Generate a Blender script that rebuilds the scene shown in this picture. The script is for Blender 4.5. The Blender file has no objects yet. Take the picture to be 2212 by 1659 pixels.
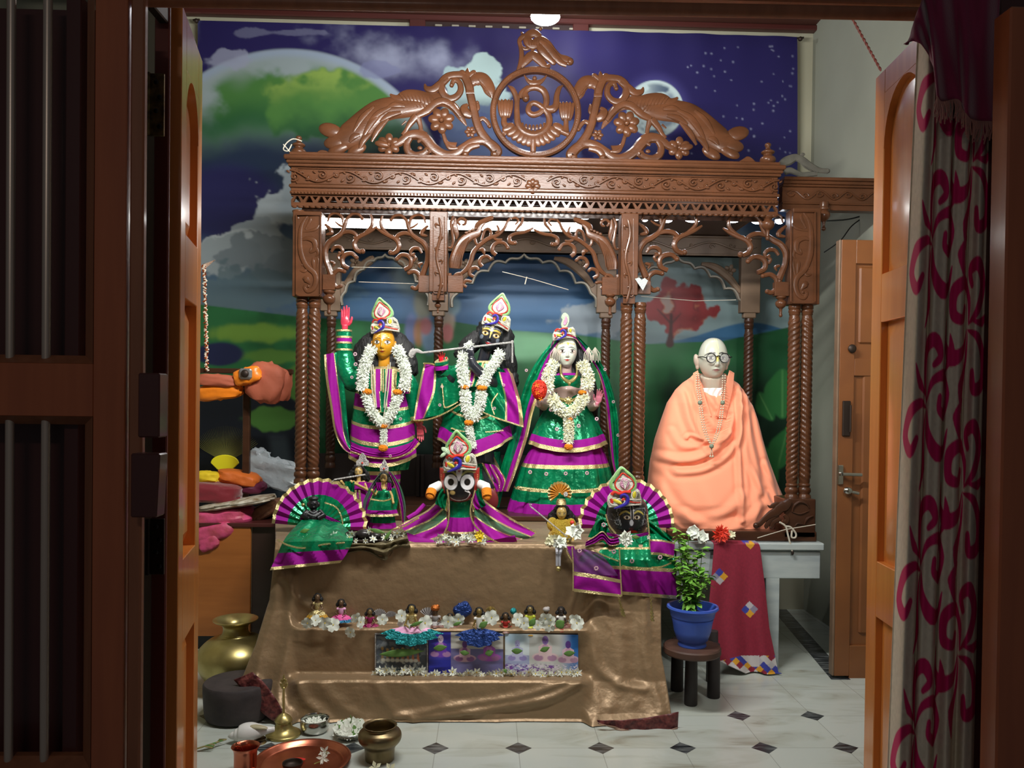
import bpy, math, random
import numpy as np
from mathutils import Vector, Matrix
from math import sin, cos, sqrt, radians as rad
MRot = Matrix.Rotation; Rnd = random.Random; nit = np.interp; lsp = np.linspace; hyp = np.hypot
random.seed(7)
sc = bpy.context.scene
COL = sc.collection
PI = math.pi
# ---------------------------------------------------------------- camera
F_PX, CX, CY = 1750.0, 1106.0, 886.0
CAM = Vector((0, 0, 1.28))
ROT = (MRot(rad(-1.83), 3, 'Z') @ MRot(rad(90 - 0.7), 3, 'X')
  @ MRot(0.0125, 3, 'Z'))
cd = bpy.data.cameras.new('camera'); cam = bpy.data.objects.new('camera', cd); COL.objects.link(cam)
cd.sensor_width = 36; cd.lens = F_PX / 2212 * 36; cd.shift_y = (CY - 829.5) / 2212
cam.matrix_world = Matrix.Translation(CAM) @ ROT.to_4x4()
cd.clip_start = 0.05
sc.camera = cam
# ---------------------------------------------------------------- world, lamps, exposure
w = bpy.data.worlds.new('world'); sc.world = w; w.use_nodes = True
w.node_tree.nodes['Background'].inputs[0].default_value = (0.9, 0.95, 1, 1)
w.node_tree.nodes['Background'].inputs[1].default_value = 0.04
def area(name, loc, rot, sx, sy, power, col=(1, 1, 1)):
 l = bpy.data.lights.new(name, 'AREA'); l.shape = 'RECTANGLE'; l.size = sx; l.size_y = sy
 l.energy = power; l.color = col
 o = bpy.data.objects.new(name, l); COL.objects.link(o); o.location = loc; o.rotation_euler = rot
 return o
def point(name, loc, power, r=.03, col=(1, 1, 1)):
 l = bpy.data.lights.new(name, 'POINT'); l.energy = power; l.shadow_soft_size = r; l.color = col
 o = bpy.data.objects.new(name, l); COL.objects.link(o); o.location = loc
 return o
# assumed tube light, out of view above the doorway on the shrine side
area('assumed_front_tube', (0.0, 2.60, 2.56), (rad(66), 0, 0), 1.2, 0.05, 64, (1, .98, .94))
# added dim fill light, unseen, on the hall side behind the camera
area('added_hall_fill', (-0.55, -0.7, 2.5), (rad(38), 0, rad(-8)), .5, .12, 4.2, (1, .93, .85))
# added fill light inside the room, hidden by curtain, right of the open leaf
area('added_side_fill', (1.30, 2.50, 1.95), (rad(82), 0, rad(36)), .12, .7, 13, (1, .98, .95))
point('ceiling_lamp_light', (0.33, 4.45, 3.42), 26, .05, (.95, .98, 1))
sc.view_settings.view_transform = 'Standard'; sc.view_settings.look = 'None'
sc.view_settings.exposure = 0.22; sc.view_settings.gamma = 1; sc.view_settings.use_curve_mapping = False
sc.cycles.max_bounces = 6
# ---------------------------------------------------------------- helpers
def P(px, py, Y):
 d = ROT @ Vector(((px - CX) / F_PX, -(py - CY) / F_PX, -1.0))
 return CAM + d * (Y / d.y)
def Xp(px, Y, py=870): return P(px, py, Y).x
def Zp(py, Y, px=1150): return P(px, py, Y).z
def Pz(px, py, z):          # pixel ray meets the height z
 d = ROT @ Vector(((px - CX) / F_PX, -(py - CY) / F_PX, -1.0))
 return CAM + d * ((z - CAM.z) / d.z)
def lerp(a, b, t): return a + (b - a) * t
def srgb(r, g=None, b=None, k=1.0):
 if g is None: r, g, b = r
 f = lambda c: ((c / 255) / 12.92 if c <= 10 else ((c / 255 + .055) / 1.055) ** 2.4) * k
 return (f(r), f(g), f(b))
def spl(pts, n=None, closed=False):
 """Catmull-Rom through points (tuples of any length)"""
 p = [np.array(q, float) for q in pts]
 if len(p) < 3 and not closed:
  n = n or 8
  return [p[0] + (p[-1] - p[0]) * i / n for i in range(n + 1)]
 k = n or 6; out = []; N = len(p)
 rng = range(N) if closed else range(N - 1)
 for i in rng:
  if closed: a, b, c, d = p[(i - 1) % N], p[i], p[(i + 1) % N], p[(i + 2) % N]
  else: a, b, c, d = p[max(i - 1, 0)], p[i], p[i + 1], p[min(i + 2, N - 1)]
  for j in range(k):
   t = j / k
   out.append(.5 * ((2 * b) + (c - a) * t + (2 * a - 5 * b + 4 * c - d) * t * t + (-a + 3 * b - 3 * c + d) * t ** 3))
 if not closed: out.append(p[-1])
 return out
def interp(tab, x):
 return float(nit(x, [a[0] for a in tab], [a[1] for a in tab]))
MODE = {}
class MB:
 def __init__(s): s.v = []; s.f = []; s.m = []; s.c = None
 def add(s, vs, fs, mat=0):
  b = len(s.v); s.v += [tuple(map(float, q)) for q in vs]
  s.f += [tuple(b + i for i in q) for q in fs]
  s.m += (list(mat) if isinstance(mat, (list, tuple)) else [mat] * len(fs))
  return s
 def box(s, x0, x1, y0, y1, z0, z1, mat=0, bev=0.0):
  if x0 > x1: x0, x1 = x1, x0
  if y0 > y1: y0, y1 = y1, y0
  if z0 > z1: z0, z1 = z1, z0
  b = min(bev, (x1 - x0) / 2.2, (y1 - y0) / 2.2, (z1 - z0) / 2.2)
  if b <= 0:
   vs = [(x, y, z) for z in (z0, z1) for y in (y0, y1) for x in (x0, x1)]
   return s.add(vs, [(0, 2, 3, 1), (4, 5, 7, 6), (0, 1, 5, 4), (2, 6, 7, 3), (0, 4, 6, 2), (1, 3, 7, 5)], mat)
  vs = []; idx = {}
  for i in (0, 1):
   for j in (0, 1):
    for k in (0, 1):
     X, Y, Z = (x0, x1)[i], (y0, y1)[j], (z0, z1)[k]
     dx, dy, dz = (b, -b)[i], (b, -b)[j], (b, -b)[k]
     idx[i, j, k] = len(vs)
     vs += [(X, Y + dy, Z + dz), (X + dx, Y, Z + dz), (X + dx, Y + dy, Z)]
  q = lambda i, j, k, a: idx[i, j, k] + a
  fs = [tuple(q(i, j, k, 0) for j, k in ((0, 0), (0, 1), (1, 1), (1, 0))) for i in (0, 1)]
  fs += [tuple(q(i, j, k, 1) for i, k in ((0, 0), (0, 1), (1, 1), (1, 0))) for j in (0, 1)]
  fs += [tuple(q(i, j, k, 2) for i, j in ((0, 0), (0, 1), (1, 1), (1, 0))) for k in (0, 1)]
  for j in (0, 1):
   for k in (0, 1): fs.append((q(0, j, k, 1), q(1, j, k, 1), q(1, j, k, 2), q(0, j, k, 2)))
  for i in (0, 1):
   for k in (0, 1): fs.append((q(i, 0, k, 0), q(i, 1, k, 0), q(i, 1, k, 2), q(i, 0, k, 2)))
  for i in (0, 1):
   for j in (0, 1): fs.append((q(i, j, 0, 0), q(i, j, 1, 0), q(i, j, 1, 1), q(i, j, 0, 1)))
  for i in (0, 1):
   for j in (0, 1):
    for k in (0, 1): fs.append((q(i, j, k, 0), q(i, j, k, 1), q(i, j, k, 2)))
  return s.add(vs, fs, mat)
 def rings(s, rings, mat=0, caps=True, closed=True, loop=False):
  n = len(rings[0]); vs = [p for r in rings for p in r]; fs = []; ms = []
  R = len(rings)
  for i in range(R if loop else R - 1):
   for j in range(n if closed else n - 1):
    a, b = i * n + j, i * n + (j + 1) % n; c = (i + 1) % R
    fs.append((a, b, c * n + (j + 1) % n, c * n + j))
    ms.append(mat(i, j) if callable(mat) else mat)
  if caps and closed and not loop:
   m = mat(0, 0) if callable(mat) else mat
   fs += [tuple(range(n))[::-1], tuple((R - 1) * n + j for j in range(n))]; ms += [m, m if not callable(mat) else mat(R - 2, 0)]
  return s.add(vs, fs, ms)
 def tube(s, pts, r, n=8, mat=0, caps=True, sm=0, flat=None):
  """round tube along a 3D path; r number or list; flat: scale of the section along world Y"""
  if sm:
   if isinstance(r, (list, tuple)): q = spl([tuple(p) + (rr,) for p, rr in zip(pts, r)], sm); pts = [p[:3] for p in q]; r = [max(p[3], 1e-4) for p in q]
   else: pts = spl([tuple(p) for p in pts], sm)
  pts = [Vector(p[:3]) for p in pts]; N = len(pts)
  if not isinstance(r, (list, tuple)): r = [r] * N
  if len(r) != N: r = list(nit(lsp(0, 1, N), lsp(0, 1, len(r)), r))
  rings = []; nrm = None
  for i, p in enumerate(pts):
   t = (pts[min(i + 1, N - 1)] - pts[max(i - 1, 0)])
   if t.length < 1e-9: t = Vector((0, 0, 1))
   t.normalize()
   if flat is not None:
    b = Vector((0, 1, 0)); nn = t.cross(b)
    if nn.length < 1e-6: nn = Vector((1, 0, 0))
    nn.normalize()
    rings.append([p + nn * (cos(a) * r[i]) + b * (sin(a) * r[i] * flat) for a in [2 * PI * k / n for k in range(n)]])
    continue
   if nrm is None:
    nrm = t.orthogonal().normalized()
   else:
    nrm = nrm - t * nrm.dot(t)
    nrm = nrm.normalized() if nrm.length > 1e-6 else t.orthogonal().normalized()
   b = t.cross(nrm)
   rings.append([p + nrm * (cos(a) * r[i]) + b * (sin(a) * r[i]) for a in [2 * PI * k / n for k in range(n)]])
  return s.rings(rings, mat, caps)
 def lathe(s, prof, c=(0, 0, 0), n=24, mat=0, sx=1, sy=1, sm=0, caps=True):
  if sm: prof = spl(prof, sm)
  rings = [[(c[0] + max(p[0], 1e-5) * sx * cos(a), c[1] + max(p[0], 1e-5) * sy * sin(a), c[2] + p[1])
     for a in [2 * PI * k / n for k in range(n)]] for p in prof]
  return s.rings(rings, mat, caps)
 def sheet(s, fn, nu, nv, mat=0, cu=False):
  """fn(u,v)->xyz ; mat int or fn(u,v)"""
  vs = [fn(i / nu, j / nv) for j in range(nv + 1) for i in range(nu if cu else nu + 1)]
  W = nu if cu else nu + 1; fs = []; ms = []
  for j in range(nv):
   for i in range(nu):
    k = (i + 1) % W if cu else i + 1
    fs.append((j * W + i, j * W + k, (j + 1) * W + k, (j + 1) * W + i))
    ms.append(mat((i + .5) / nu, (j + .5) / nv) if callable(mat) else mat)
  return s.add(vs, fs, ms)
 def ell(s, c, r, nu=16, nv=10, mat=0, rot=None, disp=None):
  if not isinstance(r, (list, tuple)): r = (r, r, r)
  c = Vector(c); rings = []
  for j in range(1, nv):
   th = PI * j / nv; ring = []
   for i in range(nu):
    a = 2 * PI * i / nu
    d = Vector((sin(th) * cos(a), sin(th) * sin(a), cos(th)))
    k = disp(d) if disp else 1
    q = Vector((d.x * r[0], d.y * r[1], d.z * r[2])) * k
    if rot is not None: q = rot @ q
    ring.append(c + q)
   rings.append(ring)
  top = Vector((0, 0, r[2])); bot = Vector((0, 0, -r[2]))
  if rot is not None: top = rot @ top; bot = rot @ bot
  vs = [p for rg in rings for p in rg] + [c + top, c + bot]; fs = []
  for j in range(nv - 2):
   for i in range(nu):
    k = (i + 1) % nu
    fs.append((j * nu + i, (j + 1) * nu + i, (j + 1) * nu + k, j * nu + k))
  T = (nv - 1) * nu
  for i in range(nu):
   k = (i + 1) % nu
   fs.append((T, i, k)); fs.append((T + 1, (nv - 2) * nu + k, (nv - 2) * nu + i))
  return s.add(vs, fs, mat)
 def prism(s, poly, y0, y1, mat=0, bev=0.0):
  """polygon [(x,z)] extruded from y0 (front) to y1; bev: chamfer on the front edge"""
  pts = [(p[0], p[1]) for p in poly]; n = len(pts)
  ar = sum(pts[i][0] * pts[(i + 1) % n][1] - pts[(i + 1) % n][0] * pts[i][1] for i in range(n))
  if ar < 0: pts = pts[::-1]
  vs = []
  if bev > 0:
   ins = []
   for i in range(n):
    a, b, c = np.array(pts[i - 1]), np.array(pts[i]), np.array(pts[(i + 1) % n])
    d1 = b - a; d2 = c - b; l1 = hyp(*d1) + 1e-9; l2 = hyp(*d2) + 1e-9
    nn = np.array((-d1[1], d1[0])) / l1 + np.array((-d2[1], d2[0])) / l2
    L = hyp(*nn); nn = nn / (L + 1e-9); ins.append(tuple(b + nn * bev))
   vs = [(p[0], y0, p[1]) for p in ins] + [(p[0], y0 + bev, p[1]) for p in pts] + [(p[0], y1, p[1]) for p in pts]
   fs = [tuple(range(n))] + [(i, i + n, (i + 1) % n + n, (i + 1) % n) for i in range(n)]
   fs += [(i + n, i + 2 * n, (i + 1) % n + 2 * n, (i + 1) % n + n) for i in range(n)] + [tuple(range(2 * n, 3 * n))[::-1]]
  else:
   vs = [(p[0], y0, p[1]) for p in pts] + [(p[0], y1, p[1]) for p in pts]
   fs = [tuple(range(n)), tuple(range(n, 2 * n))[::-1]] + [(i, i + n, (i + 1) % n + n, (i + 1) % n) for i in range(n)]
  return s.add(vs, fs, mat)
 def xf(s, M, start=0):
  for i in range(start, len(s.v)): s.v[i] = tuple(M @ Vector(s.v[i]))
  return s
 def fold(s, o, M=None):
  b = len(s.v); s.v += [tuple(M @ Vector(q)) if M else q for q in o.v]
  s.f += [tuple(b + i for i in q) for q in o.f]; s.m += o.m
  return s
ORG = {}
def org(o):
 return ORG.get(o.name, Vector((0, 0, 0)))
def link(name, me, parent, o0):
 o = bpy.data.objects.new(name, me); COL.objects.link(o)
 if parent is not None:
  o.parent = parent; ORG[o.name] = org(parent)
 else:
  o.location = o0; ORG[o.name] = Vector(o0)
 return o
def obj(name, mb, mats, parent=None, smooth=True, at=None, col=None, label=None, auto=35):
 if not isinstance(mats, (list, tuple)): mats = [mats]
 v = np.array(mb.v, dtype=np.float64).reshape(-1, 3)
 if parent is not None: o0 = org(parent)
 elif at is not None: o0 = Vector(at)
 else:
  lo, hi = v.min(0), v.max(0); o0 = Vector(((lo[0] + hi[0]) / 2, (lo[1] + hi[1]) / 2, lo[2]))
 me = bpy.data.meshes.new(name)
 v = v - np.array(o0)
 me.from_pydata(v.tolist(), [], mb.f)
 for m in mats: me.materials.append(m)
 if len(mats) > 1: me.polygons.foreach_set('material_index', mb.m)
 if smooth:
  me.polygons.foreach_set('use_smooth', [True] * len(me.polygons))
  if auto and hasattr(me, 'set_sharp_from_angle'): me.set_sharp_from_angle(angle=rad(auto))
 if col is not None: setcol(me, col)
 me.update()
 o = link(name, me, parent, o0)
 if label: o['label'] = label
 return o
def setcol(me, col):
 col = np.asarray(col, dtype=np.float32)
 if col.shape[1] == 3: col = np.hstack([col, np.ones((len(col), 1), np.float32)])
 a = me.color_attributes.new('paint', 'FLOAT_COLOR', 'POINT'); a.data.foreach_set('color', col.ravel())
def thing(name, label, cat, loc, group=None, kind=None):
 o = bpy.data.objects.new(name, None); COL.objects.link(o); o.location = loc; o.empty_display_size = .05
 ORG[o.name] = Vector(loc)
 return tag(o, label, cat, group, kind)
def tag(o, label=None, cat=None, group=None, kind=None):
 if label: o['label'] = label
 if cat: o['category'] = cat
 if group: o['group'] = group
 if kind: o['kind'] = kind
 return o
def struct(name, mb, mats, parent=None, **k):
 o = obj(name, mb, mats, parent, **k)
 if parent is None: o['kind'] = 'structure'
 return o
def kids(o): return [c for c in ALLKIDS.get(o.name, [])]
def dup(root, loc, rotz=0, scale=1, label=None, group=None, rot=None):
 def cp(o, par):
  c = o.copy(); COL.objects.link(c)
  if par is not None: c.parent = par
  for ch in o.children: cp(ch, c)
  return c
 r = cp(root, None); r.location = loc; r.rotation_euler = rot or (0, 0, rotz)
 r.scale = (scale, scale, scale)
 if label: r['label'] = label
 if group: r['group'] = group
 return r
def remesh(mb, voxel, sm=2):
 me = bpy.data.meshes.new('tmp'); me.from_pydata([tuple(q) for q in mb.v], [], mb.f)
 o = bpy.data.objects.new('tmp', me); COL.objects.link(o)
 m = o.modifiers.new('r', 'REMESH'); m.mode = 'VOXEL'; m.voxel_size = voxel
 if sm:
  q = o.modifiers.new('s', 'SMOOTH'); q.factor = .5; q.iterations = sm
 dg = bpy.context.evaluated_depsgraph_get(); dg.update()
 e = o.evaluated_get(dg).to_mesh()
 n = len(e.vertices); a = np.empty(n * 3); e.vertices.foreach_get('co', a)
 out = MB(); out.v = [tuple(r) for r in a.reshape(-1, 3)]
 out.f = [tuple(p.vertices) for p in e.polygons]; out.m = [0] * len(out.f)
 bpy.data.objects.remove(o); bpy.data.meshes.remove(me)
 return out
# ---------------------------------------------------------------- materials
def mat(name, col=(.5, .5, .5), rough=.5, metal=0, spec=.5, coat=0, noise=None, bump=0, bscale=30, emit=None, estr=0,
  alpha=1, trans=0, sheen=0, attr=False, stretch=(1, 1, 1), col2=None, crough=.08, detail=3, wave=None, sss=0):
 m = bpy.data.materials.new(name); m.use_nodes = True; nt = m.node_tree; N = nt.nodes; L = nt.links
 b = N['Principled BSDF']
 b.inputs['Base Color'].default_value = (*col, 1); b.inputs['Roughness'].default_value = rough
 b.inputs['Metallic'].default_value = metal; b.inputs['Specular IOR Level'].default_value = spec
 b.inputs['Coat Weight'].default_value = coat; b.inputs['Coat Roughness'].default_value = crough
 b.inputs['Transmission Weight'].default_value = trans; b.inputs['Alpha'].default_value = alpha
 b.inputs['Sheen Weight'].default_value = sheen
 if sss: b.inputs['Subsurface Weight'].default_value = sss; b.inputs['Subsurface Scale'].default_value = .01
 if emit: b.inputs['Emission Color'].default_value = (*emit, 1); b.inputs['Emission Strength'].default_value = estr
 tc = N.new('ShaderNodeTexCoord'); mp = N.new('ShaderNodeMapping'); L.new(tc.outputs['Object'], mp.inputs[0])
 mp.inputs['Scale'].default_value = stretch
 if attr:
  a = N.new('ShaderNodeAttribute'); a.attribute_name = 'paint'; L.new(a.outputs['Color'], b.inputs['Base Color'])
 if col2 is not None:
  n = N.new('ShaderNodeTexNoise'); n.inputs['Scale'].default_value = noise or 8; n.inputs['Detail'].default_value = detail
  L.new(mp.outputs[0], n.inputs['Vector'])
  r = N.new('ShaderNodeValToRGB'); r.color_ramp.elements[0].position = .32; r.color_ramp.elements[1].position = .68
  r.color_ramp.elements[0].color = (*col, 1); r.color_ramp.elements[1].color = (*col2, 1)
  L.new(n.outputs['Fac'], r.inputs[0]); L.new(r.outputs[0], b.inputs['Base Color'])
 if bump:
  n = N.new('ShaderNodeTexNoise'); n.inputs['Scale'].default_value = bscale; n.inputs['Detail'].default_value = detail
  L.new(mp.outputs[0], n.inputs['Vector'])
  bp = N.new('ShaderNodeBump'); bp.inputs['Strength'].default_value = bump; bp.inputs['Distance'].default_value = .01
  L.new(n.outputs['Fac'], bp.inputs['Height']); L.new(bp.outputs[0], b.inputs['Normal'])
 return m
C = srgb
M = {}
M['wood'] = mat('carved_wood', C(72, 44, 27), .30, coat=.12, col2=C(88, 54, 34), noise=6, stretch=(1, 1, 3), bump=.08, bscale=60, crough=.1, spec=.26)
M['wood_dark'] = mat('dark_carved_wood', C(58, 34, 22), .34, coat=.15, spec=.35, col2=C(70, 43, 28), noise=6, stretch=(1, 1, 3), crough=.12)
M['wood_grey'] = mat('weathered_carved_wood', C(104, 84, 66), .5, col2=C(122, 100, 80), noise=8)
M['lit_edge'] = mat('lit_edge_wood', C(130, 124, 112), .6)  # pale tone paints the light caught by the rear arch edges
M['dusty'] = mat('dusty_grey_carving', C(70, 68, 61), .9, col2=C(84, 82, 73), noise=20)
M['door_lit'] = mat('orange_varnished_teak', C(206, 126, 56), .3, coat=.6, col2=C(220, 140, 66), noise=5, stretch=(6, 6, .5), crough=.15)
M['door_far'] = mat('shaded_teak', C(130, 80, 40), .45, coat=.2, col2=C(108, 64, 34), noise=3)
M['folded'] = mat('dark_red_leaf', C(112, 48, 36), .5, coat=.1)
M['door_edge'] = mat('door_edge_wood', C(150, 96, 60), .4, coat=.3, col2=C(168, 108, 66), noise=5, stretch=(6, 6, .5))
M['door_dark'] = mat('red_brown_varnished_wood', C(158, 82, 48), .34, coat=.35, col2=C(172, 92, 54), noise=5, stretch=(6, 6, .5), crough=.15)
M['jamb'] = mat('brown_jamb_wood', C(132, 78, 50), .5, coat=.12, col2=C(148, 90, 60), noise=6, stretch=(6, 6, .5))
M['maroon_wood'] = mat('maroon_painted_wood', C(72, 30, 26), .45, coat=.2)
M['steel_bar'] = mat('brushed_steel_bar', C(190, 172, 158), .36, metal=.6)
M['iron'] = mat('old_iron', C(60, 50, 44), .5, metal=.7)
M['brass_old'] = mat('tarnished_brass', C(150, 130, 80), .45, metal=.7, col2=C(60, 45, 38), noise=40)
M['wall'] = mat('cream_wall_paint', C(166, 164, 142), .85, col2=C(176, 174, 152), noise=2)
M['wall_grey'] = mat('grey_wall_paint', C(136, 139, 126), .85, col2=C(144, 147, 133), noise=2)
M['ceiling'] = mat('brown_ceiling_boards', C(86, 50, 40), .6)
M['green'] = mat('green_satin', C(2, 112, 72), .26, metal=.4, bump=.7, bscale=30, col2=C(10, 146, 96), noise=14, detail=2)
M['green_thin'] = mat('sheer_green_net', C(6, 84, 50), .5, sheen=.3, alpha=.8, col2=C(20, 104, 66), noise=30)
M['magenta'] = mat('magenta_cloth', C(146, 8, 138), .7, spec=.25, bump=.25, bscale=30)
M['gold'] = mat('gold_lace_trim', C(222, 206, 150), .28, metal=.75, bump=.5, bscale=220)
M['orange'] = mat('marigold_orange', C(240, 140, 10), .7, bump=.8, bscale=300)
M['petal'] = mat('white_petals', C(232, 238, 226), .6, sss=0)
M['petal_warm'] = mat('ivory_petals', C(234, 232, 196), .6)
M['leaf'] = mat('green_leaf', C(84, 124, 56), .55, col2=C(104, 146, 74), noise=30)
M['black_hair'] = mat('black_wig_hair', C(16, 16, 18), .6, bump=.6, bscale=120, stretch=(1, 1, .2))
M['brass'] = mat('polished_brass', C(200, 186, 126), .34, metal=.85, col2=C(166, 150, 92), noise=9)
M['brass_idol'] = mat('brass_figure', C(176, 150, 84), .3, metal=.9)
M['copper'] = mat('copper', C(206, 126, 100), .28, metal=1, col2=C(180, 100, 76), noise=12)
M['bronze'] = mat('dull_bronze', C(140, 124, 92), .36, metal=.95, col2=C(120, 104, 76), noise=16)
M['steel'] = mat('stainless_steel', C(190, 190, 185), .2, metal=1)
M['silver'] = mat('silver_filigree', C(215, 213, 210), .35, metal=.55, bump=1, bscale=300)
M['paint'] = mat('painted_surface', attr=True, rough=.4, coat=.3)
M['paint_matte'] = mat('printed_cloth', attr=True, rough=.8)
M['vinyl'] = mat('printed_vinyl', attr=True, rough=.42, spec=.3)
M['gloss_paint'] = mat('glossy_enamel_skin', attr=True, rough=.28, coat=.5)
M['robe'] = mat('peach_robe', C(250, 158, 122), .85, sheen=.2, bump=.08, bscale=150)
M['white'] = mat('white_paint', C(236, 236, 230), .5)
M['black'] = mat('black_enamel', C(14, 14, 16), .3)
M['blackstone'] = mat('black_stone', C(26, 26, 30), .35)
M['red'] = mat('red_bead_work', C(214, 60, 46), .4)
M['pink_gem'] = mat('pink_stone_work', C(220, 160, 190), .3, metal=.3, bump=.8, bscale=200)
M['blue'] = mat('blue_bead_work', C(48, 36, 150), .4)
M['yellow_gem'] = mat('yellow_bead_work', C(214, 200, 60), .4)
M['mint'] = mat('mint_bead_work', C(206, 236, 196), .45, bump=1, bscale=260)
M['crown_white'] = mat('white_bead_work', C(240, 238, 222), .45, bump=.8, bscale=300)
M['cord'] = mat('white_cord', C(190, 184, 168), .8)
M['marble'] = mat('grey_marble', C(176, 186, 184), .35, col2=C(156, 166, 168), noise=5, stretch=(1, 1, 6))
M['brown_cloth'] = mat('brown_gold_tissue_cloth', C(142, 117, 86), .42, metal=.35, bump=.6, bscale=18, col2=C(146, 121, 89), noise=5, sheen=.15)
# ================================================================ canvas painting (printed artwork)
def fbm(H, W, s, octv=4, seed=0, asp=1.0):
 r = np.random.RandomState(seed); out = np.zeros((H, W)); amp = 1; tot = 0
 for o in range(octv):
  gh, gw = int(s * 2 ** o * asp) + 2, int(s * 2 ** o) + 2
  g = r.rand(gh + 1, gw + 1)
  y = lsp(0, gh - 1.001, H); x = lsp(0, gw - 1.001, W)
  yi, xi = y.astype(int), x.astype(int); fy, fx = y - yi, x - xi
  fy = fy * fy * (3 - 2 * fy); fx = fx * fx * (3 - 2 * fx); fy = fy[:, None]; fx = fx[None, :]
  a = g[yi][:, xi] * (1 - fy) * (1 - fx) + g[yi][:, xi + 1] * (1 - fy) * fx + g[yi + 1][:, xi] * fy * (1 - fx) + g[yi + 1][:, xi + 1] * fy * fx
  out += a * amp; tot += amp; amp *= .5
 return out / tot
def ss(x, a, b):
 t = np.clip((x - a) / (b - a), 0, 1); return t * t * (3 - 2 * t)
class Canvas:
 def __init__(s, x0, x1, y0, y1, W, H, col=(128, 128, 128)):
  s.W, s.H = W, H; s.X, s.Y = np.meshgrid(lsp(x0, x1, W), lsp(y0, y1, H))
  s.c = np.zeros((H, W, 3)) + np.array(srgb(col)); s.px = (x1 - x0) / W
 def mix(s, mask, col, lin=False):
  col = np.array(col if lin else srgb(col)); m = np.clip(mask, 0, 1)[..., None]
  s.c = s.c * (1 - m) + col * m
 def ell(s, cx, cy, rx, ry, col, soft=.08, rot=0, warp=None, k=1):
  dx, dy = s.X - cx, s.Y - cy; c_, s_ = cos(rot), sin(rot)
  r = hyp((dx * c_ + dy * s_) / rx, (-dx * s_ + dy * c_) / ry)
  if warp is not None: r = r + warp
  s.mix(k * (1 - ss(r, 1 - soft, 1 + soft)), col)
 def poly(s, pts, col, soft=None, warp=None):
  X = s.X if warp is None else s.X + warp[0]; Y = s.Y if warp is None else s.Y + warp[1]
  ins = np.zeros_like(s.X, bool); n = len(pts)
  for i in range(n):
   x1, y1 = pts[i][:2]; x2, y2 = pts[(i + 1) % n][:2]
   if y1 == y2: continue
   c = ((y1 > Y) != (y2 > Y)) & (X < (x2 - x1) * (Y - y1) / (y2 - y1) + x1)
   ins ^= c
  s.mix(ins.astype(float) * (soft or 1), col)
 def stroke(s, pts, r, col, k=1, sm=5, soft=None):
  if sm: pts = spl(pts, sm)
  n = len(pts); r = list(nit(lsp(0, 1, n), lsp(0, 1, len(r)), r)) if isinstance(r, (list, tuple)) else [r] * n
  d = np.full_like(s.X, 1e9)
  xs = [p[0] for p in pts]; ys = [p[1] for p in pts]; mr = max(r) * 1.3 + 2 * s.px
  gx, gy = s.X[0], s.Y[:, 0]
  i0, i1 = np.searchsorted(gx, min(xs) - mr), np.searchsorted(gx, max(xs) + mr)
  j0, j1 = np.searchsorted(gy, min(ys) - mr), np.searchsorted(gy, max(ys) + mr)
  if i1 <= i0 or j1 <= j0: return
  X, Y = s.X[j0:j1, i0:i1], s.Y[j0:j1, i0:i1]; best = np.full_like(X, 1e9)
  for a in range(n - 1):
   x1, y1, x2, y2 = pts[a][0], pts[a][1], pts[a + 1][0], pts[a + 1][1]
   L = (x2 - x1) ** 2 + (y2 - y1) ** 2 + 1e-9
   t = np.clip(((X - x1) * (x2 - x1) + (Y - y1) * (y2 - y1)) / L, 0, 1)
   dd = hyp(X - x1 - t * (x2 - x1), Y - y1 - t * (y2 - y1)) - (r[a] + (r[a + 1] - r[a]) * t)
   best = np.minimum(best, dd)
  e = soft or s.px
  m = (1 - ss(best, -e, e)) * k
  sub = s.c[j0:j1, i0:i1]; s.c[j0:j1, i0:i1] = sub * (1 - m[..., None]) + np.array(srgb(col)) * m[..., None]
 def grid(s, fn):
  """fn(U,V arrays 0..1)-> (x,y,z) arrays ; returns MB-like numpy mesh"""
  U, V = np.meshgrid(lsp(0, 1, s.W), lsp(0, 1, s.H))
  x, y, z = fn(U, V); v = np.stack([x, y, z], -1).reshape(-1, 3)
  i = np.arange((s.H - 1) * (s.W - 1)); r = i // (s.W - 1); c = i % (s.W - 1); a = r * s.W + c
  f = np.stack([a, a + s.W, a + s.W + 1, a + 1], -1)
  m = MB(); m.v = v; m.f = f.tolist(); m.m = [0] * len(f); return m, s.c.reshape(-1, 3)
def npP(px, py, Y):
 """vectorised P"""
 R = np.array(ROT); dx = (px - CX) / F_PX; dy = -(py - CY) / F_PX
 d = [R[k, 0] * dx + R[k, 1] * dy - R[k, 2] for k in range(3)]
 t = Y / d[1]
 return d[0] * t + CAM.x, Y + 0 * px, d[2] * t + CAM.z
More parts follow.
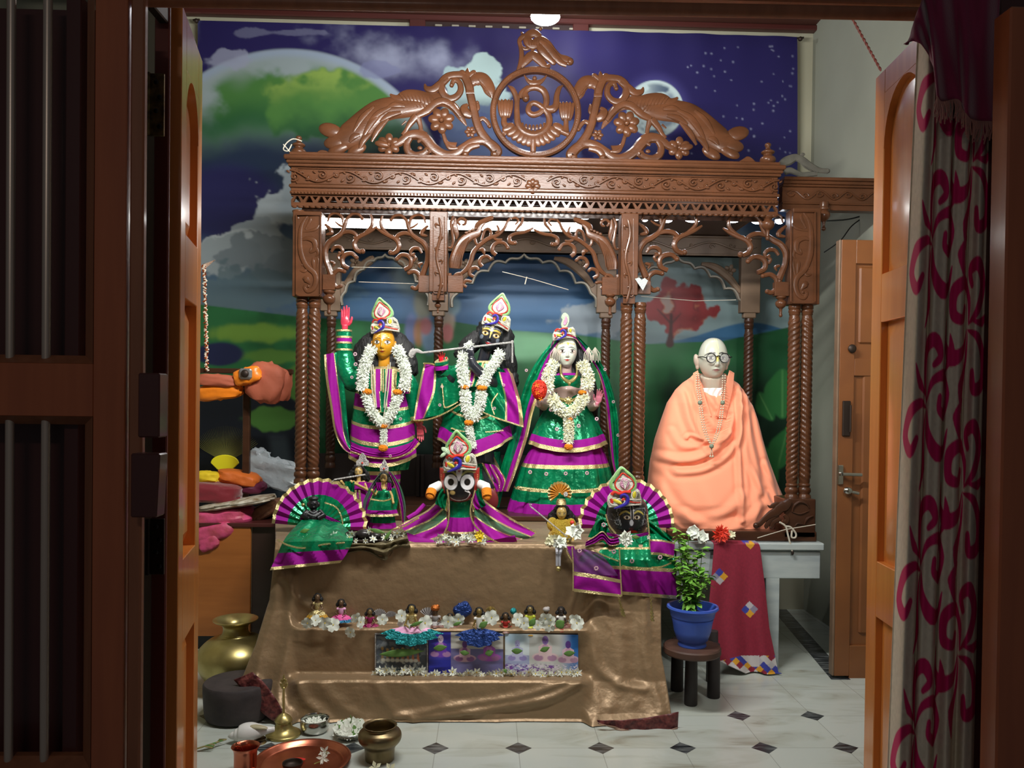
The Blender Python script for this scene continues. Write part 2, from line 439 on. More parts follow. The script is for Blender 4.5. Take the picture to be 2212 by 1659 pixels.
# ================================================================ room shell
YW = 4.97; XR = 1.99; ZC = 3.60
fl = bpy.data.materials.new('marble_floor_tiles'); fl.use_nodes = True
def floor_nodes(m):
 nt = m.node_tree; N = nt.nodes; L = nt.links; b = N['Principled BSDF']
 tc = N.new('ShaderNodeTexCoord'); sp = N.new('ShaderNodeSeparateXYZ'); L.new(tc.outputs['Object'], sp.inputs[0])
 def mt(op, a, b_=None, c=None):
  n = N.new('ShaderNodeMath'); n.operation = op
  for i, q in enumerate((a, b_, c)):
   if q is None: continue
   if isinstance(q, (int, float)): n.inputs[i].default_value = q
   else: L.new(q, n.inputs[i])
  return n.outputs[0]
 S = .305; X0 = FX0; Y0 = FY0
 fx = mt('SUBTRACT', mt('PINGPONG', mt('SUBTRACT', sp.outputs[0], X0), S / 2), 0)
 fy = mt('SUBTRACT', mt('PINGPONG', mt('SUBTRACT', sp.outputs[1], Y0), S / 2), 0)
 d = mt('ADD', fx, fy)                       # distance (L1) to the nearest tile corner
 near = mt('LESS_THAN', sp.outputs[1], Y0 + S * 1.4)
 dia = mt('MULTIPLY', mt('LESS_THAN', d, .050), near)
 # grout: half way lines between rows plus row lines
 gx = mt('LESS_THAN', fx, .0016); gy = mt('LESS_THAN', fy, .0016)
 grout = mt('MULTIPLY', mt('MAXIMUM', gx, gy), .5)
 # diagonal black border strip at the far right
 pa, pb = Pz(1700, 1335, 0), Pz(1792, 1440, 0); dr = (pb - pa).normalized()
 u = mt('ADD', mt('MULTIPLY', sp.outputs[0], -dr.y), mt('MULTIPLY', sp.outputs[1], dr.x))
 st = mt('LESS_THAN', mt('ABSOLUTE', mt('SUBTRACT', u, -dr.y * pa.x + dr.x * pa.y)), .045)
 st = mt('MULTIPLY', st, mt('MULTIPLY', mt('GREATER_THAN', sp.outputs[0], 1.2), mt('GREATER_THAN', sp.outputs[1], 3.7)))
 blk = mt('MAXIMUM', dia, st)
 mp = N.new('ShaderNodeMapping'); L.new(tc.outputs['Object'], mp.inputs[0]); mp.inputs['Rotation'].default_value = (0, 0, .6); mp.inputs['Scale'].default_value = (1, 3, 1)
 no = N.new('ShaderNodeTexNoise'); no.inputs['Scale'].default_value = 2.6; no.inputs['Detail'].default_value = 8; no.inputs['Distortion'].default_value = 1.2
 L.new(mp.outputs[0], no.inputs['Vector'])
 r = N.new('ShaderNodeValToRGB'); e = r.color_ramp.elements
 e[0].position = .27; e[0].color = (*srgb(150, 150, 136), 1); e[1].position = .5; e[1].color = (*srgb(190, 198, 192), 1)
 e2 = r.color_ramp.elements.new(.36); e2.color = (*srgb(178, 184, 175), 1)
 L.new(no.outputs['Fac'], r.inputs[0])
 vs = N.new('ShaderNodeTexWhiteNoise'); fl2 = N.new('ShaderNodeVectorMath'); fl2.operation = 'FLOOR'
 dv = N.new('ShaderNodeVectorMath'); dv.operation = 'SCALE'; dv.inputs['Scale'].default_value = 1 / S
 ad = N.new('ShaderNodeVectorMath'); ad.operation = 'SUBTRACT'; ad.inputs[1].default_value = (X0, Y0, 0)
 L.new(tc.outputs['Object'], ad.inputs[0]); L.new(ad.outputs[0], dv.inputs[0]); L.new(dv.outputs[0], fl2.inputs[0]); L.new(fl2.outputs[0], vs.inputs[0])
 hv = N.new('ShaderNodeMixRGB'); hv.blend_type = 'MULTIPLY'; L.new(mt('MULTIPLY', vs.outputs['Value'], .35), hv.inputs[0]); L.new(r.outputs[0], hv.inputs[1]); hv.inputs[2].default_value = (.86, .84, .74, 1)
 g = N.new('ShaderNodeMixRGB'); L.new(grout, g.inputs[0]); L.new(hv.outputs[0], g.inputs[1]); g.inputs[2].default_value = (*srgb(120, 122, 112), 1)
 wv = N.new('ShaderNodeTexNoise'); wv.inputs['Scale'].default_value = 9; wv.inputs['Detail'].default_value = 4
 m3 = N.new('ShaderNodeMapping'); m3.inputs['Scale'].default_value = (1, 6, 1); m3.inputs['Rotation'].default_value = (0, 0, .3); L.new(tc.outputs['Object'], m3.inputs[0]); L.new(m3.outputs[0], wv.inputs['Vector'])
 rb = N.new('ShaderNodeValToRGB'); rb.color_ramp.elements[0].position = .45; rb.color_ramp.elements[0].color = (*srgb(38, 42, 46), 1)
 rb.color_ramp.elements[1].position = .7; rb.color_ramp.elements[1].color = (*srgb(120, 124, 124), 1); L.new(wv.outputs['Fac'], rb.inputs[0])
 k = N.new('ShaderNodeMixRGB'); L.new(blk, k.inputs[0]); L.new(g.outputs[0], k.inputs[1]); L.new(rb.outputs[0], k.inputs[2])
 L.new(k.outputs[0], b.inputs['Base Color']); b.inputs['Roughness'].default_value = .22
q = Pz(1120, 1616, 0); FX0, FY0 = q.x, q.y
floor_nodes(fl)
struct('floor', MB().box(-2.4, 2.4, 1.2, YW + .1, -.06, 0), fl, at=(0, 0, 0), smooth=False)
struct('wall_back', MB().box(-2.3, XR + .1, YW, YW + .1, 0, ZC + .1), M['wall'], smooth=False)
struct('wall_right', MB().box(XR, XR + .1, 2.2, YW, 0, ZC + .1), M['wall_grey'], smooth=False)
struct('wall_left', MB().box(-2.3, -2.2, 2.2, YW, 0, ZC + .1), M['wall'], smooth=False)
struct('ceiling', MB().box(-2.3, XR + .1, 1.9, YW + .1, ZC, ZC + .08), M['ceiling'], smooth=False)
# brown beam along the top of the back wall
zb = Zp(47, YW)
m = MB(); m.box(-2.2, Xp(1748, YW), YW - .06, YW - .005, Zp(52, YW - .06, 1300), ZC - .005, bev=.006)
struct('trim_1', m, M['maroon_wood'])
# high ventilator window in the back wall
m = MB(); xa, xb = Xp(886, YW, 60), Xp(1270, YW, 60); z0, z1 = Zp(110, YW), Zp(56, YW) + .02
m.box(xa, xb, YW - .045, YW - .002, z0, z0 + .03, bev=.004); m.box(xa, Xp(920, YW, 60), YW - .05, YW - .002, z0, z1, bev=.004); m.box(Xp(1236, YW, 60), xb, YW - .05, YW - .002, z0, z1, bev=.004)
wn = struct('window_1', m, M['maroon_wood'])
m = MB(); m.box(xa + .01, xb - .01, YW - .03, YW - .001, z0 + .01, z1 + .03); struct('shutter_board', m, mat('dark_board', C(44, 26, 24), .6), wn)
m = MB()
for i in range(9):
 x = Xp(948 + i * 36, YW, 66); m.box(x - .022, x + .022, YW - .042, YW - .031, Zp(68, YW), Zp(64, YW), bev=.003)
struct('vent_slot', m, mat('pale_slot', C(150, 145, 130), .6), wn)
# front wall lintel and side masonry of the doorway (shrine side)
struct('wall_front', MB().box(-1.6, 1.9, 2.06, 2.16, Zp(-6, 2.06) + .03, ZC).box(-2.3, -.86, 2.16, 2.24, 0, ZC).box(1.42, XR + .1, 2.1, 2.2, 0, ZC), M['wall'], smooth=False)
# ================================================================ painted vinyl backdrop
def make_banner():
 W, H = 640, 520
 c = Canvas(420, 1730, 30, 1120, W, H, (34, 26, 96))
 X, Y = c.X, c.Y
 n1 = fbm(H, W, 5, 6, 1); n2 = fbm(H, W, 9, 6, 2); nc = fbm(H, W, 22, 5, 22); n3 = fbm(H, W, 3, 5, 3); nf = fbm(H, W, 40, 4, 4, 1); gr = fbm(H, W, 70, 2, 9, .35)
 c.mix(ss(Y, 300, 620), (30, 84, 130))                                    # lower sky turns teal
 c.mix(ss(Y, 380, 700) * ss(n1, .35, .7), (96, 120, 128))
 c.mix(ss(n2 + .25 * n1, .56, .82) * (1 - ss(Y, 120, 200)) * (1 - ss(X, 950, 1100)), (150, 160, 196))   # upper wisps
 # big green planet
 r = hyp(X - 622, Y - 458) / 352
 disc = 1 - ss(r, .985, 1.01)
 fade = 1 - ss(Y + 120 * (n1 - .5), 250, 345)
 c.mix(disc * fade, (150, 170, 176))
 gcol = disc * (1 - ss(r, .86, .95)) * fade
 c.mix(gcol * ss(n2, .34, .5) * ss(X + 60 * n1, 420, 500), (70, 134, 56))
 c.mix(gcol * ss(n2, .42, .62) * ss(X, 590, 650) * (1 - ss(X, 800, 900)), (140, 180, 64))
 c.mix(gcol * ss(Y + 90 * n1, 240, 330), (20, 92, 52))
 c.mix(gcol * ss(n3, .46, .62) * (1 - ss(X, 560, 660)), (150, 168, 170))
 ge = 1 - ss(hyp((X - 715) / 135, (Y - 225) / 88) + .9 * (nc - .5), .85, 1.05); c.mix(ge * disc * (1 - ss(r, .93, .97)), (74, 136, 54))
 c.mix(ge * disc * (1 - ss(Y + 60 * nc, 190, 265)) * (1 - ss(r, .92, .97)) * ss(nc + n2, .75, 1.0), (142, 180, 62)); c.mix(ge * disc * ss(Y + 70 * nc, 265, 320) * .8, (20, 84, 50))
 c.mix(disc * ss(Y + 60 * n1, 300, 370) * (1 - ss(Y, 400, 520)) * .7, (22, 52, 66))
 c.mix(disc * ss(r, .93, .985) * (1 - ss(Y, 180, 300)), (150, 172, 200))
 # deep blue patch on the left, below the planet
 c.mix((1 - ss(hyp((X - 490) / 130, (Y - 440) / 90), .7, 1.15)) * .9, (30, 26, 92))
 # cumulus clouds, left
 def cloud(cx, cy, rx, ry, col, k=1, nn=None, amp=1.0):
  rr = hyp((X - cx) / rx, (Y - cy) / ry) + amp * (nc - .5) * 2 + .5 * (n2 - .5)
  c.mix((1 - ss(rr, .90, 1.02 + .12 * (Y > cy))) * k, col)
  c.mix((1 - ss(rr, .2, .9)) * ss(nc, .5, .7) * ss(Y - cy, -ry * .4, ry * .6) * k * .5, tuple(int(q * .72) for q in col))
 cloud(600, 450, 75, 60, (170, 186, 196)); cloud(650, 440, 70, 70, (160, 178, 190)); cloud(560, 500, 60, 40, (150, 166, 178))
 cloud(520, 535, 110, 34, (176, 190, 198)); cloud(480, 560, 80, 50, (150, 166, 174)); cloud(620, 560, 120, 60, (112, 128, 138), .9); cloud(560, 620, 190, 45, (84, 112, 124), .8)
 cloud(500, 125, 46, 24, (158, 166, 200), .7); cloud(820, 150, 40, 18, (120, 128, 180), .6); cloud(620, 70, 90, 9, (140, 146, 184), .4)
 # cloud at the centre top, behind the carved ring
 cloud(1010, 200, 68, 62, (165, 200, 206)); cloud(1040, 170, 45, 40, (175, 212, 214)); cloud(975, 165, 26, 24, (160, 196, 205))
 cloud(1040, 300, 110, 60, (96, 124, 180), .9); cloud(1180, 300, 120, 60, (88, 110, 178), .7); cloud(1330, 300, 90, 60, (70, 84, 160), .6)
 c.mix((1 - ss(Y, 60, 120)) * ss(X, 880, 1000) * .8, (30, 24, 84))
 # moon
 c.mix((1 - ss(hyp(X - 1415, Y - 235) / 90, .4, 1.0)) * .5, (96, 92, 190))
 mr = hyp(X - 1415, Y - 235) / 62
 c.mix(1 - ss(mr, .97, 1.01), (190, 216, 218))
 c.mix((1 - ss(mr, .8, .95)) * ss(nf, .5, .62) * ss(n1, .3, .6), (60, 84, 116))
 c.mix((1 - ss(mr, .7, .9)) * ss(X + Y, 1600, 1680) * ss(n2, .45, .6), (86, 108, 140))
 rs = np.random.RandomState(5)
 for i in range(60):
  x, y = rs.uniform(1480, 1715), rs.uniform(95, 340); s = rs.uniform(.8, 1.5)
  c.ell(x, y, s + .5, s + .5, (170, 180, 220), .7, k=.6)
 # right half of the sky behind the canopy, pale grey cloud banks
 c.mix(ss(Y, 480, 560) * ss(X, 1330, 1420) * (1 - ss(Y, 700, 760)), (120, 148, 150))
 c.mix(ss(Y, 560, 690) * ss(X, 1000, 1080) * (1 - ss(X, 1250, 1330)) * .8, (34, 104, 156))
 cloud(1270, 690, 60, 36, (140, 156, 166), .9)
 c.mix(ss(Y, 560, 690) * (1 - ss(X, 860, 1000)) * ss(X, 690, 720) * .8, (28, 92, 140))
 # mountain on the right
 hill = 742 - 46 * np.exp(-((X - 1620) / 110) ** 2) - 6 * n2
 c.mix(ss(Y - hill, 0, 4) * ss(X, 1400, 1500), (24, 96, 140))
 # meadow
 gl = nit(X[0], [420, 640, 760, 900, 960, 1100, 1250, 1340, 1400, 1560, 1730], [655, 682, 690, 700, 690, 712, 722, 735, 742, 735, 700])[None, :]
 gm = ss(Y - gl, 0, 3)
 c.mix(gm, (14, 84, 44))
 c.mix(gm * ss(n1 + .2 * gr, .5, .75) * (1 - ss(Y, 840, 960)) * .8, (30, 118, 60))
 c.mix(gm * (1 - ss(hyp((X - 560) / 110, (Y - 720) / 22) + .5 * (gr - .5) + .7 * (nc - .5), .6, 1.1)), (104, 150, 30))
 c.mix(gm * (1 - ss(hyp((X - 580) / 90, (Y - 770) / 16) + .5 * (gr - .5) + .7 * (nc - .5), .6, 1.1)), (78, 128, 34))
 c.mix(gm * (1 - ss(hyp((X - 1130) / 110, (Y - 745) / 40), .5, 1.1)) * (.5 + .5 * n2), (120, 190, 140))
 # dark water and grass banks at left
 c.mix(gm * (1 - ss(hyp((X - 470) / 60, (Y - 765) / 26) + .5 * (n2 - .5), .8, 1.05)), (24, 34, 78))
 c.mix(gm * ss(Y, 800, 850) * (1 - ss(X, 640, 700)), (16, 24, 36))
 c.mix((1 - ss(hyp((X - 600) / 78, (Y - 905) / 26) + .5 * (gr - .5) + .8 * (nc - .5), .8, 1.0)), (64, 118, 36))
 c.mix((1 - ss(hyp((X - 640) / 40, (Y - 830) / 44) + .5 * (gr - .5) + .8 * (nc - .5), .8, 1.0)), (70, 122, 38))
 c.mix(gm * ss(Y, 820, 960) * ss(X, 690, 760) * (1 - ss(X, 1340, 1420)), (10, 36, 28))
 c.mix(gm * (1 - ss(np.abs(X - 600 - .15 * (Y - 940)) / 30, .3, 1)) * ss(Y, 930, 960) * .35, (90, 110, 120))
 # leaves at the lower right
 c.mix(gm * ss(Y, 790, 850) * ss(X, 1400, 1450), (8, 44, 26))
 for (a, b, k) in (((1690, 800), (1690, 900), 40), ((1640, 850), (1668, 905), 22), ((1700, 930), (1680, 1010), 30), ((1640, 960), (1676, 1040), 24)):
  c.stroke([a, ((a[0] + b[0]) / 2, (a[1] + b[1]) / 2), b], [3, k, 4], (30, 112, 48), soft=3); c.stroke([a, b], [.6, 1], (90, 160, 80), sm=0)
 c.stroke([(1700, 925), (1716, 950)], [2, 12, 2], (120, 190, 50), sm=0, soft=2)
 # red autumn tree
 tr = hyp((X - 1462) / 66, (Y - 662) / 58) + .9 * (n2 - .5) + 1.3 * (nc - .5) + .5 * (nf - .5) + .4 * (gr - .5)
 c.mix(1 - ss(tr, .86, .94), (136, 22, 26)); c.mix((1 - ss(tr, .3, .75)) * ss(nf, .4, .6) * .8, (92, 20, 24))
 c.mix((1 - ss(tr, .85, 1.0)) * ss(nf, .56, .66) * .7, (176, 96, 50)); c.mix((1 - ss(tr, .85, 1.15)) * ss(nf, .62, .7) * .5, (120, 150, 150))
 c.stroke([(1447, 742), (1449, 715), (1450, 680)], [9, 4, 3], (66, 24, 22)); c.stroke([(1450, 700), (1432, 680), (1420, 668)], [2, 1.5, 1], (66, 24, 22)); c.stroke([(1450, 700), (1470, 678)], [2, 1], (66, 24, 22), sm=0)
 # faint painted figures between the two left statues
 for (cx, cy, rx, ry, col) in ((895, 590, 42, 42, (110, 138, 146)), (915, 655, 20, 34, (120, 120, 90)), (888, 715, 14, 34, (96, 108, 170)), (905, 720, 12, 30, (170, 110, 50)),
         (928, 730, 18, 36, (96, 130, 168)), (965, 690, 16, 30, (170, 150, 130)), (966, 720, 12, 20, (176, 84, 90)), (920, 705, 12, 18, (172, 84, 84)), (978, 660, 16, 20, (110, 140, 150))):
  c.ell(cx, cy, rx, ry, col, .35, warp=(n2 - .5) * .7, k=.85)
 g_ = c.c.mean(-1, keepdims=True); c.c = (g_ * .2 + c.c * .8) * .88
 YB = YW - .075
 def place(U, V):
  # corners as hung: top edge drops slightly to the right in the photo
  A, B, D, E_ = P(427, 44, YB), P(1722, 80, YB), P(430, 1110, YB), P(1722, 1110, YB)
  xl = A.x + (D.x - A.x) * V; xr = B.x + (E_.x - B.x) * V
  zt = A.z + (B.z - A.z) * U; zz = D.z
  x = xl + (xr - xl) * U; z = zt + (zz - zt) * V
  r2 = np.random.RandomState(3); y = np.full_like(x, YB)
  y -= .010 * np.maximum(0, 1 - V * 9) * (np.sin(U * 70) * np.sin(U * 23 + 1) + 1) * ss(U, .3, .4) * (1 - .5 * U)
  y -= .012 * (np.sin(U * 38 + 5 * V + 1.5 * np.sin(V * 6)) * .5 + .5) * (.3 + .7 * ss(U, .7, 1)) * V ** .3 + .006 * (fbm(H, W, 6, 3, 12) - .5)
  return x, y, z
 # resample: canvas pixel frame is photo px; grid maps U,V to the same px frame approx
 def pxgrid():
  U, V = np.meshgrid(lsp(0, 1, W), lsp(0, 1, H))
  x, y, z = place(U, V)
  R = np.array(ROT).T; d = np.stack([x - CAM.x, y, z - CAM.z], 0).reshape(3, -1); q = R @ d
  return (CX + F_PX * q[0] / -q[2]).reshape(H, W), (CY - F_PX * q[1] / -q[2]).reshape(H, W)
 px, py = pxgrid()
 ix = np.clip((px - 420) / 1310 * (W - 1), 0, W - 1); iy = np.clip((py - 30) / 1090 * (H - 1), 0, H - 1)
 ia, ib = ix.astype(int), iy.astype(int); ia2, ib2 = np.minimum(ia + 1, W - 1), np.minimum(ib + 1, H - 1); fx, fy = (ix - ia)[..., None], (iy - ib)[..., None]
 c.c = (c.c[ib, ia] * (1 - fx) + c.c[ib, ia2] * fx) * (1 - fy) + (c.c[ib2, ia] * (1 - fx) + c.c[ib2, ia2] * fx) * fy
 mb, col = c.grid(place)
 o = obj('printed_backdrop', mb, M['vinyl'], None, col=col, auto=0)
 tag(o, 'large vinyl backdrop printed with green planet, moon, meadow and red tree', 'backdrop')
 m = MB()
 for (px_, py_) in ((424, 45), (1729, 84)):
  p = P(px_, py_, YB - .02); m.ell(p, .014, 10, 8); m.tube([p + Vector((-.02, 0, .004)), p + Vector((.02, 0, .008))], .006)
 obj('corner_tie', m, M['iron'], o)
make_banner()
# ================================================================ carved wooden shrine canopy
YM = 3.95; YK = 4.70; K = YM / F_PX
canopy = thing('carved_canopy', 'large carved brown wooden canopy on twisted pillars, peacocks and a ring on its crest', 'shrine', (0.1, YM, .66))
def XZ(px, py, Y=YM): q = P(px, py, Y); return (q.x, Y, q.z)
def vine(mb, pts, r, Y=YM, tr=lambda x, y: (x, y), k=K, n=8, flat=.8, sm=6, mat=0, ball=0):
 p = [XZ(*tr(a, b), Y) for a, b in pts]
 fx_ = 1.25 if k < K * .5 else 1.0
 rr = [q * k * (fx_ if q < 45 else 1) for q in r] if isinstance(r, (list, tuple)) else [r * k * fx_] * len(p)
 if len(rr) != len(p): rr = list(nit(lsp(0, 1, len(p)), lsp(0, 1, len(rr)), rr))
 mb.tube(p, rr, n, mat, sm=sm, flat=flat)
 if ball: mb.ell(p[-1], (ball * k, ball * k, ball * k), 10, 8, mat)
def blob(mb, cx, cy, rx, ry, Y=YM, d=None, tr=lambda x, y: (x, y), rot=0, mat=0, k=K):
 d = d if d is not None else min(rx, ry) * .6
 c0 = XZ(*tr(cx, cy), Y); a = tr(cx, cy); b = tr(cx + cos(rot), cy + sin(rot)); ang = math.atan2(-(b[1] - a[1]), b[0] - a[0])
 mb.ell(c0, (rx * k, d * k, ry * k), 14, 10, mat, rot=MRot(-ang, 3, 'Y'))
def flower(mb, cx, cy, R, n, Y, tr=lambda x, y: (x, y), ph=0, mat=0, k=K):
 c0 = Vector(XZ(*tr(cx, cy), Y))
 for i in range(n):
  a = 2 * PI * i / n + ph; q = c0 + Vector((cos(a), 0, sin(a))) * R * k * .58
  mb.ell(q, (R * k * .46, R * k * .20, R * k * .36), 10, 7, mat, rot=MRot(-a, 3, 'Y'))
 mb.ell(c0 + Vector((0, -R * k * .16, 0)), R * k * .2, 8, 6, mat)
xL, xR = Xp(622, YM, 360), Xp(1684, YM, 372)
def bandbox(y0, y1, inset=0, dy0=0, back=.75, bev=.003, mb=None):
 mb = mb or MB(); mb.box(xL + inset, xR - inset, YM - .06 - dy0, YM + back, Zp(y1, YM), Zp(y0, YM), bev=bev); return mb
# --- cornice (mouldings, frieze board)
m = bandbox(348, 356, .022, .012, .06)
bandbox(356, 366, 0, .035, .07, .006, m); bandbox(366, 373, .010, .026, .06, .005, m); bandbox(373, 379, .018, .016, .06, .003, m)
bandbox(379, 416, .030, 0, .04, .001, m)
bandbox(416, 423, .022, .014, .05, .004, m); bandbox(423, 430, .030, .004, .04, .002, m)
bandbox(430, 436, .026, .008, .04, .002, m)
# side returns and roof of the canopy
for sx in (xL + .03, xR - .05):
 m.box(sx, sx + .02, YM, YK + .02, Zp(436, YM), Zp(360, YM), bev=.002)
cor = obj('cornice', m, M['wood'], canopy)
m = MB(); nb = 150
for i in range(nb):
 x = lerp(xL + .035, xR - .035, i / (nb - 1)); m.ell((x, YM - .07, Zp(433, YM)), (.0042, .005, .0045), 6, 4)
obj('bead_row', m, M['wood'], cor)
# --- carved scroll relief on the frieze
m = MB(); zc = Zp(398, YM); yf = YM - .065
NP = 15
for s in (-1, 1):
 L = (xR - xL) / 2 - .075; x0 = (xL + xR) / 2 + s * .05
 pts = [(x0 + s * L * t, yf, zc + .026 * sin(t * PI * 8.5)) for t in lsp(0, 1, 90)]
 m.tube(pts, [.0055] * 90, 6, flat=1.2)
 for j in range(17):
  tcx = (j / 2 + .35) / 8.5; cx_ = x0 + s * L * tcx
  if tcx > 1: break
  d = -1 if (j // 2) % 2 == 0 else 1
  if j % 2: d = -d
  sc_ = 1 if j % 2 == 0 else .6
  sp = [(cx_ + s * sc_ * (.004 + .021 * (1 - q)) * cos(2.6 * PI * q + 1), yf, zc + d * .006 + d * sc_ * (.004 + .017 * (1 - q)) * sin(2.6 * PI * q + 1)) for q in lsp(0, 1, 18)]
  m.tube(sp, list(lsp(.0055, .004, 18)), 6, flat=1.2); m.ell(sp[-1], (.006, .006, .006), 8, 6)
  for q in (-.03, .028):
   m.ell((cx_ + s * q, yf, zc - d * .019), (.010, .005, .005), 8, 6, rot=MRot(.6 * d * s, 3, 'Y'))
flower(m, 1151, 402, 16, 8, YM - .068)
m.tube([(xL + .06, yf, zc - .036), (xR - .06, yf, zc - .036)], .003, 6, flat=1); m.tube([(xL + .06, yf, zc + .036), (xR - .06, yf, zc + .036)], .003, 6, flat=1)
for x in (xL + .06, xR - .06):
 m.tube([(x, yf, zc + .036), (x - (.014 if x < 0 else -.014), yf, zc), (x, yf, zc - .036)], .003, 6, sm=5, flat=1)
obj('frieze_carving', m, M['wood'], cor)
# --- pierced lace under the frieze
m = MB(); n = 41; px0, px1 = 634, 1673; zt, z1, z2, z3 = Zp(436, YM), Zp(441, YM), Zp(452, YM), Zp(459, YM)
yl0, yl1 = YM - .05, YM - .034
xa, xb = Xp(px0, YM, 440), Xp(px1, YM, 440); st = (xb - xa) / n
m.box(xa, xb, yl0, yl1, z1 + .004, zt + .002); m.box(xa, xb, yl0, yl1, z3 - .002, z2, bev=.001)
for i in range(n):
 c0 = xa + (i + .5) * st
 for s in (-1, 1):
  f = lambda u, z: (c0 + s * u * st, z)
  m.prism([f(.07, z1 + .005), f(.24, z1 + .005), f(.5, z2 + .010), f(.5, z2 - .001), f(.33, z2 - .001)], yl0, yl1)
 for q in (-.25, .25):
  m.ell((c0 + q * st, (yl0 + yl1) / 2, z3 - .002), (st * .26, (yl1 - yl0) / 2, .009), 8, 6)
obj('pierced_lace', m, M['wood'], canopy)
m = MB().box(xL + .05, xR - .05, YM + .08, YM + .095, Zp(461, YM), Zp(436, YM)); obj('inner_board', m, M['wood_dark'], canopy, smooth=False)
# --- crest base board
m = MB()
ed = spl([(672, 352), (680, 338), (692, 327), (706, 328), (716, 336), (730, 341)], 6)
ed2 = spl([(1585, 352), (1590, 353), (1602, 346), (1612, 340), (1622, 344), (1640, 362)], 6)
top = [(p[0], p[1]) for p in ed] + [(p[0], p[1]) for p in ed2]
xz_ = lambda a, b: (P(a, b, YM).x, P(a, b, YM).z)
poly = [xz_(a, b) for a, b in top] + [xz_(1640, 366), xz_(672, 354)]
m.prism(poly, YM - .02, YM + .012, bev=.003)
crest = obj('crest_board', m, M['wood'], canopy)
# --- crest carvings traced in the frame of zoomed crop (600,40) scale 3.607, mirrored for the right side
sA = 3.607; kk = K / sA
trL = lambda a, b: (600 + a / sA, 40 + b / sA)
trR = lambda a, b: (1153.5 * 2 - (600 + a / sA), 40 + b / sA + 7)
def crest_side(tr):
 m = MB(); v = lambda pts, r, dy=0, ball=0, flat=.7, n=8: vine(m, pts, r, YM - .004 - dy, tr, kk, n, flat, 6, 0, ball)
 # peacock tail, body, neck
 v([(440, 930), (520, 930), (610, 880), (700, 800), (790, 730), (880, 700), (980, 690), (1090, 670), (1190, 640), (1290, 640), (1370, 690), (1425, 765), (1470, 835)],
  [70, 95, 108, 105, 96, 88, 84, 84, 66, 38, 27, 22, 5], 0, 0, .28, 12)
 for (a, b, c_, d, e) in ((385, 872, 92, 56, .25), (430, 965, 96, 54, -.15), (450, 1015, 90, 44, -.45), (590, 1025, 80, 44, -.5)): blob(m, a + 25, b, c_, d, YM - .006, 22, tr, e, 0, kk)
 # feather rows raised on the tail
 for (a, b, c_, d) in ((590, 880, 745, 690), (660, 930, 800, 740), (730, 960, 860, 780), (700, 820, 880, 690), (560, 960, 640, 905), (640, 1010, 720, 900), (800, 800, 960, 730), (860, 690, 990, 680)):
  v([(a, b), ((a + c_) / 2 - 8, (b + d) / 2 - 12), (c_, d)], [8, 20, 10], .017, 0, .5)
 # wing
 v([(875, 590), (930, 625), (1010, 610), (1110, 620), (1190, 650), (1250, 665)], [6, 26, 55, 58, 42, 10], .006, 0, .28, 10)
 for i in range(9): v([(950 + i * 30, 585 + i * 3), (985 + i * 27, 640 + i * 4)], [5, 9, 4], .014, 0, .8)
 for i in range(7): v([(1010 + i * 30, 650 + i * 5), (1035 + i * 28, 690 + i * 2)], [5, 8, 4], .012, 0, .8)
 v([(1085, 760), (1160, 720), (1230, 660), (1300, 645), (1370, 690), (1430, 770)], [18, 26, 26, 24, 20, 12], .008, 0, .6)
 # legs
 v([(1080, 760), (1030, 820), (1000, 870), (975, 910)], [26, 20, 14, 16], .004, 0, .7); v([(1090, 770), (1110, 830), (1120, 880), (1160, 905)], [22, 14, 14, 14], .004)
 v([(1000, 800), (965, 830)], [8, 4], .002)
 # scroll vines
 v([(910, 985), (960, 960), (1020, 915), (1090, 905), (1150, 940), (1210, 1010), (1290, 1060), (1370, 1062), (1440, 1015), (1520, 965), (1600, 950), (1665, 985), (1705, 1035), (1690, 1060)], [22, 26, 30, 34, 36, 34, 32, 30, 30, 30, 30, 32, 36, 30], 0, 34)
 v([(1030, 930), (1005, 980), (1020, 1040), (1075, 1068), (1140, 1050), (1170, 1030), (1190, 1050)], [20, 22, 24, 24, 22, 26, 12], .004, 0); blob(m, 1108, 1010, 20, 16, YM - .008, None, tr, 0, 0, kk)
 v([(1090, 965), (1130, 940), (1170, 980), (1195, 1010)], [8, 20, 16, 5], .006)
 v([(1570, 985), (1500, 1000), (1465, 1035), (1462, 1060)], [18, 24, 24, 20], .006, 28)
 v([(1390, 1000), (1340, 985), (1310, 960), (1290, 900), (1270, 850)], [30, 20, 14, 12, 12], .002); v([(1310, 970), (1340, 1010), (1400, 1010)], [8, 14, 8], .012)
 v([(1640, 965), (1580, 880), (1545, 790), (1520, 680), (1500, 590), (1488, 520), (1450, 450), (1390, 440), (1320, 455), (1275, 510), (1285, 580), (1330, 625), (1390, 610), (1425, 560), (1415, 500), (1375, 480), (1355, 520)], [30, 28, 26, 26, 26, 28, 26, 24, 24, 26, 26, 24, 22, 20, 18, 16, 14], .002, 18)
 v([(1330, 460), (1270, 510), (1210, 555), (1160, 545), (1145, 510)], [20, 26, 26, 18, 5], .002)
 v([(1492, 530), (1530, 480), (1590, 470), (1630, 510), (1655, 570), (1675, 625)], [16, 40, 50, 48, 34, 4], 0, 0, .3, 10)
 for i in range(5): v([(1560 + i * 18, 470 + i * 22), (1590 + i * 18, 520 + i * 22)], [3, 9, 3], .010)
 v([(1480, 470), (1478, 420), (1480, 385)], [18, 16, 3], .006); v([(1480, 460), (1440, 420), (1415, 415)], [12, 16, 5], .006); v([(1480, 460), (1525, 420), (1545, 425)], [12, 16, 5], .006)
 v([(1470, 575), (1530, 575)], [14, 14], .012)
 v([(1560, 860), (1565, 800), (1600, 780), (1635, 810), (1650, 840)], [16, 16, 14, 14, 14], 0, 16)
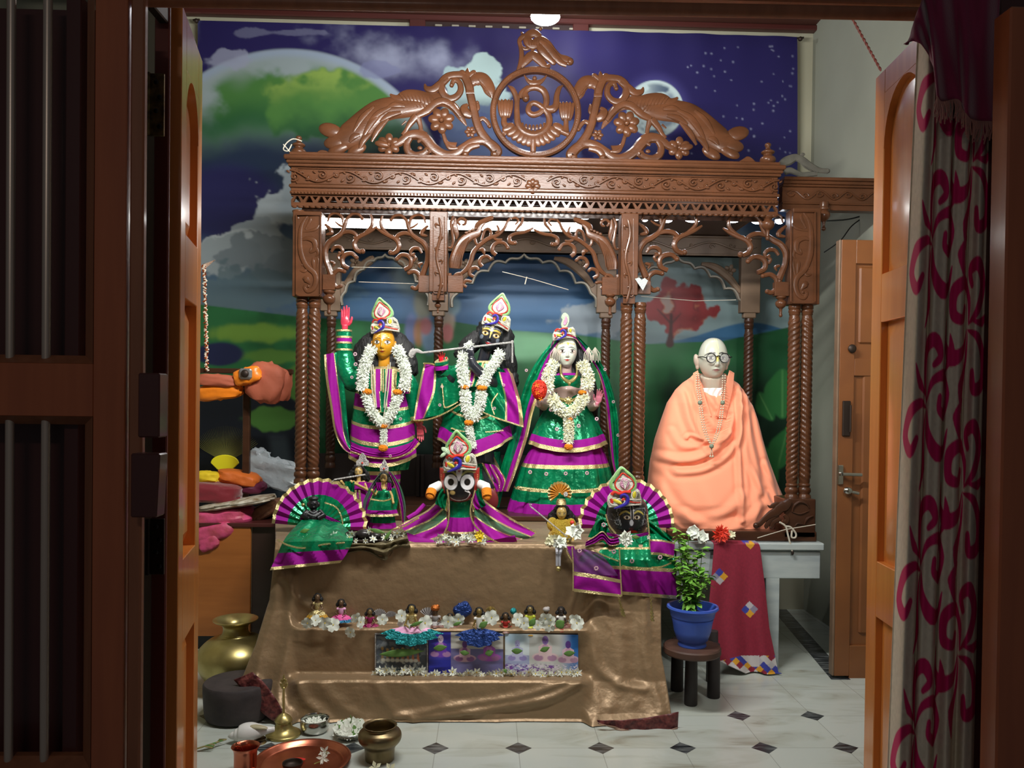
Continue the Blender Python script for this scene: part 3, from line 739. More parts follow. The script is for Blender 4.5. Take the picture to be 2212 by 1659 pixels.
 v([(1530, 730), (1560, 700), (1555, 655)], [12, 12, 10], 0, 14); v([(1510, 760), (1470, 740), (1450, 700), (1480, 670)], [20, 30, 24, 10], .004); blob(m, 1466, 712, 22, 28, YM - .01, None, tr, 0, 0, kk)
 # flowers
 flower(m, 1275, 795, 100, 7, YM - .012, tr, .3, 0, kk); flower(m, 1500, 883, 44, 6, YM - .012, tr, 0, 0, kk)
 flower(m, 865, 985, 88, 6, YM - .006, tr, .5, 0, kk); blob(m, 815, 980, 60, 28, YM - .016, None, tr, .2, 0, kk)
 return m
obj('peacock_scroll', crest_side(trL), M['wood'], crest); obj('peacock_scroll', crest_side(trR), M['wood'], crest)
# --- ring with the sacred syllable
c0 = Vector(XZ(1157, 243.5)); m = MB()
R_ = 91.5 * K; rg = []
for i in range(72):
 a = 2 * PI * i / 72; d = Vector((cos(a), 0, sin(a)))
 rg.append([c0 + d * (R_ + u * K) + Vector((0, v * K, 0)) for u, v in ((-6.5, 8), (-6.5, -5), (-3, -9), (3, -9), (6.5, -5), (6.5, 8))])
m.rings(rg, loop=True)
for i in range(110):
 a = 2 * PI * i / 110; m.ell(c0 + Vector((cos(a) * (R_ - 1.5 * K), -9.4 * K, sin(a) * (R_ - 1.5 * K))), (.003, .002, .003), 5, 4)
ring = obj('crest_ring', m, M['wood'], crest)
sB = 5.53; trB = lambda a, b: (1040 + a / sB, 50 + b / sB); kb = K / sB
m = MB(); v = lambda pts, r, ball=0, flat=.8, dy=0, mm=m: vine(mm, pts, r, YM - .005 - dy, trB, kb, 10, flat, 6, 0, ball)
v([(530, 890), (520, 830), (570, 780), (660, 770), (740, 810), (775, 890), (770, 970), (740, 1030), (680, 1080), (610, 1095), (560, 1050), (575, 980), (630, 955), (700, 985), (770, 1050), (810, 1130), (800, 1220), (730, 1300), (620, 1340), (510, 1300), (440, 1210), (425, 1080), (425, 950), (440, 880)],
 [36, 30, 30, 32, 34, 32, 30, 28, 28, 30, 28, 26, 26, 28, 30, 32, 34, 38, 44, 42, 34, 28, 26, 22])
m.ell(XZ(*trB(530, 900)), 44 * kb, 10, 8)
v([(425, 960), (410, 870), (370, 790), (315, 745)], [24, 26, 24, 5]); v([(760, 1010), (840, 1030), (890, 980), (900, 870), (930, 780), (975, 745)], [26, 40, 34, 28, 22, 5]); v([(460, 900), (480, 830), (560, 760)], [22, 24, 20])
v([(510, 620), (560, 690), (635, 720), (720, 690), (780, 625)], [5, 20, 34, 20, 5], 0, .6); m.ell(XZ(*trB(635, 660)), 28 * kb, 10, 8)
obj('sacred_syllable', m, M['wood'], ring)
m = MB(); v = lambda pts, r, ball=0, flat=.8, dy=0, mm=m: vine(mm, pts, r, YM - .008 - dy, trB, kb, 10, flat, 6, 0, ball)
for i in range(13):      # lotus base petals
 t = (i - 6) / 6; a = trB(620 + t * 300, 1260 + 150 * (1 - t * t)); q = Vector(XZ(*a)); q.y -= .012
 m.ell(q, (52 * kb, 20 * kb, 84 * kb), 10, 8, rot=MRot(-t * 1.0, 3, 'Y'))
for i in range(7):
 t = (i - 3) / 3; q = Vector(XZ(*trB(620 + t * 130, 1225 + 25 * (1 - t * t)))); m.ell(q, (20 * kb, 12 * kb, 40 * kb), 8, 6)
v([(618, 1400), (618, 1540)], [34, 26]); v([(300, 1240), (270, 1190), (275, 1120)], [36, 30, 26]); v([(1000, 1300), (1010, 1220), (1010, 1150)], [40, 26, 26]); v([(260, 1300), (300, 1330)], [24, 30]); v([(950, 1290), (1040, 1330)], [30, 26])
for cx in (285, 1015):
 q0 = Vector(XZ(*trB(cx, 1030 if cx < 500 else 1060)))
 for j, (dx, w_) in enumerate(((-60, 30), (60, 30), (-32, 34), (32, 34), (0, 40))):
  m.ell(q0 + Vector((dx * kb, -(.004 + .002 * j), 0)), (w_ * kb, 24 * kb, 115 * kb), 10, 8, rot=MRot(dx * .003, 3, 'Y'))
obj('lotus_carving', m, M['wood'], ring)
# --- bird above the ring
m = MB(); v = lambda pts, r, ball=0, flat=.7, dy=0, mm=m: vine(mm, pts, r, YM - .002 - dy, trB, kb, 10, flat, 6, 0, ball)
v([(700, 170), (630, 120), (560, 150), (560, 220), (620, 260), (700, 210), (780, 260), (850, 340), (920, 410), (1000, 440), (1060, 460)], [30, 40, 50, 60, 60, 60, 60, 50, 40, 44, 50], 44, .5)
v([(650, 240), (720, 320), (790, 400), (870, 480)], [20, 44, 40, 26], 22); v([(700, 210), (800, 300), (880, 400), (950, 470), (1020, 500)], [24, 34, 34, 30, 26], 0, .6, .010)
v([(560, 150), (500, 160), (455, 210), (470, 290), (480, 380), (470, 470), (440, 560), (400, 575)], [20, 24, 22, 22, 24, 24, 20, 5]); v([(470, 280), (530, 310), (590, 290)], [16, 18, 14])
v([(610, 270), (610, 340)], [22, 18]); v([(470, 520), (530, 450), (610, 385), (700, 450), (770, 520), (820, 500)], [24, 50, 56, 50, 30, 16], 0, .5); v([(490, 130), (480, 115)], [14, 12], 14)
m.ell(XZ(*trB(705, 70)), 22 * kb, 8, 6)
for i in range(6): v([(560 + i * 32, 200), (570 + i * 30, 262)], [4, 10, 4], 0, .8, .016)
obj('bird_carving', m, M['wood'], crest)
# --- turned finials and pendants
FIN = [(0, 0), (17, 0), (18, 4), (15, 8), (13, 10), (16, 15), (18, 21), (16, 27), (11, 31), (10, 34), (14, 37), (15, 41), (9, 45), (6, 48), (5, 51), (7, 55), (7, 59), (4, 62), (0, 63)]
FIN = [(a, b * .95) for a, b in FIN]
PEN = [(0, 0), (12, 0), (13, -4), (9, -8), (8, -10), (13, -14), (14, -20), (11, -27), (6, -31), (4, -34), (3.4, -44), (4.4, -47), (4.6, -50), (3, -53), (0, -54)]
def turned(name, prof, px, py, Y, parent, s=1, mt='wood'):
 q = P(px, py, Y); k = Y / F_PX * s
 return obj(name, MB().lathe([(a * k, b * k) for a, b in prof], q, 20, sm=3), M[mt], parent, auto=50)
turned('finial', FIN, 645, 348, YM, canopy, .9); turned('finial', FIN, 1658, 365, YM, canopy, .95)
turned('pendant', PEN, 645, 455, YM - .02, canopy, 1.0); turned('pendant', PEN, 1659, 466, YM - .02, canopy, 1.0)
turned('pendant', PEN, 711, 628, YM, canopy, .95); turned('pendant', PEN, 1318, 636, YM, canopy, .85); turned('pendant', PEN, 1687, 640, YM, canopy, .85)
turned('pendant', PEN, 946, 650, YM, canopy, .5)
# --- carved capital blocks
def scroll_relief(x0, x1, y0, y1, flip=1, Y=YM - .062, seed=0):
 """S-shaped leaf scroll traced from the left block (box 186..515 x 130..1050 of zoomed crop)"""
 m = MB(); tr = lambda a, b: ((lerp(x0, x1, (a - 186) / 300) if flip > 0 else lerp(x1, x0, (a - 186) / 300)), lerp(y0, y1, (b - 130) / 920))
 k = K * (x1 - x0) / 300; v = lambda pts, r, ball=0: vine(m, pts, r, Y, tr, k, 8, .55, 6, 0, ball)
 v([(320, 150), (260, 260), (245, 400), (255, 560), (310, 700), (390, 780), (410, 860), (380, 950), (320, 980), (290, 930), (330, 925)], [8, 16, 22, 24, 24, 24, 24, 22, 18, 14, 12], 14)
 v([(250, 420), (320, 400), (390, 430), (400, 510), (350, 550), (360, 500)], [8, 20, 26, 22, 12, 8]); v([(400, 480), (430, 560), (400, 600)], [16, 14, 4]); v([(300, 300), (350, 200), (340, 160)], [8, 14, 4]); v([(280, 330), (400, 300), (440, 250)], [5, 14, 4])
 v([(330, 720), (290, 760), (240, 750)], [6, 14, 5]); v([(300, 700), (260, 690)], [6, 10]); v([(390, 760), (380, 660), (375, 610)], [5, 18, 4]); v([(410, 760), (430, 650), (420, 600)], [4, 10, 3]); v([(270, 840), (310, 850), (350, 900)], [6, 30, 8])
 e = [(205, 140), (205, 1010), (240, 1030), (430, 1030), (455, 1010), (455, 140)]
 return m, [XZ(*tr(a, b), YM - .06) for a, b in e]
def block(x0, x1, y0, y1, relief=True, flip=1, Y=YM):
 dep = .05
 a, b = P(x0, y1, Y), P(x1, y0, Y)
 m = MB(); m.box(a.x, b.x, Y - dep, Y + dep, a.z, b.z, bev=.003)
 o = obj('capital_block', m, M['wood'], canopy)
 if relief:
  r, e = scroll_relief(x0, x1, y0, y1, flip, Y - dep); r.tube(e + [e[0]], .0035, 6, flat=1)
  obj('scroll_carving', r, M['wood'], o)
 return o
block(636, 699, 462, 643); block(1702, 1765, 455, 659, True, -1)
for (x0, x1, ya, yb) in ((928, 968, 462, 633), (1337, 1376, 466, 640)):
 o = block(x0, x1, ya, yb, False)
 xm = (x0 + x1) / 2; m = MB()
 a, b = P(x0 + 6, yb + 18, YM), P(x1 - 7, yb, YM); m.box(a.x, b.x, YM - .04, YM + .04, a.z, b.z, bev=.002)
 pts = [(xm + 5 * sin(t * PI * 3.2), ya + 8 + (yb + 4 - ya) * t) for t in lsp(0, 1, 30)]
 vine(m, pts, [1.5] + [3] * 28 + [2], YM - .055, k=K, flat=.8, sm=0)
 for i in range(6):
  yy = ya + 25 + i * 26; s = 1 if i % 2 else -1
  vine(m, [(xm - s * 2, yy), (xm + s * 7, yy - 3), (xm + s * 6, yy + 5)], [1, 2.6, 1], YM - .053, k=K)
 vine(m, [(xm - 12, ya + 6), (xm - 12, yb - 4), (xm - 10, yb), (xm + 10, yb), (xm + 12, yb - 4), (xm + 12, ya + 6)], 1.2, YM - .05, k=K, sm=0)
 obj('vine_carving', m, M['wood'], o)
# little shelves carrying the scroll brackets
for (x0, x1, ya, yb) in ((699, 724, 594, 627), (905, 928, 596, 632), (968, 1000, 596, 632), (1300, 1337, 600, 638), (1376, 1404, 608, 636), (1672, 1702, 610, 640)):
 a, b = P(x0, yb, YM), P(x1, ya, YM); obj('bracket_shelf', MB().box(a.x - .002, b.x + .002, YM - .018, YM + .018, a.z, b.z, bev=.002), M['wood'], canopy)
# --- scroll brackets
s1 = 5.185
def bracketA(tr, k):
 m = MB(); v = lambda pts, r, ball=0: vine(m, pts, r, YM, tr, k, 8, .9, 6, 0, ball)
 v([(600, 800), (570, 720), (540, 630), (535, 520), (580, 430), (660, 375), (720, 320), (755, 230), (780, 165), (840, 115), (910, 125), (945, 165)], [30, 26, 24, 26, 26, 24, 20, 18, 14, 14, 14, 12], 20)
 v([(700, 340), (780, 315), (850, 330), (890, 370), (860, 385)], [14, 20, 20, 16, 12], 18)
 v([(600, 540), (635, 490), (690, 485), (725, 520), (715, 560), (685, 545)], [12, 16, 18, 16, 12, 12], 12); v([(700, 560), (675, 590), (690, 625)], [12, 14, 12], 14)
 v([(590, 650), (630, 670), (615, 710)], [10, 14, 4])
 v([(590, 800), (615, 880), (660, 935), (705, 925)], [20, 20, 20, 18], 24); v([(620, 860), (625, 790), (680, 745), (745, 760)], [16, 20, 20, 18], 24)
 v([(795, 725), (735, 690), (722, 620), (760, 570), (830, 560), (880, 605)], [20, 22, 22, 22, 20, 18], 26)
 v([(935, 545), (880, 515), (858, 450), (895, 385), (970, 345), (1050, 300), (1112, 255)], [20, 22, 22, 20, 18, 16, 8], 0); v([(935, 545), (950, 535)], [20, 22], 30)
 v([(1040, 120), (1060, 190), (1045, 260), (975, 330), (930, 350)], [10, 14, 16, 14, 12], 18); v([(560, 200), (585, 130), (650, 110), (720, 150), (740, 240)], [8, 12, 12, 14, 12]); v([(530, 230), (590, 290), (600, 330), (550, 345)], [10, 18, 18, 12], 14)
 v([(640, 200), (690, 240), (740, 260)], [6, 10, 10])
 return m
c1 = lambda a, b: (600 + a / s1, 440 + b / s1)
mir = lambda f, cx: (lambda a, b: (2 * cx - f(a, b)[0], f(a, b)[1] + 3))
cR = lambda a, b: (1376 + (a - 515) / s1 * 1.22, 634 - (970 - b) / s1 * 1.06)
cR2 = lambda a, b: (1702 - (a - 515) / s1 * 1.22, 639 - (970 - b) / s1 * 1.06)
for tr, k in ((c1, K / s1), (mir(c1, 813.5), K / s1), (cR, K / s1 * 1.15), (cR2, K / s1 * 1.15)):
 obj('scroll_bracket', bracketA(tr, k), M['wood'], canopy)
c2 = lambda a, b: (950 + a / s1, 440 + b / s1)
def bracketB(tr):
 k = K / s1; m = MB(); v = lambda pts, r, ball=0, flat=.9, dy=0: vine(m, pts, r, YM - dy, tr, k, 8, flat, 6, 0, ball)
 v([(105, 780), (108, 860), (150, 920), (210, 935), (235, 890), (205, 880)], [22, 26, 26, 24, 18, 16], 18); v([(150, 850), (180, 800), (235, 785), (240, 830)], [16, 18, 16, 12], 14)
 v([(120, 970), (190, 975), (245, 970)], [24, 16, 12])
 v([(230, 790), (300, 735), (345, 650), (375, 550), (430, 480), (510, 415), (560, 385), (650, 350), (720, 280), (755, 210), (790, 160)], [16, 22, 22, 22, 20, 20, 20, 16, 14, 12, 10])
 v([(560, 385), (575, 330), (550, 285), (505, 300), (480, 370), (470, 410)], [14, 14, 14, 14, 12, 10]); v([(430, 330), (395, 390), (410, 450), (440, 460)], [12, 14, 12, 10]); v([(600, 380), (640, 405), (700, 400)], [12, 14, 8])
 v([(440, 520), (480, 520), (500, 570)], [8, 22, 8]); v([(400, 300), (430, 230), (560, 170), (600, 160)], [12, 24, 24, 16])
 v([(165, 725), (175, 640), (215, 520), (270, 420), (340, 365), (420, 330), (450, 270), (500, 210)], [58, 70, 66, 60, 48, 32, 20, 14], 0, .45, .004)
 for i in range(5): v([(150 + i * 22, 700), (185 + i * 18, 560), (250 + i * 14, 440 - i * 4), (330, 370)], [3, 7, 7, 3], 0, .9, .016)
 for i in range(4): blob(m, 300 + i * 34, 325 - i * 16, 20, 16, YM - .012, None, tr, -.4, 0, k)
 v([(300, 935), (262, 905), (290, 865), (345, 870)], [14, 16, 16, 14], 18); v([(380, 820), (335, 790), (345, 735), (400, 715), (430, 735)], [16, 18, 18, 16, 14], 20)
 v([(475, 705), (445, 660), (470, 605), (530, 590), (570, 620)], [18, 18, 18, 16, 14], 20); v([(630, 575), (592, 540), (600, 475), (655, 435), (725, 445), (760, 495)], [20, 20, 20, 18, 16, 16], 24)
 v([(830, 445), (785, 430), (785, 375), (840, 340), (930, 325), (1000, 300), (1048, 270)], [20, 20, 18, 16, 16, 14, 8]); v([(830, 445), (840, 440)], [20, 22], 26)
 v([(155, 140), (125, 220), (140, 320), (150, 420), (130, 490), (100, 490)], [12, 14, 14, 14, 12, 10], 12); v([(175, 160), (170, 260), (190, 340), (185, 400)], [8, 26, 20, 5], 0, .5)
 v([(230, 240), (200, 200), (240, 165), (290, 190), (280, 230), (250, 235)], [10, 14, 14, 14, 12, 10]); v([(930, 150), (920, 210), (880, 260), (850, 300)], [10, 14, 12, 8], 12); v([(640, 240), (660, 300), (620, 330)], [8, 12, 6]); v([(800, 170), (850, 160), (880, 190), (850, 230)], [8, 12, 10, 8], 10)
 return m
obj('peacock_bracket', bracketB(c2), M['wood'], canopy); obj('peacock_bracket', bracketB(mir(c2, 1152.5)), M['wood'], canopy)
# --- twisted pillars
def pillar(px, ytop, ybot, rpx, Y, hand=1, parent=canopy, mt='wood'):
 a, b = P(px, ytop, Y), P(px, ybot, Y); x = a.x; k = Y / F_PX; R = rpx * k; zt, zb_ = a.z, b.z; m = MB(); H = zt - zb_
 cap = 24 * k; base = 34 * k; nz = int((H - cap - base) / .004); rings = []
 for j in range(nz + 1):
  z = zb_ + base + (H - cap - base) * j / nz; e = min(1, min(j, nz - j) / 8)
  rings.append([(x + cos(t) * rr, Y + sin(t) * rr, z) for t in [2 * PI * i / 28 for i in range(28)]
      for rr in [R * (.80 + .20 * e * (1 - (abs(((4 * (t * hand) + z * 2 * PI / .0265) / (2 * PI)) % 1 - .5) * 2) ** 2.2))]])
 m.rings(rings)
 m.lathe([(0, 0), (R * .9, 0), (R * .95, -3 * k), (R, -5 * k), (R, -9 * k), (R * .86, -11 * k), (R * .98, -13 * k), (R * .98, -17 * k), (R * .86, -19 * k), (R * .92, -22 * k), (R * .7, -25 * k), (0, -25 * k)], (x, Y, zt), 24)
 m.lathe([(0, 36 * k), (R * .7, 36 * k), (R * .95, 33 * k), (R * .95, 29 * k), (R * .82, 27 * k), (R * 1.05, 23 * k), (R * 1.08, 17 * k), (R * .9, 13 * k), (R * .88, 11 * k), (R * 1.08, 8 * k), (R * 1.1, 0), (0, 0)], (x, Y, zb_), 24)
 return obj('twisted_pillar', m, M[mt], parent, auto=60)
for (px, yt, yb, hd) in ((653, 643, 1044, -1), (680, 643, 1044, 1), (1353.5, 654, 1052, -1), (1383, 654, 1052, 1), (1716.5, 658, 1078, -1), (1744, 658, 1078, 1)): pillar(px, yt, yb, 13.2, YM, hd)
# --- rear frame
zr0, zr1 = Zp(548, YK), Zp(505, YK); xr0, xr1 = Xp(690, YK, 600), Xp(1640, YK, 600)
m = MB(); m.box(xr0, xr1, YK - .03, YK + .02, zr0, zr1, bev=.003); m.box(xr0, xr1, YK - .04, YK + .02, zr1 - .012, zr1, bev=.003); m.box(xr0, xr1, YK - .04, YK + .02, zr0, zr0 + .012, bev=.003)
rear = obj('rear_beam', m, M['wood_grey'], canopy)
m = MB(); pts = [(lerp(xr0 + .03, xr1 - .03, t), YK - .034, (zr0 + zr1) / 2 + .022 * sin(t * 44)) for t in lsp(0, 1, 160)]
m.tube(pts, .006, 6)
for i in range(22):
 cx_ = lerp(xr0 + .06, xr1 - .06, i / 21); s = 1 if i % 2 else -1
 m.tube([(cx_ + .02 * (1 - q) * cos(5 * q), YK - .034, (zr0 + zr1) / 2 - s * .006 + s * .02 * (1 - q) * sin(5 * q)) for q in lsp(0, 1, 12)], .005, 6)
obj('scroll_carving', m, M['wood_grey'], rear)
for (px, yt, hd) in ((716, 684, -1), (948, 684, 1), (1309, 688, 1), (1618, 688, -1)):
 a, b = P(px - 22, yt, YK), P(px + 22, 548, YK); mb = MB().box(a.x, b.x, YK - .035, YK + .02, a.z + .03, b.z, bev=.004).box(a.x + .02, b.x - .02, YK - .03, YK + .015, a.z, a.z + .035, bev=.006)
 obj('rear_post', mb, M['wood_grey'], canopy)
 pillar(px, yt, 1010, 10.5, YK, hd, mt='wood_dark')
# cusped arches between the rear posts (light on their edges put in as a paler wood)
def cusp(xc, half, ytop, yspring, n=5):
 """outline px points of a multifoil arch, left spring -> apex -> right spring"""
 out = []
 P0 = [(xc - half, yspring), (xc - half * .93, yspring - 30), (xc - half * .72, yspring - 52), (xc - half * .5, yspring - 78), (xc - half * .26, yspring - 96), (xc, ytop)]
 for i in range(len(P0) - 1):
  (a, b), (c, d) = P0[i], P0[i + 1]
  for j in range(8):
   t = j / 8; bul = .30 * sin(PI * t); s = 1 if i < len(P0) - 2 else cos(PI * t) * .6
   nx, ny = -(d - b), (c - a); out.append((a + (c - a) * t + ny * 0 - abs(d - b) * bul * s * .6, b + (d - b) * t - abs(c - a) * bul * s))
 out.append(P0[-1])
 return out + [(2 * xc - a, b) for a, b in out[-2::-1]]
for (xc, half, yt, ys) in ((832, 92, 548, 660), (1132, 155, 548, 664), (1463, 142, 552, 676)):
 arc = cusp(xc, half, yt + 2, ys); m = MB()
 q = [P(a, b, YK - .01) for a, b in arc]
 # a narrow frame following the arch, with web panels in the spandrels
 m.tube([(p.x, YK - .012, p.z) for p in q], .009, 6, flat=1.6)
 fr = obj('rear_arch', m, M['lit_edge'], canopy, auto=50)
 for s in (-1, 1):
  w_ = MB()
  h = [(a, b) for a, b in (arc[:len(arc) // 2 + 1] if s < 0 else arc[len(arc) // 2:][::-1])]
  for i in range(0, min(16, len(h) - 1)):
   (a, b), (c, d) = h[i], h[i + 1]; e = xc + s * (half + 6)
   pa, pb, pc, pd = P(a, b, YK), P(c, d, YK), P(e, d, YK), P(e, b, YK)
   w_.prism([(pa.x, pa.z), (pb.x, pb.z), (pc.x, pc.z), (pd.x, pd.z)] if abs(b - d) > .3 else [(pa.x, pa.z), (pb.x, pb.z + .002), (pc.x, pc.z + .004), (pd.x, pd.z)], YK - .008, YK + .008)
  # scroll vine in the spandrel
  vine(w_, [(xc + s * (half - 6), ys - 45), (xc + s * (half - 30), ys - 75), (xc + s * (half - 60), ys - 98), (xc + s * (half - 90) if half > 100 else xc + s * 25, ys - 106)], [6, 9, 9, 4], YK - .004, k=YK / F_PX)
  flower(w_, xc + s * (half - 28), ys - 92, 13, 5, YK - .006, k=YK / F_PX)
  obj('spandrel', w_, M['wood_grey'], fr)
m = MB(); q0 = [(1367, 606), (1376, 603), (1381, 608), (1388, 604), (1395, 610), (1384, 631)]; m.prism([(P(a, b, YM).x, P(a, b, YM).z) for a, b in q0], YM - .056, YM - .054)
o = obj('paper_tag', m, mat('white_glitter_paper', C(200, 208, 206), .5, bump=1, bscale=300)); tag(o, 'white glittery paper tag stuck on the post between the middle and right bays', 'paper')
m = MB(); m.tube([P(652, 305, YM - .05), P(634, 300, YM - .05), P(620, 308, YM - .05), P(612, 322, YM - .05), P(622, 326, YM - .05), P(630, 312, YM - .05)], .0028, 6, sm=5); m.tube([P(612, 312, YM - .05), P(626, 328, YM - .05), P(634, 342, YM - .05)], .0026, 6, sm=4)
o = obj('loose_string', m, M['cord']); tag(o, 'loose pale string looped round the left corner finial', 'string')
# cross lines of string under the canopy
for pts, lb in (([P(760, 577, 4.5), P(870, 579, 4.5)], 'upper thin string tied across the left arch'), ([P(775, 609, 4.45), P(895, 613, 4.45)], 'lower thin string tied across the left arch'), ([P(1385, 640, 4.45), P(1500, 650, 4.45), P(1590, 648, 4.45)], 'thin sagging string before the red tree in the right arch')):
 o = obj('hanging_string', MB().tube(pts, .0018, 5), M['cord']); tag(o, lb, 'string')
m = MB(); m.tube([P(1085, 587, 4.4), P(1150, 603, 4.4), P(1228, 626, 4.4)], .0018, 5); m.tube([P(1138, 598, 4.4), P(1134, 614, 4.4)], .003, 5)
o = obj('hanging_string', m, M['cord']); tag(o, 'slanting pale string tied across the middle arch', 'string')
# --- second carved frame on the right, beyond the canopy
YR = 4.02
sf = thing('carved_side_frame', 'carved wooden beam running right from the canopy to the side wall', 'shrine frame', (1.6, YR, 1.9))
a, b = P(1686, 452, YR), P(1905, 386, YR); m = MB()
xa, xb = a.x, XR - .005
for (y0, y1, d) in ((383, 390, .05), (390, 397, .04), (397, 402, .03), (402, 436, .02), (436, 440, .03), (440, 452, .024)):
 m.box(xa, xb, YR - d, YR + .03, Zp(y1 - 8, YR), Zp(y0 - 8, YR), bev=.002)
bm = obj('beam', m, M['wood'], sf)
m = MB(); zc = Zp(411, YR); pts = [(lerp(xa + .02, xb - .02, t), YR - .022, zc + .020 * sin(t * 22)) for t in lsp(0, 1, 60)]; m.tube(pts, .005, 6)
for i in range(7):
 cx_ = lerp(xa + .04, xb - .05, i / 6); s = 1 if i % 2 else -1
 m.tube([(cx_ + .02 * (1 - q) * cos(6 * q), YR - .022, zc - s * .005 + s * .018 * (1 - q) * sin(6 * q)) for q in lsp(0, 1, 14)], .005, 6)
obj('scroll_carving', m, M['wood'], bm)
turned('pendant', [(0, 14), (10, 14), (10, 0), (13, 0), (13, -4), (10, -7), (13, -11), (14, -17), (11, -24), (6, -29), (4, -32), (3, -42), (5, -46), (4, -50), (0, -52)], 1780, 450, YR - .03, sf, .95)
o = thing('fallen_carving', 'dusty grey wooden peacock carving lying on the side beam right of the canopy', 'carving', P(1740, 378, YR))
m = MB(); sC = 8.295; trC = lambda a, b: (1680 + a / sC, 320 + b / sC); v = lambda pts, r, ball=0, flat=.5, dy=0: vine(m, pts, r, YR - dy, trC, K / sC, 8, flat, 6, 0, ball)
v([(20, 440), (40, 330), (110, 260), (200, 220), (320, 170), (430, 210), (520, 290), (620, 350), (760, 400), (900, 410)], [50, 60, 80, 90, 70, 70, 80, 70, 50, 50], 40)
v([(380, 220), (420, 150), (450, 110), (480, 130)], [40, 30, 26, 16]); v([(120, 430), (220, 400), (330, 440), (440, 480), (560, 470), (700, 450)], [60, 60, 40, 40, 50, 40]); v([(60, 260), (110, 200), (130, 180)], [20, 24, 10])
for i in range(4): v([(440 + i * 50, 300 + i * 22), (560 + i * 55, 400 + i * 12)], [5, 12, 5], 0, .8, .012)
obj('peacock_shape', m, M['dusty'], o)
# black wires on the right wall
m = MB(); m.tube([P(1766, 478, 4.3), P(1830, 474, 4.3), P(1872, 463, 4.3)], .004, 6, sm=6); m.tube([P(1872, 465, 4.3), P(1840, 488, 4.3), P(1815, 520, 4.3), P(1780, 545, 4.35)], .0035, 6, sm=6)
o = obj('black_cable', m, M['black']); tag(o, 'black electric cables looping under the side beam right of the canopy', 'cable')
m = MB()
for ph in (0, PI):
 m.tube([P(lerp(1640, 1903, t) + 1.6 * sin(t * 170 + ph), lerp(-326, 152, t) + 1.2 * cos(t * 170 + ph), 3.4 + .004 * cos(t * 170 + ph)) for t in lsp(0, 1, 300)], .0034, 6)
o = obj('twisted_flex', m, mat('dark_red_flex', C(96, 44, 36), .6)); tag(o, 'dark red twisted flex hanging diagonally in front of the side wall, upper right', 'cable')
# ================================================================ lamps
tb = thing('tube_light', 'long glowing fluorescent tube mounted inside the canopy behind the carved brackets', 'lamp', P(970, 480, 4.25))
a, b = P(703, 482, 4.25), P(1244, 491, 4.25)
M['tube'] = mat('glowing_tube', (1, 1, 1), emit=(1, .99, .96), estr=26)
obj('glass_tube', MB().tube([a, b], .022, 14), M['tube'], tb)
m = MB(); m.box(a.x - .03, b.x + .03, 4.275, 4.32, a.z - .01, a.z + .035, bev=.004)
m.box(a.x - .03, a.x, 4.23, 4.3, a.z - .024, a.z + .03, bev=.004); m.box(b.x, b.x + .03, 4.23, 4.3, b.z - .024, b.z + .03, bev=.004)
obj('batten', m, M['white'], tb)
M['led'] = mat('glowing_led', (1, 1, 1), emit=(.86, .9, 1), estr=22)
for i, (px, py, w_) in enumerate(((1264, 467, 13), (1301, 467, 8), (1331, 469, 9), (1393, 472, 8), (1418, 470, 8), (1442, 474, 11), (1497, 473, 19), (1583, 474, 17), (1636, 477, 13), (1684, 477, 10))):
 k = 4.12 / F_PX; q = P(px, py, 4.12); t = thing('led_spot', 'small round white LED spot under the right half of the canopy', 'lamp', q, 'LED spots under the canopy')
 obj('lens', MB().ell(q, (w_ * k, w_ * k * .8, 7 * k), 14, 8), M['led'], t)
 obj('rim', MB().lathe([(w_ * k, .004), (w_ * k * 1.12, .004), (w_ * k * 1.12, .016), (0, .018)], q, 16), M['iron'], t)
ROOF = MB().box(xL + .05, xR - .05, YM + .0, YK, Zp(462, YM) + .06, Zp(462, YM) + .075)
obj('roof_board', ROOF, M['wood_dark'], canopy, smooth=False)
q = P(1178, 36, 4.5); t = thing('ceiling_lamp', 'round glowing lamp hanging from the ceiling above the crest', 'lamp', q)
M['lamp'] = mat('glowing_lamp', (1, 1, 1), emit=(.95, .98, 1), estr=18)
obj('lamp_bulb', MB().ell(q, (.082, .082, .036), 20, 12), M['lamp'], t); obj('lamp_holder', MB().tube([q + Vector((0, 0, .03)), (q.x, q.y, ZC)], .03, 12), M['white'], t)
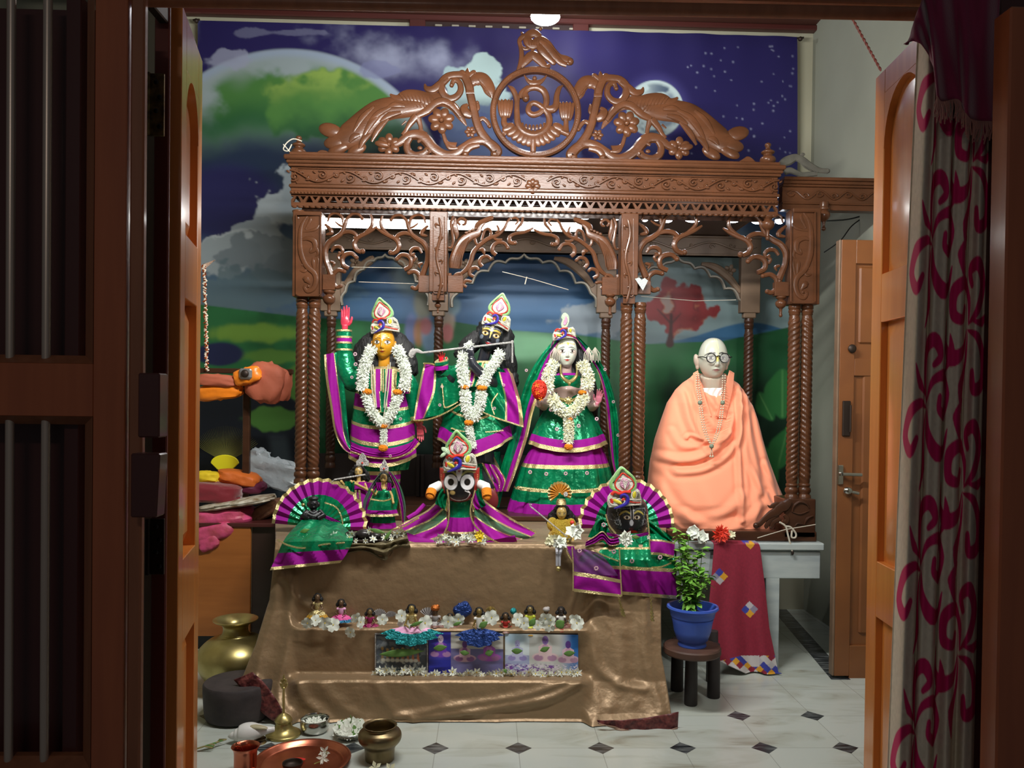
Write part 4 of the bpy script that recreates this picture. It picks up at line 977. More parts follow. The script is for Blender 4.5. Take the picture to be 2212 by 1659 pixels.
# ================================================================ front doorway, doors, curtain
def local(A, ang):
 """matrix: local u along +x turned by ang about z, placed at A"""
 return Matrix.Translation(A) @ MRot(ang, 4, 'Z')
def door_leaf(name, A, B, z0, z1, panels, side, mface='door_lit', th=.035, stile=(.085, .085), arch=True, hinge=False):
 """leaf from A to B (xy), face toward `side` (+1: left of A->B). panels list of (zlow, zhigh, arched)"""
 d = Vector((B[0] - A[0], B[1] - A[1], 0)); W = d.length; ang = math.atan2(d.y, d.x)
 M4 = local(Vector((A[0], A[1], 0)), ang); root = thing(name, None, None, (A[0], A[1], z0), kind='structure')
 o_ = -th * side   # body extends away from the visible face
 def put(n, mb, mt, par=root, **k): mb.xf(M4); return obj(n, mb, M[mt], par, **k)
 for u0, u1 in ((0, stile[0]), (W - stile[1], W)):
  put('stile', MB().box(u0, u1, o_, 0, z0, z1, bev=.002), mface)
 zs = [z0] + [q for p in panels for q in (p[0], p[1])] + [z1]
 u0, u1 = stile[0], W - stile[1]
 for i in range(0, len(zs), 2):
  put('rail', MB().box(u0, u1, o_, 0, zs[i], zs[i + 1], bev=.002), mface)
 for (a, b, ar) in panels:
  mb = MB(); mb.box(u0, u1, o_ * .8, o_ * .62, a, b)
  # sloping field edge + raised field
  e = .026; f = .05 if W > .3 else .03; yf = o_ * .25; yb = o_ * .62
  if ar:
   r = (u1 - u0) / 2; cz = b - r * 1.25; uc = (u0 + u1) / 2; arc = [(uc + r * cos(t), cz + r * 1.25 * sin(t)) for t in lsp(0, PI, 17)]
   # filler corners of the arched rail
   mb2 = MB()
   for s in (0, 1):
    half = arc[:9] if s == 0 else arc[8:]
    corner = (u1, b) if s == 0 else (u0, b)
    mb2.prism([corner] + (half if s == 0 else half), min(o_, 0), max(o_, 0))
   put('arched_rail', mb2, mface, auto=30)
   ri = r - f; out = [(u1, a), (u1, cz)] + arc[1:-1] + [(u0, cz), (u0, a)]
   inn = [(u1 - f, a + f), (u1 - f, cz)] + [(uc + ri * cos(t), cz + ri * 1.25 * sin(t)) for t in lsp(0, PI, 17)][1:-1] + [(u0 + f, cz), (u0 + f, a + f)]
  else:
   out = [(u1, a), (u1, b), (u0, b), (u0, a)]; inn = [(u1 - f, a + f), (u1 - f, b - f), (u0 + f, b - f), (u0 + f, a + f)]
  n = len(out); vs = [(p[0], yb, p[1]) for p in out] + [(p[0], yf, p[1]) for p in inn]
  fs = [(i, (i + 1) % n, (i + 1) % n + n, i + n) for i in range(n)] + [tuple(range(n, 2 * n))]
  if ar: fs[-1] = tuple(range(n, 2 * n))
  mb.add(vs, fs); put('panel', mb, mface, auto=20)
 return root, M4
# lit right leaf
Bf, Bn = P(1884, 600, 2.52), P(2016, 600, 2.10)
zt = P(1884, 169, 2.52).z
zz = lambda y: P(1890, y, 2.5).z
dR, MR = door_leaf('door_1', (Bf.x, Bf.y), (Bn.x, Bn.y), .01, zt, [(.06, zz(1322), False), (zz(1205), zz(700), False), (zz(598), zz(215), True)], -1, stile=(.075, .075))
# lit left leaf
An, Af = P(390, 600, 2.10), P(434, 600, 2.45); zt2 = P(432, 132, 2.45).z
zz = lambda y: P(428, y, 2.45).z
dL, ML = door_leaf('door_2', (An.x, An.y), (Af.x, Af.y), .01, zt2, [(.06, zz(1330), False), (zz(1168), zz(668), False), (zz(545), zz(232), True)], -1, stile=(.07, .07), th=.06, mface='door_lit')
# dark folded leaf behind the jamb at the left, and slit of wall between
m = MB(); a, b = P(322, 1700, 2.02), P(367, 10, 2.02); m.box(a.x, b.x, 2.02, 2.03, 0.005, b.z + .1, bev=.003)
struct('door_3', m, M['folded'])
m = MB(); a, b = P(271, 1700, 1.745), P(313, -30, 1.745); m.box(a.x, b.x, 1.745, 1.765, 0, b.z, bev=.004)
jb = struct('trim_2', m, M['jamb'])
# iron hinges
for (y0, y1, nm) in ((155, 290, 'brass_old'), (1122, 1243, 'iron')):
 a, b = P(316, y1, 1.985), P(351, y0, 1.985); m = MB(); m.box(a.x, b.x, 1.995, 2.001, a.z, b.z, bev=.001)
 m.tube([(a.x, 1.992, a.z), (a.x, 1.992, b.z)], .006, 10)
 hg = thing('door_hinge', 'worn %s hinge on the dark left door post, %s one' % ('brass' if y0 < 500 else 'rusty iron', 'upper' if y0 < 500 else 'lower'), 'hinge', ((a.x + b.x) / 2, 1.99, a.z))
 obj('hinge_leaf', m, M[nm], hg)
 m = MB()
 for i, f in enumerate((.15, .4, .62, .86)):
  m.ell((lerp(a.x, b.x, .72 if i % 2 == 0 else .5), 1.994, lerp(a.z, b.z, f)), (.006, .002, .006), 10, 6)
 obj('screw_hole', m, M['black'], hg)
# wooden latch blocks
for i, (x0, x1, y0, y1, sl) in enumerate(((297, 345, 806, 945, 0), (281, 339, 980, 1118, 4))):
 a, b = P(x0, y1, 1.70), P(x1, y0, 1.70); m = MB().box(a.x, b.x, 1.70, 1.744, a.z, b.z, bev=.003)
 if sl: m.v = [(x + (.006 if z > (a.z + b.z) / 2 and x > (a.x + b.x) / 2 else 0), y, z) for x, y, z in m.v]
 o = obj('latch_block', m, M['maroon_wood'], None); tag(o, '%s dark wooden latch block on the left door post' % ('upper' if i == 0 else 'lower'), 'latch')
# barred leaf at the far left
YD = 1.74; g = lambda x, y, Y=YD: P(x, y, Y)
lf = thing('door_4', None, None, (g(130, 900).x, YD, 0), kind='structure')
xa = g(-140, 870).x; xs = g(200, 870).x; xe = g(270, 870).x
obj('stile', MB().box(xs, xe, YD, YD + .05, 0.0, g(0, -40).z, bev=.002), M['door_dark'], lf)
ch = g(166, 870).x   # bevel on the inner edge of the stile
def bevel_rect(x0, x1, z0, z1, name='panel_moulding'):
 """sloping moulding round an opening, front edge wide, back edge narrower"""
 s = .03; o1 = [(x0, z0), (x1, z0), (x1, z1), (x0, z1)]; o2 = [(x0 + s, z0 + s * .6), (x1 - s, z0 + s * .6), (x1 - s, z1 - s * .6), (x0 + s, z1 - s * .6)]
 vs = [(p[0], YD, p[1]) for p in o1] + [(p[0], YD + .03, p[1]) for p in o2] + [(p[0], YD + .05, p[1]) for p in o2]
 fs = [(i, (i + 1) % 4, (i + 1) % 4 + 4, i + 4) for i in range(4)] + [(i + 4, (i + 1) % 4 + 4, (i + 1) % 4 + 8, i + 8) for i in range(4)]
 obj(name, MB().add(vs, fs), M['jamb'], lf, smooth=False)
zrt, zrb = g(20, 783).z, g(20, 898).z; ztop = g(0, -40).z; zlow = g(100, 1659).z - .005
bevel_rect(xa, xs, zrt, ztop + .2); bevel_rect(xa, xs, zlow, zrb)
obj('rail', MB().box(xa, xs, YD, YD + .05, zrb, zrt, bev=.001), M['door_dark'], lf)
obj('rail', MB().box(xa, xs, YD, YD + .05, 0, zlow, bev=.001), M['door_dark'], lf)
obj('back_panel', MB().box(xa - .1, xe - .02, YD + .12, YD + .14, 0, ztop), M['maroon_wood'], lf, smooth=False)
xb_ = g(144, 870).x; obj('inner_stile', MB().box(g(158, 870, YD + .09).x, g(190, 870, YD + .09).x, YD + .05, YD + .12, 0, ztop, bev=.002), M['maroon_wood'], lf)
for (px, px2) in ((22, 16), (101, 93)):
 q0, q1 = g(px, 0, YD + .02), g(px2, 1640, YD + .02); m = MB().tube([(q0.x, YD + .025, ztop), (q1.x, YD + .025, 0.1)], .0092, 14); obj('bar', m, M['steel_bar'], lf)
# door frame, right side behind the curtain
m = MB(); m.box(g(2146, 800, 1.9).x, g(2300, 800, 1.9).x, 1.9, 2.02, 0, ztop + .2, bev=.004); struct('trim_3', m, M['maroon_wood'])
m = MB(); m.box(g(2168, 800, 1.72).x, g(2300, 800, 1.72).x, 1.72, 1.78, 0, ztop, bev=.004); struct('trim_4', m, M['door_dark'])
# lintel moulding & curtain rod
a, b = P(300, -22, 1.98), P(2200, 12, 1.98); m = MB()
m.tube([P(315, 0, 1.93), P(2180, 34, 1.93)], .0155, 16)
rod = thing('curtain_rod', 'brown varnished curtain pole across the top of the doorway', 'curtain rod', P(1200, 16, 1.93))
obj('pole', m, M['jamb'], rod)
for px in (320, 2170): q = P(px, 0 if px < 500 else 34, 1.93); obj('bracket', MB().box(q.x - .012, q.x + .012, 1.93, 2.03, q.z - .012, q.z + .03, bev=.003), M['iron'], rod)
m = MB(); m.box(P(300, 0, 2.0).x, P(2212, 0, 2.0).x, 2.0, 2.058, P(1150, -2, 2.0).z + .012, P(1150, -150, 2.0).z, bev=.003); struct('trim_5', m, M['jamb'])
# ---------------------------------------------------------------- printed curtain
def curtain():
 W, H = 260, 640; c = Canvas(0, 60, 0, 210, W, H, (220, 208, 188))
 n = fbm(H, W, 60, 2, 5, 3.3); c.c *= (.9 + .2 * n)[..., None]
 col = (206, 14, 98); r = Rnd(4)
 def motif(x, y, s, a, f):
  def T(pts): return [(x + f * s * (p[0] * cos(a) - p[1] * sin(a)), y + s * (p[0] * sin(a) + p[1] * cos(a))) for p in pts]
  S = lambda pts, rr: c.stroke(T(pts), [q * s for q in rr], col)
  S([(0, 0), (3, -8), (11, -11), (17, -6), (15, 1), (9, 1), (8, -3)], [.3, 1.6, 2.4, 2.6, 2.2, 1.8, 1.6])
  S([(0, 0), (-5, -7), (-6, -16), (0, -21), (5, -17), (2, -13)], [.3, 2.0, 2.8, 2.6, 2.0, 1.2])
  S([(0, 2), (-8, 2), (-15, 7), (-17, 15), (-11, 19), (-8, 14)], [.3, 1.8, 2.6, 2.6, 2.2, 1.4])
  S([(1, 2), (4, 10), (11, 15), (19, 12), (21, 5)], [.3, 2.0, 3.0, 1.8, .4]); S([(0, 3), (-1, 12), (2, 22), (-1, 30)], [.3, 1.6, 2.4, .4])
  S([(-2, -2), (-10, -4), (-15, -10)], [.3, 1.8, .3]); S([(12, -12), (17, -19), (15, -26)], [.4, 2.6, .3])
 for i in range(5):
  motif(19, 22 + i * 42, .78, .2, 1); motif(47, 2 + i * 42, .78, -.3, -1)
 tl, tr_ = P(1972, 60, 1.93), P(2150, 60, 1.93)
 def place(U, V):
  # photo outline: left edge 1990 -> 1915, right edge 2150 -> 2105
  lx = 1988 - 74 * V ** .9; rx = 2152 - 44 * V
  py = -20 + 1760 * V
  ph = U * 2 * PI * 4.3
  amp = .012 + .010 * V
  y = 1.93 + amp * np.sin(ph + .5 * np.sin(V * 3)) + .006 * np.sin(ph * 2.3 + 1 + V * 2) + .16 * (1 - ss(U, 0, .13))
  x, _, z = npP(lx + (rx - lx) * U, py + 0 * U, y)
  return x + .006 * np.cos(ph + .7) * np.sin(PI * U), y, z
 mb, col_ = c.grid(place); cur = thing('curtain', 'pale curtain printed with magenta scrolls, hanging at the right side of the doorway', 'curtain', P(2040, 30, 1.93))
 o = obj('curtain_cloth', mb, M['paint_matte'], cur, col=col_, auto=0); s = o.modifiers.new('t', 'SOLIDIFY'); s.thickness = .0012
curtain()
M['shawl'] = mat('dark_magenta_shawl', C(126, 14, 62), .8, sheen=.4, bump=.1, bscale=200)
sh = thing('shawl', 'dark magenta shawl with a fringed edge thrown over the top of the curtain', 'shawl', P(2050, 30, 1.89))
def shawl_fn(u, v):
 top = spl([(1962, 95), (1985, 18), (2010, -30), (2080, -40), (2162, -40)], 8); bot = spl([(1952, 96), (1985, 92), (2020, 150), (2028, 215), (2070, 215), (2095, 255), (2142, 262)], 8)
 a = top[min(int(u * (len(top) - 1) + .5), len(top) - 1)]; b = bot[min(int(u * (len(bot) - 1) + .5), len(bot) - 1)]
 f = u * (len(top) - 1); i = min(int(f), len(top) - 2); a = top[i] * (1 - f + i) + top[i + 1] * (f - i)
 f = u * (len(bot) - 1); i = min(int(f), len(bot) - 2); b = bot[i] * (1 - f + i) + bot[i + 1] * (f - i)
 q = a * (1 - v) + b * v; Y = 1.862 + .012 * sin(u * 19 + v * 2.5) + .006 * sin(u * 41 - v * 3)
 return P(q[0], q[1], Y)
m = MB().sheet(shawl_fn, 90, 30); o = obj('shawl_cloth', m, M['shawl'], sh); s = o.modifiers.new('t', 'SOLIDIFY'); s.thickness = .002
m = MB(); rr = Rnd(2)
for i in range(70):
 u = .40 + .6 * i / 69; q = shawl_fn(u, 1); L = .035 + rr.random() * .02
 m.tube([q, q + Vector((rr.uniform(-.004, .004), -.004, -L * .5)), q + Vector((rr.uniform(-.006, .006), 0, -L))], .0014, 4)
ft = obj('fringe', m, mat('dusty_pink_fringe', C(160, 112, 104), .9), sh); ft['kind'] = 'stuff'
# ---------------------------------------------------------------- far room door on the right (open inwards)
YF = 3.72; q0, q1 = P(1797, 1475, YF), P(1900, 517, YF)
d5 = thing('door_5', None, None, (q0.x, YF, 0), kind='structure')
z1_ = P(1800, 517, YF).z; xa = P(1812, 900, YF).x; xb = P(1940, 900, YF).x
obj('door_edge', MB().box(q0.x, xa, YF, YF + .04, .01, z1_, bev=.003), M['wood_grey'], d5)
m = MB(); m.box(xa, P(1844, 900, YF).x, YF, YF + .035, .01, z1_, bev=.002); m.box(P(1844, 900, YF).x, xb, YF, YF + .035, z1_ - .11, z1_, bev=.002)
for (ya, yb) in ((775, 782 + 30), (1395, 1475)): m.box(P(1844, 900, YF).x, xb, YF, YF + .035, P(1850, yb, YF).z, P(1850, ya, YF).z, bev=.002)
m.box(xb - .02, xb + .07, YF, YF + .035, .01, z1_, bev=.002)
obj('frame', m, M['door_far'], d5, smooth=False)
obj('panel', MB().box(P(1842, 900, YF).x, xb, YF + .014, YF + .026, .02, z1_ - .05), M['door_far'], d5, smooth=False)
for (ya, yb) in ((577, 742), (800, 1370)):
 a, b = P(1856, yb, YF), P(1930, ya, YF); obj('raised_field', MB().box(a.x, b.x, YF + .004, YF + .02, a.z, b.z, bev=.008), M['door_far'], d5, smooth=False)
a, b = P(1820, 942, YF - .01), P(1838, 866, YF - .01); m = MB().box(a.x, b.x, YF - .012, YF, a.z, b.z, bev=.003).tube([(b.x - .006, YF - .022, a.z + .02), (b.x - .006, YF - .022, b.z - .02)], .005, 8); obj('pull_handle', m, M['iron'], d5)
q = P(1818, 1024, YF - .02); m = MB().box(q.x - .012, q.x + .014, YF - .012, YF, q.z - .05, q.z + .04, bev=.003).tube([(q.x, YF - .03, q.z), (q.x + .09, YF - .03, q.z - .002)], .008, 10).tube([(q.x, YF - .03, q.z), (q.x, YF, q.z)], .009, 10); obj('lever_handle', m, M['steel'], d5)
q = P(1832, 1060, YF - .02); m = MB().ell(q, (.022, .014, .018), 12, 8).tube([q, q + Vector((.05, 0, -.012))], .008, 8); obj('lock', m, M['steel'], d5)
q = P(1841, 753, YF - .01); m = MB().ell(q, (.02, .01, .02), 12, 8); obj('bolt', m, M['iron'], d5)
# small switch on the side wall
q = P(1786, 740, 4.45); m = MB().box(XR - .012, XR, 4.40, 4.5, q.z - .035, q.z + .035, bev=.003); o = obj('switch_box', m, M['iron']); tag(o, 'small dark switch box on the side wall left of the far door', 'switch')
# ================================================================ marble table at the right, with covering cloth
YT = 3.84; tzt = P(1720, 1172, YT).z
tb = thing('marble_table', 'grey marble slab table on stone legs under the robed seated statue', 'table', (P(1600, 1400, YT).x, YT + .3, 0))
xl, xr = P(1452, 1200, YT).x, P(1778, 1190, YT).x
obj('slab', MB().box(xl, xr, YT - .02, YT + .9, P(1720, 1190, YT - .02).z, tzt, bev=.006), M['marble'], tb)
obj('apron', MB().box(xl + .02, xr - .012, YT, YT + .85, P(1720, 1250, YT).z, P(1720, 1191, YT).z, bev=.003), M['marble'], tb)
for (x0, x1, y0) in ((P(1654, 1300, YT).x, P(1684, 1300, YT).x, YT + .0), (xl + .05, xl + .1, YT + .02), (P(1654, 1300, YT).x, P(1684, 1300, YT).x, YT + .75), (xl + .05, xl + .1, YT + .75)):
 obj('leg', MB().box(x0, x1, y0, y0 + .08, 0, P(1720, 1249, YT).z, bev=.003), M['marble'], tb)
# wooden plinth rail with a carved bird end
YP = YT + .03; pl = thing('throne_base', 'dark carved wooden plinth with a parrot shaped end under the right pillars', 'plinth', (P(1640, 1170, YP).x, YP, tzt))
a, b = P(1440, 1171, YP), P(1763, 1148, YP); obj('rail', MB().box(a.x, b.x, YP - .01, YP + .06, tzt + .001, b.z, bev=.004), M['wood_dark'], pl)
a, b = P(1692, 1170, YP), P(1761, 1078, YP); blk = obj('end_block', MB().box(a.x, b.x, YP - .01, YP + .16, tzt + .02, b.z, bev=.004), M['wood_dark'], pl)
m = MB(); sD = 9.217; trD = lambda a, b: (1620 + a / sD, 1060 + b / sD); v = lambda pts, r, ball=0, flat=.6, dy=0: vine(m, pts, r, YP - .012 - dy, trD, YP / F_PX / sD, 8, flat, 6, 0, ball)
v([(800, 200), (700, 300), (600, 340), (520, 420), (420, 470), (300, 560), (200, 660), (120, 690)], [60, 110, 110, 100, 80, 60, 52, 60], 60); v([(560, 470), (430, 560), (340, 680), (320, 730)], [50, 46, 40, 34], 30); v([(600, 560), (480, 620), (430, 700), (410, 730)], [44, 40, 34, 28], 26)
v([(700, 330), (620, 290), (540, 270), (460, 300), (400, 320), (350, 290)], [40, 44, 50, 50, 24, 6]); v([(640, 600), (700, 640), (740, 560), (680, 480)], [30, 40, 40, 30])
obj('parrot_carving', m, M['wood_dark'], pl)
m = MB(); v([(840, 420), (880, 300), (1000, 220), (1130, 260), (1180, 340)], [12, 20, 24, 20, 10], 0, .6, .006); m2 = m; m = MB()
vine(m, [(840, 420), (880, 300), (1000, 220), (1130, 260), (1180, 340)], [10, 18, 22, 18, 10], YP - .014, trD, YP / F_PX / sD); vine(m, [(1080, 680), (1140, 560), (1260, 500)], [12, 24, 12], YP - .014, trD, YP / F_PX / sD); vine(m, [(900, 700), (960, 650), (1060, 670)], [8, 16, 8], YP - .014, trD, YP / F_PX / sD); vine(m, [(840, 420), (1000, 460), (1180, 400)], [6, 14, 6], YP - .014, trD, YP / F_PX / sD)
obj('leaf_relief', m, M['wood_dark'], blk)
m = MB(); Yc = YP - .045
m.tube([P(1636, 1162, Yc), P(1696, 1144, Yc), P(1762, 1133, Yc)], .0022, 6); m.tube([P(1684, 1128, Yc), P(1697, 1137, Yc), P(1702, 1155, Yc), P(1711, 1190, Yc)], .0045, 8, sm=5); m.tube([P(1697, 1137, Yc), P(1708, 1139, Yc), P(1719, 1152, Yc), P(1718, 1161, Yc), P(1710, 1160, Yc), P(1711, 1146, Yc)], .0045, 8, sm=5)
m.ell(P(1712, 1194, Yc), (.007, .007, .012), 8, 6, 1)
o = obj('tied_cord', m, [M['cord'], M['iron']]); tag(o, 'white cord tied in a loop round the dark plinth at the right', 'cord')
# red patchwork cloth over the table front
def redcloth():
 W, H = 200, 300; c = Canvas(1520, 1700, 1160, 1490, W, H, (132, 28, 50)); nz = fbm(H, W, 70, 2, 8, 1.5); c.c *= (.85 + .3 * nz)[..., None]
 X, Y = c.X, c.Y; cols = [(206, 150, 36), (176, 172, 176), (130, 124, 144), (52, 60, 150)]
 def dia(cx, cy, s, tilt, order):
  u = (X - cx) * cos(tilt) + (Y - cy) * sin(tilt); v = -(X - cx) * sin(tilt) + (Y - cy) * cos(tilt)
  for i, (a, b) in enumerate(((0, 0), (1, 0), (1, 1), (0, 1))):
   m_ = (u >= (a - 1) * s) & (u < a * s) & (v >= (b - 1) * s) & (v < b * s); c.mix(m_.astype(float), cols[order[i]])
 dia(1554, 1245, 13, .75, (3, 0, 1, 2)); dia(1619, 1316, 13, .75, (1, 2, 0, 3)); dia(1620, 1166, 14, .75, (3, 2, 0, 3))
 bl = 1420 + (X - 1560) * 0.0; reg = (Y > 1416) & (Y > 1416 + (1600 - X) * .25)
 u = (X + Y) / 17; v = (X - Y) / 17; k = (np.floor(u) * 2 + np.floor(v) * 3).astype(int) % 7
 pal = [(190, 186, 184), (52, 60, 150), (190, 186, 184), (206, 150, 36), (176, 172, 176), (132, 28, 50), (52, 60, 150)]
 for i, q in enumerate(pal): c.mix((reg & (k == i)).astype(float), q)
 c.mix((reg & (Y < 1440) & (X > 1600) & (X < 1640) & (Y - 1416 < (X - 1600))).astype(float), (190, 186, 184))
 def place(U, V):
  top = .08   # part lying on the slab
  lx = nit(V.ravel(), [0, .1, .5, .8, 1], [1543, 1541, 1530, 1545, 1560]).reshape(V.shape); rx = nit(V.ravel(), [0, .05, .3, .6, 1], [1636, 1642, 1652, 1662, 1688]).reshape(V.shape)
  px = lx + (rx - lx) * U; drop = 1166 + 318 * V; drop = drop - 55 * V ** 6 * (1 - U) ** 1.2
  Yd = YT - .035 - .018 * np.sin(U * 7 + 1) * V - .012 * np.sin(U * 15 + V * 3) * V - .10 * V ** 2 * (1 - U * .3) * .6
  dx = (px - CX) / F_PX; dy = -(drop - CY) / F_PX; R = np.array(ROT); d = [R[k, 0] * dx + R[k, 1] * dy - R[k, 2] for k in range(3)]; t = Yd / d[1]
  x, z = d[0] * t, d[2] * t + CAM.z
  s = V < .03; z = np.where(s, tzt + .005, z); Yd = np.where(s, YT - .03 + (1 - V / .03) * .16, Yd)
  return x, Yd, np.maximum(z, .012)
 mb, col = c.grid(place)
 # sample colours by photo px of each grid point
 v = np.array(mb.v); R = np.array(ROT).T; d = np.stack([v[:, 0], v[:, 1], v[:, 2] - CAM.z]); q = R @ d; px = CX + F_PX * q[0] / -q[2]; py = CY - F_PX * q[1] / -q[2]
 ii = np.clip(((py - 1160) / 330 * (H - 1)).astype(int), 0, H - 1); jj = np.clip(((px - 1520) / 180 * (W - 1)).astype(int), 0, W - 1)
 o = obj('patchwork_cloth', mb, M['paint_matte'], None, col=c.c[ii, jj], auto=0); s = o.modifiers.new('t', 'SOLIDIFY'); s.thickness = .004
 tag(o, 'crimson patchwork cloth with blue, yellow and grey diamonds hanging off the marble table', 'cloth')
redcloth()
# ---------------------------------------------------------------- low stool, pot and basil plant
q = Pz(1495, 1395, .262); sx, sy = q.x, q.y
st = thing('stool', 'low round dark wooden stool with thick legs, blue flowerpot on it', 'stool', (sx, sy, 0))
R0 = 62 * sy / F_PX
obj('seat', MB().lathe([(0, .232), (R0 * .96, .232), (R0, .238), (R0, .258), (R0 * .96, .264), (0, .264)], (sx, sy, 0), 40), mat('worn_brown_seat', C(92, 62, 48), .6, col2=C(66, 46, 38), noise=9), st)
M['leg'] = mat('dark_painted_leg', C(50, 44, 44), .6)
for (px, py) in ((1492, 1528), (1541, 1512), (1462, 1497), (1538, 1478)):
 q = Pz(px, py - 6, 0); obj('leg', MB().lathe([(0, 0), (.026, 0), (.028, .004), (.027, .12), (.024, .234), (0, .234)], (q.x, q.y, 0), 16), M['leg'], st)
kz = sy / F_PX
pot = thing('flowerpot', 'bright blue plastic flowerpot with a wide rim standing on the round stool', 'flowerpot', (sx, sy, .264))
M['potblue'] = mat('blue_plastic', C(58, 92, 190), .4, col2=C(66, 102, 198), noise=5)
PP = [(0, 0), (30, 0), (31, 2), (29, 10), (34, 14), (40, 32), (43, 50), (45, 58), (44, 60), (47, 62), (49, 72), (52, 76), (56, 80), (55, 84), (50, 84), (47, 78), (43, 66), (0, 66)]
obj('pot_body', MB().lathe([(a * kz, b * kz * 1.04) for a, b in PP], (sx, sy, .264), 44, sm=0), M['potblue'], pot, auto=40)
obj('soil', MB().ell((sx, sy, .264 + 66 * kz), (46 * kz, 46 * kz, .008), 20, 8), mat('dark_soil', C(40, 32, 26), .95, bump=.6, bscale=120), pot)
bp = thing('basil_plant', 'leafy green holy basil plant growing in the blue flowerpot', 'plant', (sx, sy, .264 + 70 * kz))
rb = Rnd(11); leaf = []
stems = MB(); tips = []
lvm = MB()
def leafm(mb, p, d, L, W_):
 d = d.normalized(); s = d.cross(Vector((0, 0, 1))); s = s.normalized() if s.length > .01 else Vector((1, 0, 0)); n = s.cross(d).normalized()
 s = (s + n * rb.uniform(-.5, .5)).normalized(); n = s.cross(d).normalized(); rows = []
 for t, w_ in ((0, .05), (.2, .7), (.45, 1), (.7, .75), (.9, .3), (1, .03)):
  c_ = p + d * (L * t) - n * (0) + Vector((0, 0, -L * .35 * t * t)); rows.append([c_ - s * (W_ * w_) + n * (.12 * W_), c_, c_ + s * (W_ * w_) + n * (.12 * W_)])
 b = len(mb.v); vs = [q for r in rows for q in r]; fs = []
 for i in range(5):
  for j in range(2): fs.append((i * 3 + j, i * 3 + j + 1, i * 3 + j + 4, i * 3 + j + 3))
 mb.add(vs, fs)
zb0 = .264 + 64 * kz
for i in range(17):
 a = rb.uniform(0, 2 * PI); r0 = rb.uniform(0, .03); base = Vector((sx + r0 * cos(a), sy + r0 * sin(a), zb0))
 hx = rb.uniform(-.095, .06); H_ = rb.uniform(.16, .36) * (1 - abs(hx + .01) * 2.4)
 if i < 3: hx = -.075 + .012 * i; H_ = .36 - .02 * i
 tip = Vector((sx + hx, sy + rb.uniform(-.08, .06), zb0 + H_)); pts = [base, lerp(base, tip, .4) + Vector((rb.uniform(-.01, .01), 0, .02)), tip]
 stems.tube(pts, [.003, .002, .0012], 5, sm=4); sp_ = spl([tuple(p) for p in pts], 6)
 for j in range(3, len(sp_)):
  for k_ in range(3):
   aa = rb.uniform(0, 2 * PI); p = Vector(sp_[j]); leafm(lvm, p, Vector((cos(aa), sin(aa), rb.uniform(-.2, .6))), rb.uniform(.022, .042), rb.uniform(.008, .013))
M['basil'] = mat('basil_leaf', C(96, 158, 52), .55, col2=C(128, 184, 72), noise=22)
obj('stem', stems, mat('green_stem', C(90, 110, 60), .6), bp); lo = obj('foliage', lvm, M['basil'], bp, auto=0)
# ================================================================ left side: cupboard, cloths, brass jar
YC = 4.12; a, b = P(437, 1392, YC), P(539, 1148, YC)
cb = thing('wooden_cupboard', 'low brown wooden cupboard at the left, piled with folded cloths', 'cupboard', (a.x, YC + .2, 0))
xc0, xc1 = P(380, 1200, YC).x, P(541, 1200, YC).x; zc1 = P(480, 1138, YC).z
obj('front_board', MB().box(xc0, xc1, YC, YC + .02, .07, zc1, bev=.002), mat('amber_plywood', C(150, 88, 36), .45, col2=C(166, 100, 44), noise=3, stretch=(1, 1, 9), coat=.2), cb, smooth=False)
obj('top_board', MB().box(xc0, P(612, 1140, YC + .1).x, YC - .01, YC + .62, zc1, zc1 + .02, bev=.003), M['maroon_wood'], cb)
obj('side_board', MB().box(xc1, P(612, 1140, YC + .1).x - .01, YC + .02, YC + .60, .07, zc1, bev=.003), mat('black_brown_board', C(48, 32, 26), .4, coat=.3), cb)
obj('plinth', MB().box(xc0, P(600, 1140, YC + .1).x, YC + .02, YC + .58, 0, .07), M['black'], cb, smooth=False)
def pillow(mb, px, py, w_, h_, Y, d=.12, seed=0, mat=0, amp=.12, tilt=0):
 n = Vector((seed * 3.1, 0, 0))
 from mathutils import noise as mn
 k = Y / F_PX
 mb.ell(P(px, py, Y), (w_ * k, d, h_ * k), 32, 18, mat, rot=MRot(tilt, 3, 'Y'), disp=lambda q: (abs(q.x) ** 4 + abs(q.y) ** 4 + abs(q.z) ** 4) ** -.25 * .86 * (1 + amp * mn.noise(q * 2.6 + n)))
def stack(name, label, cat, items, group=None):
 m = MB(); mats = []
 for it in items:
  mt = it.pop('mt')
  if mt not in mats: mats.append(mt)
  pillow(m, mat=mats.index(mt), **it)
 o = obj(name, m, mats); return tag(o, label, cat, group)
M['brocade_pink'] = mat('pink_brocade', C(214, 80, 130), .5, col2=C(170, 70, 80), noise=16, bump=.3, bscale=40)
M['maroon_v'] = mat('maroon_velvet', C(120, 10, 30), .6, sheen=.5, bump=.3, bscale=20)
M['or_cloth'] = mat('orange_cloth', C(206, 104, 36), .6, bump=.3, bscale=24); M['or_bright'] = mat('bright_orange_satin', C(236, 130, 30), .35, bump=.4, bscale=18)
M['purple_c'] = mat('purple_cloth', C(90, 16, 50), .6); M['yellow_c'] = mat('yellow_cloth', C(226, 196, 30), .7, bump=.2)
M['floral'] = mat('cream_floral_cloth', C(200, 196, 180), .8, col2=C(120, 96, 60), noise=26); M['brown_c'] = mat('brown_patterned_cloth', C(106, 66, 46), .8, col2=C(140, 96, 66), noise=30)
M['peachc'] = mat('salmon_cloth', C(176, 92, 66), .7, bump=.3, bscale=18); M['white_plastic'] = mat('crinkled_clear_plastic', C(190, 200, 206), .2, alpha=.55, bump=.9, bscale=24, spec=.8)
Yk = YC + .12
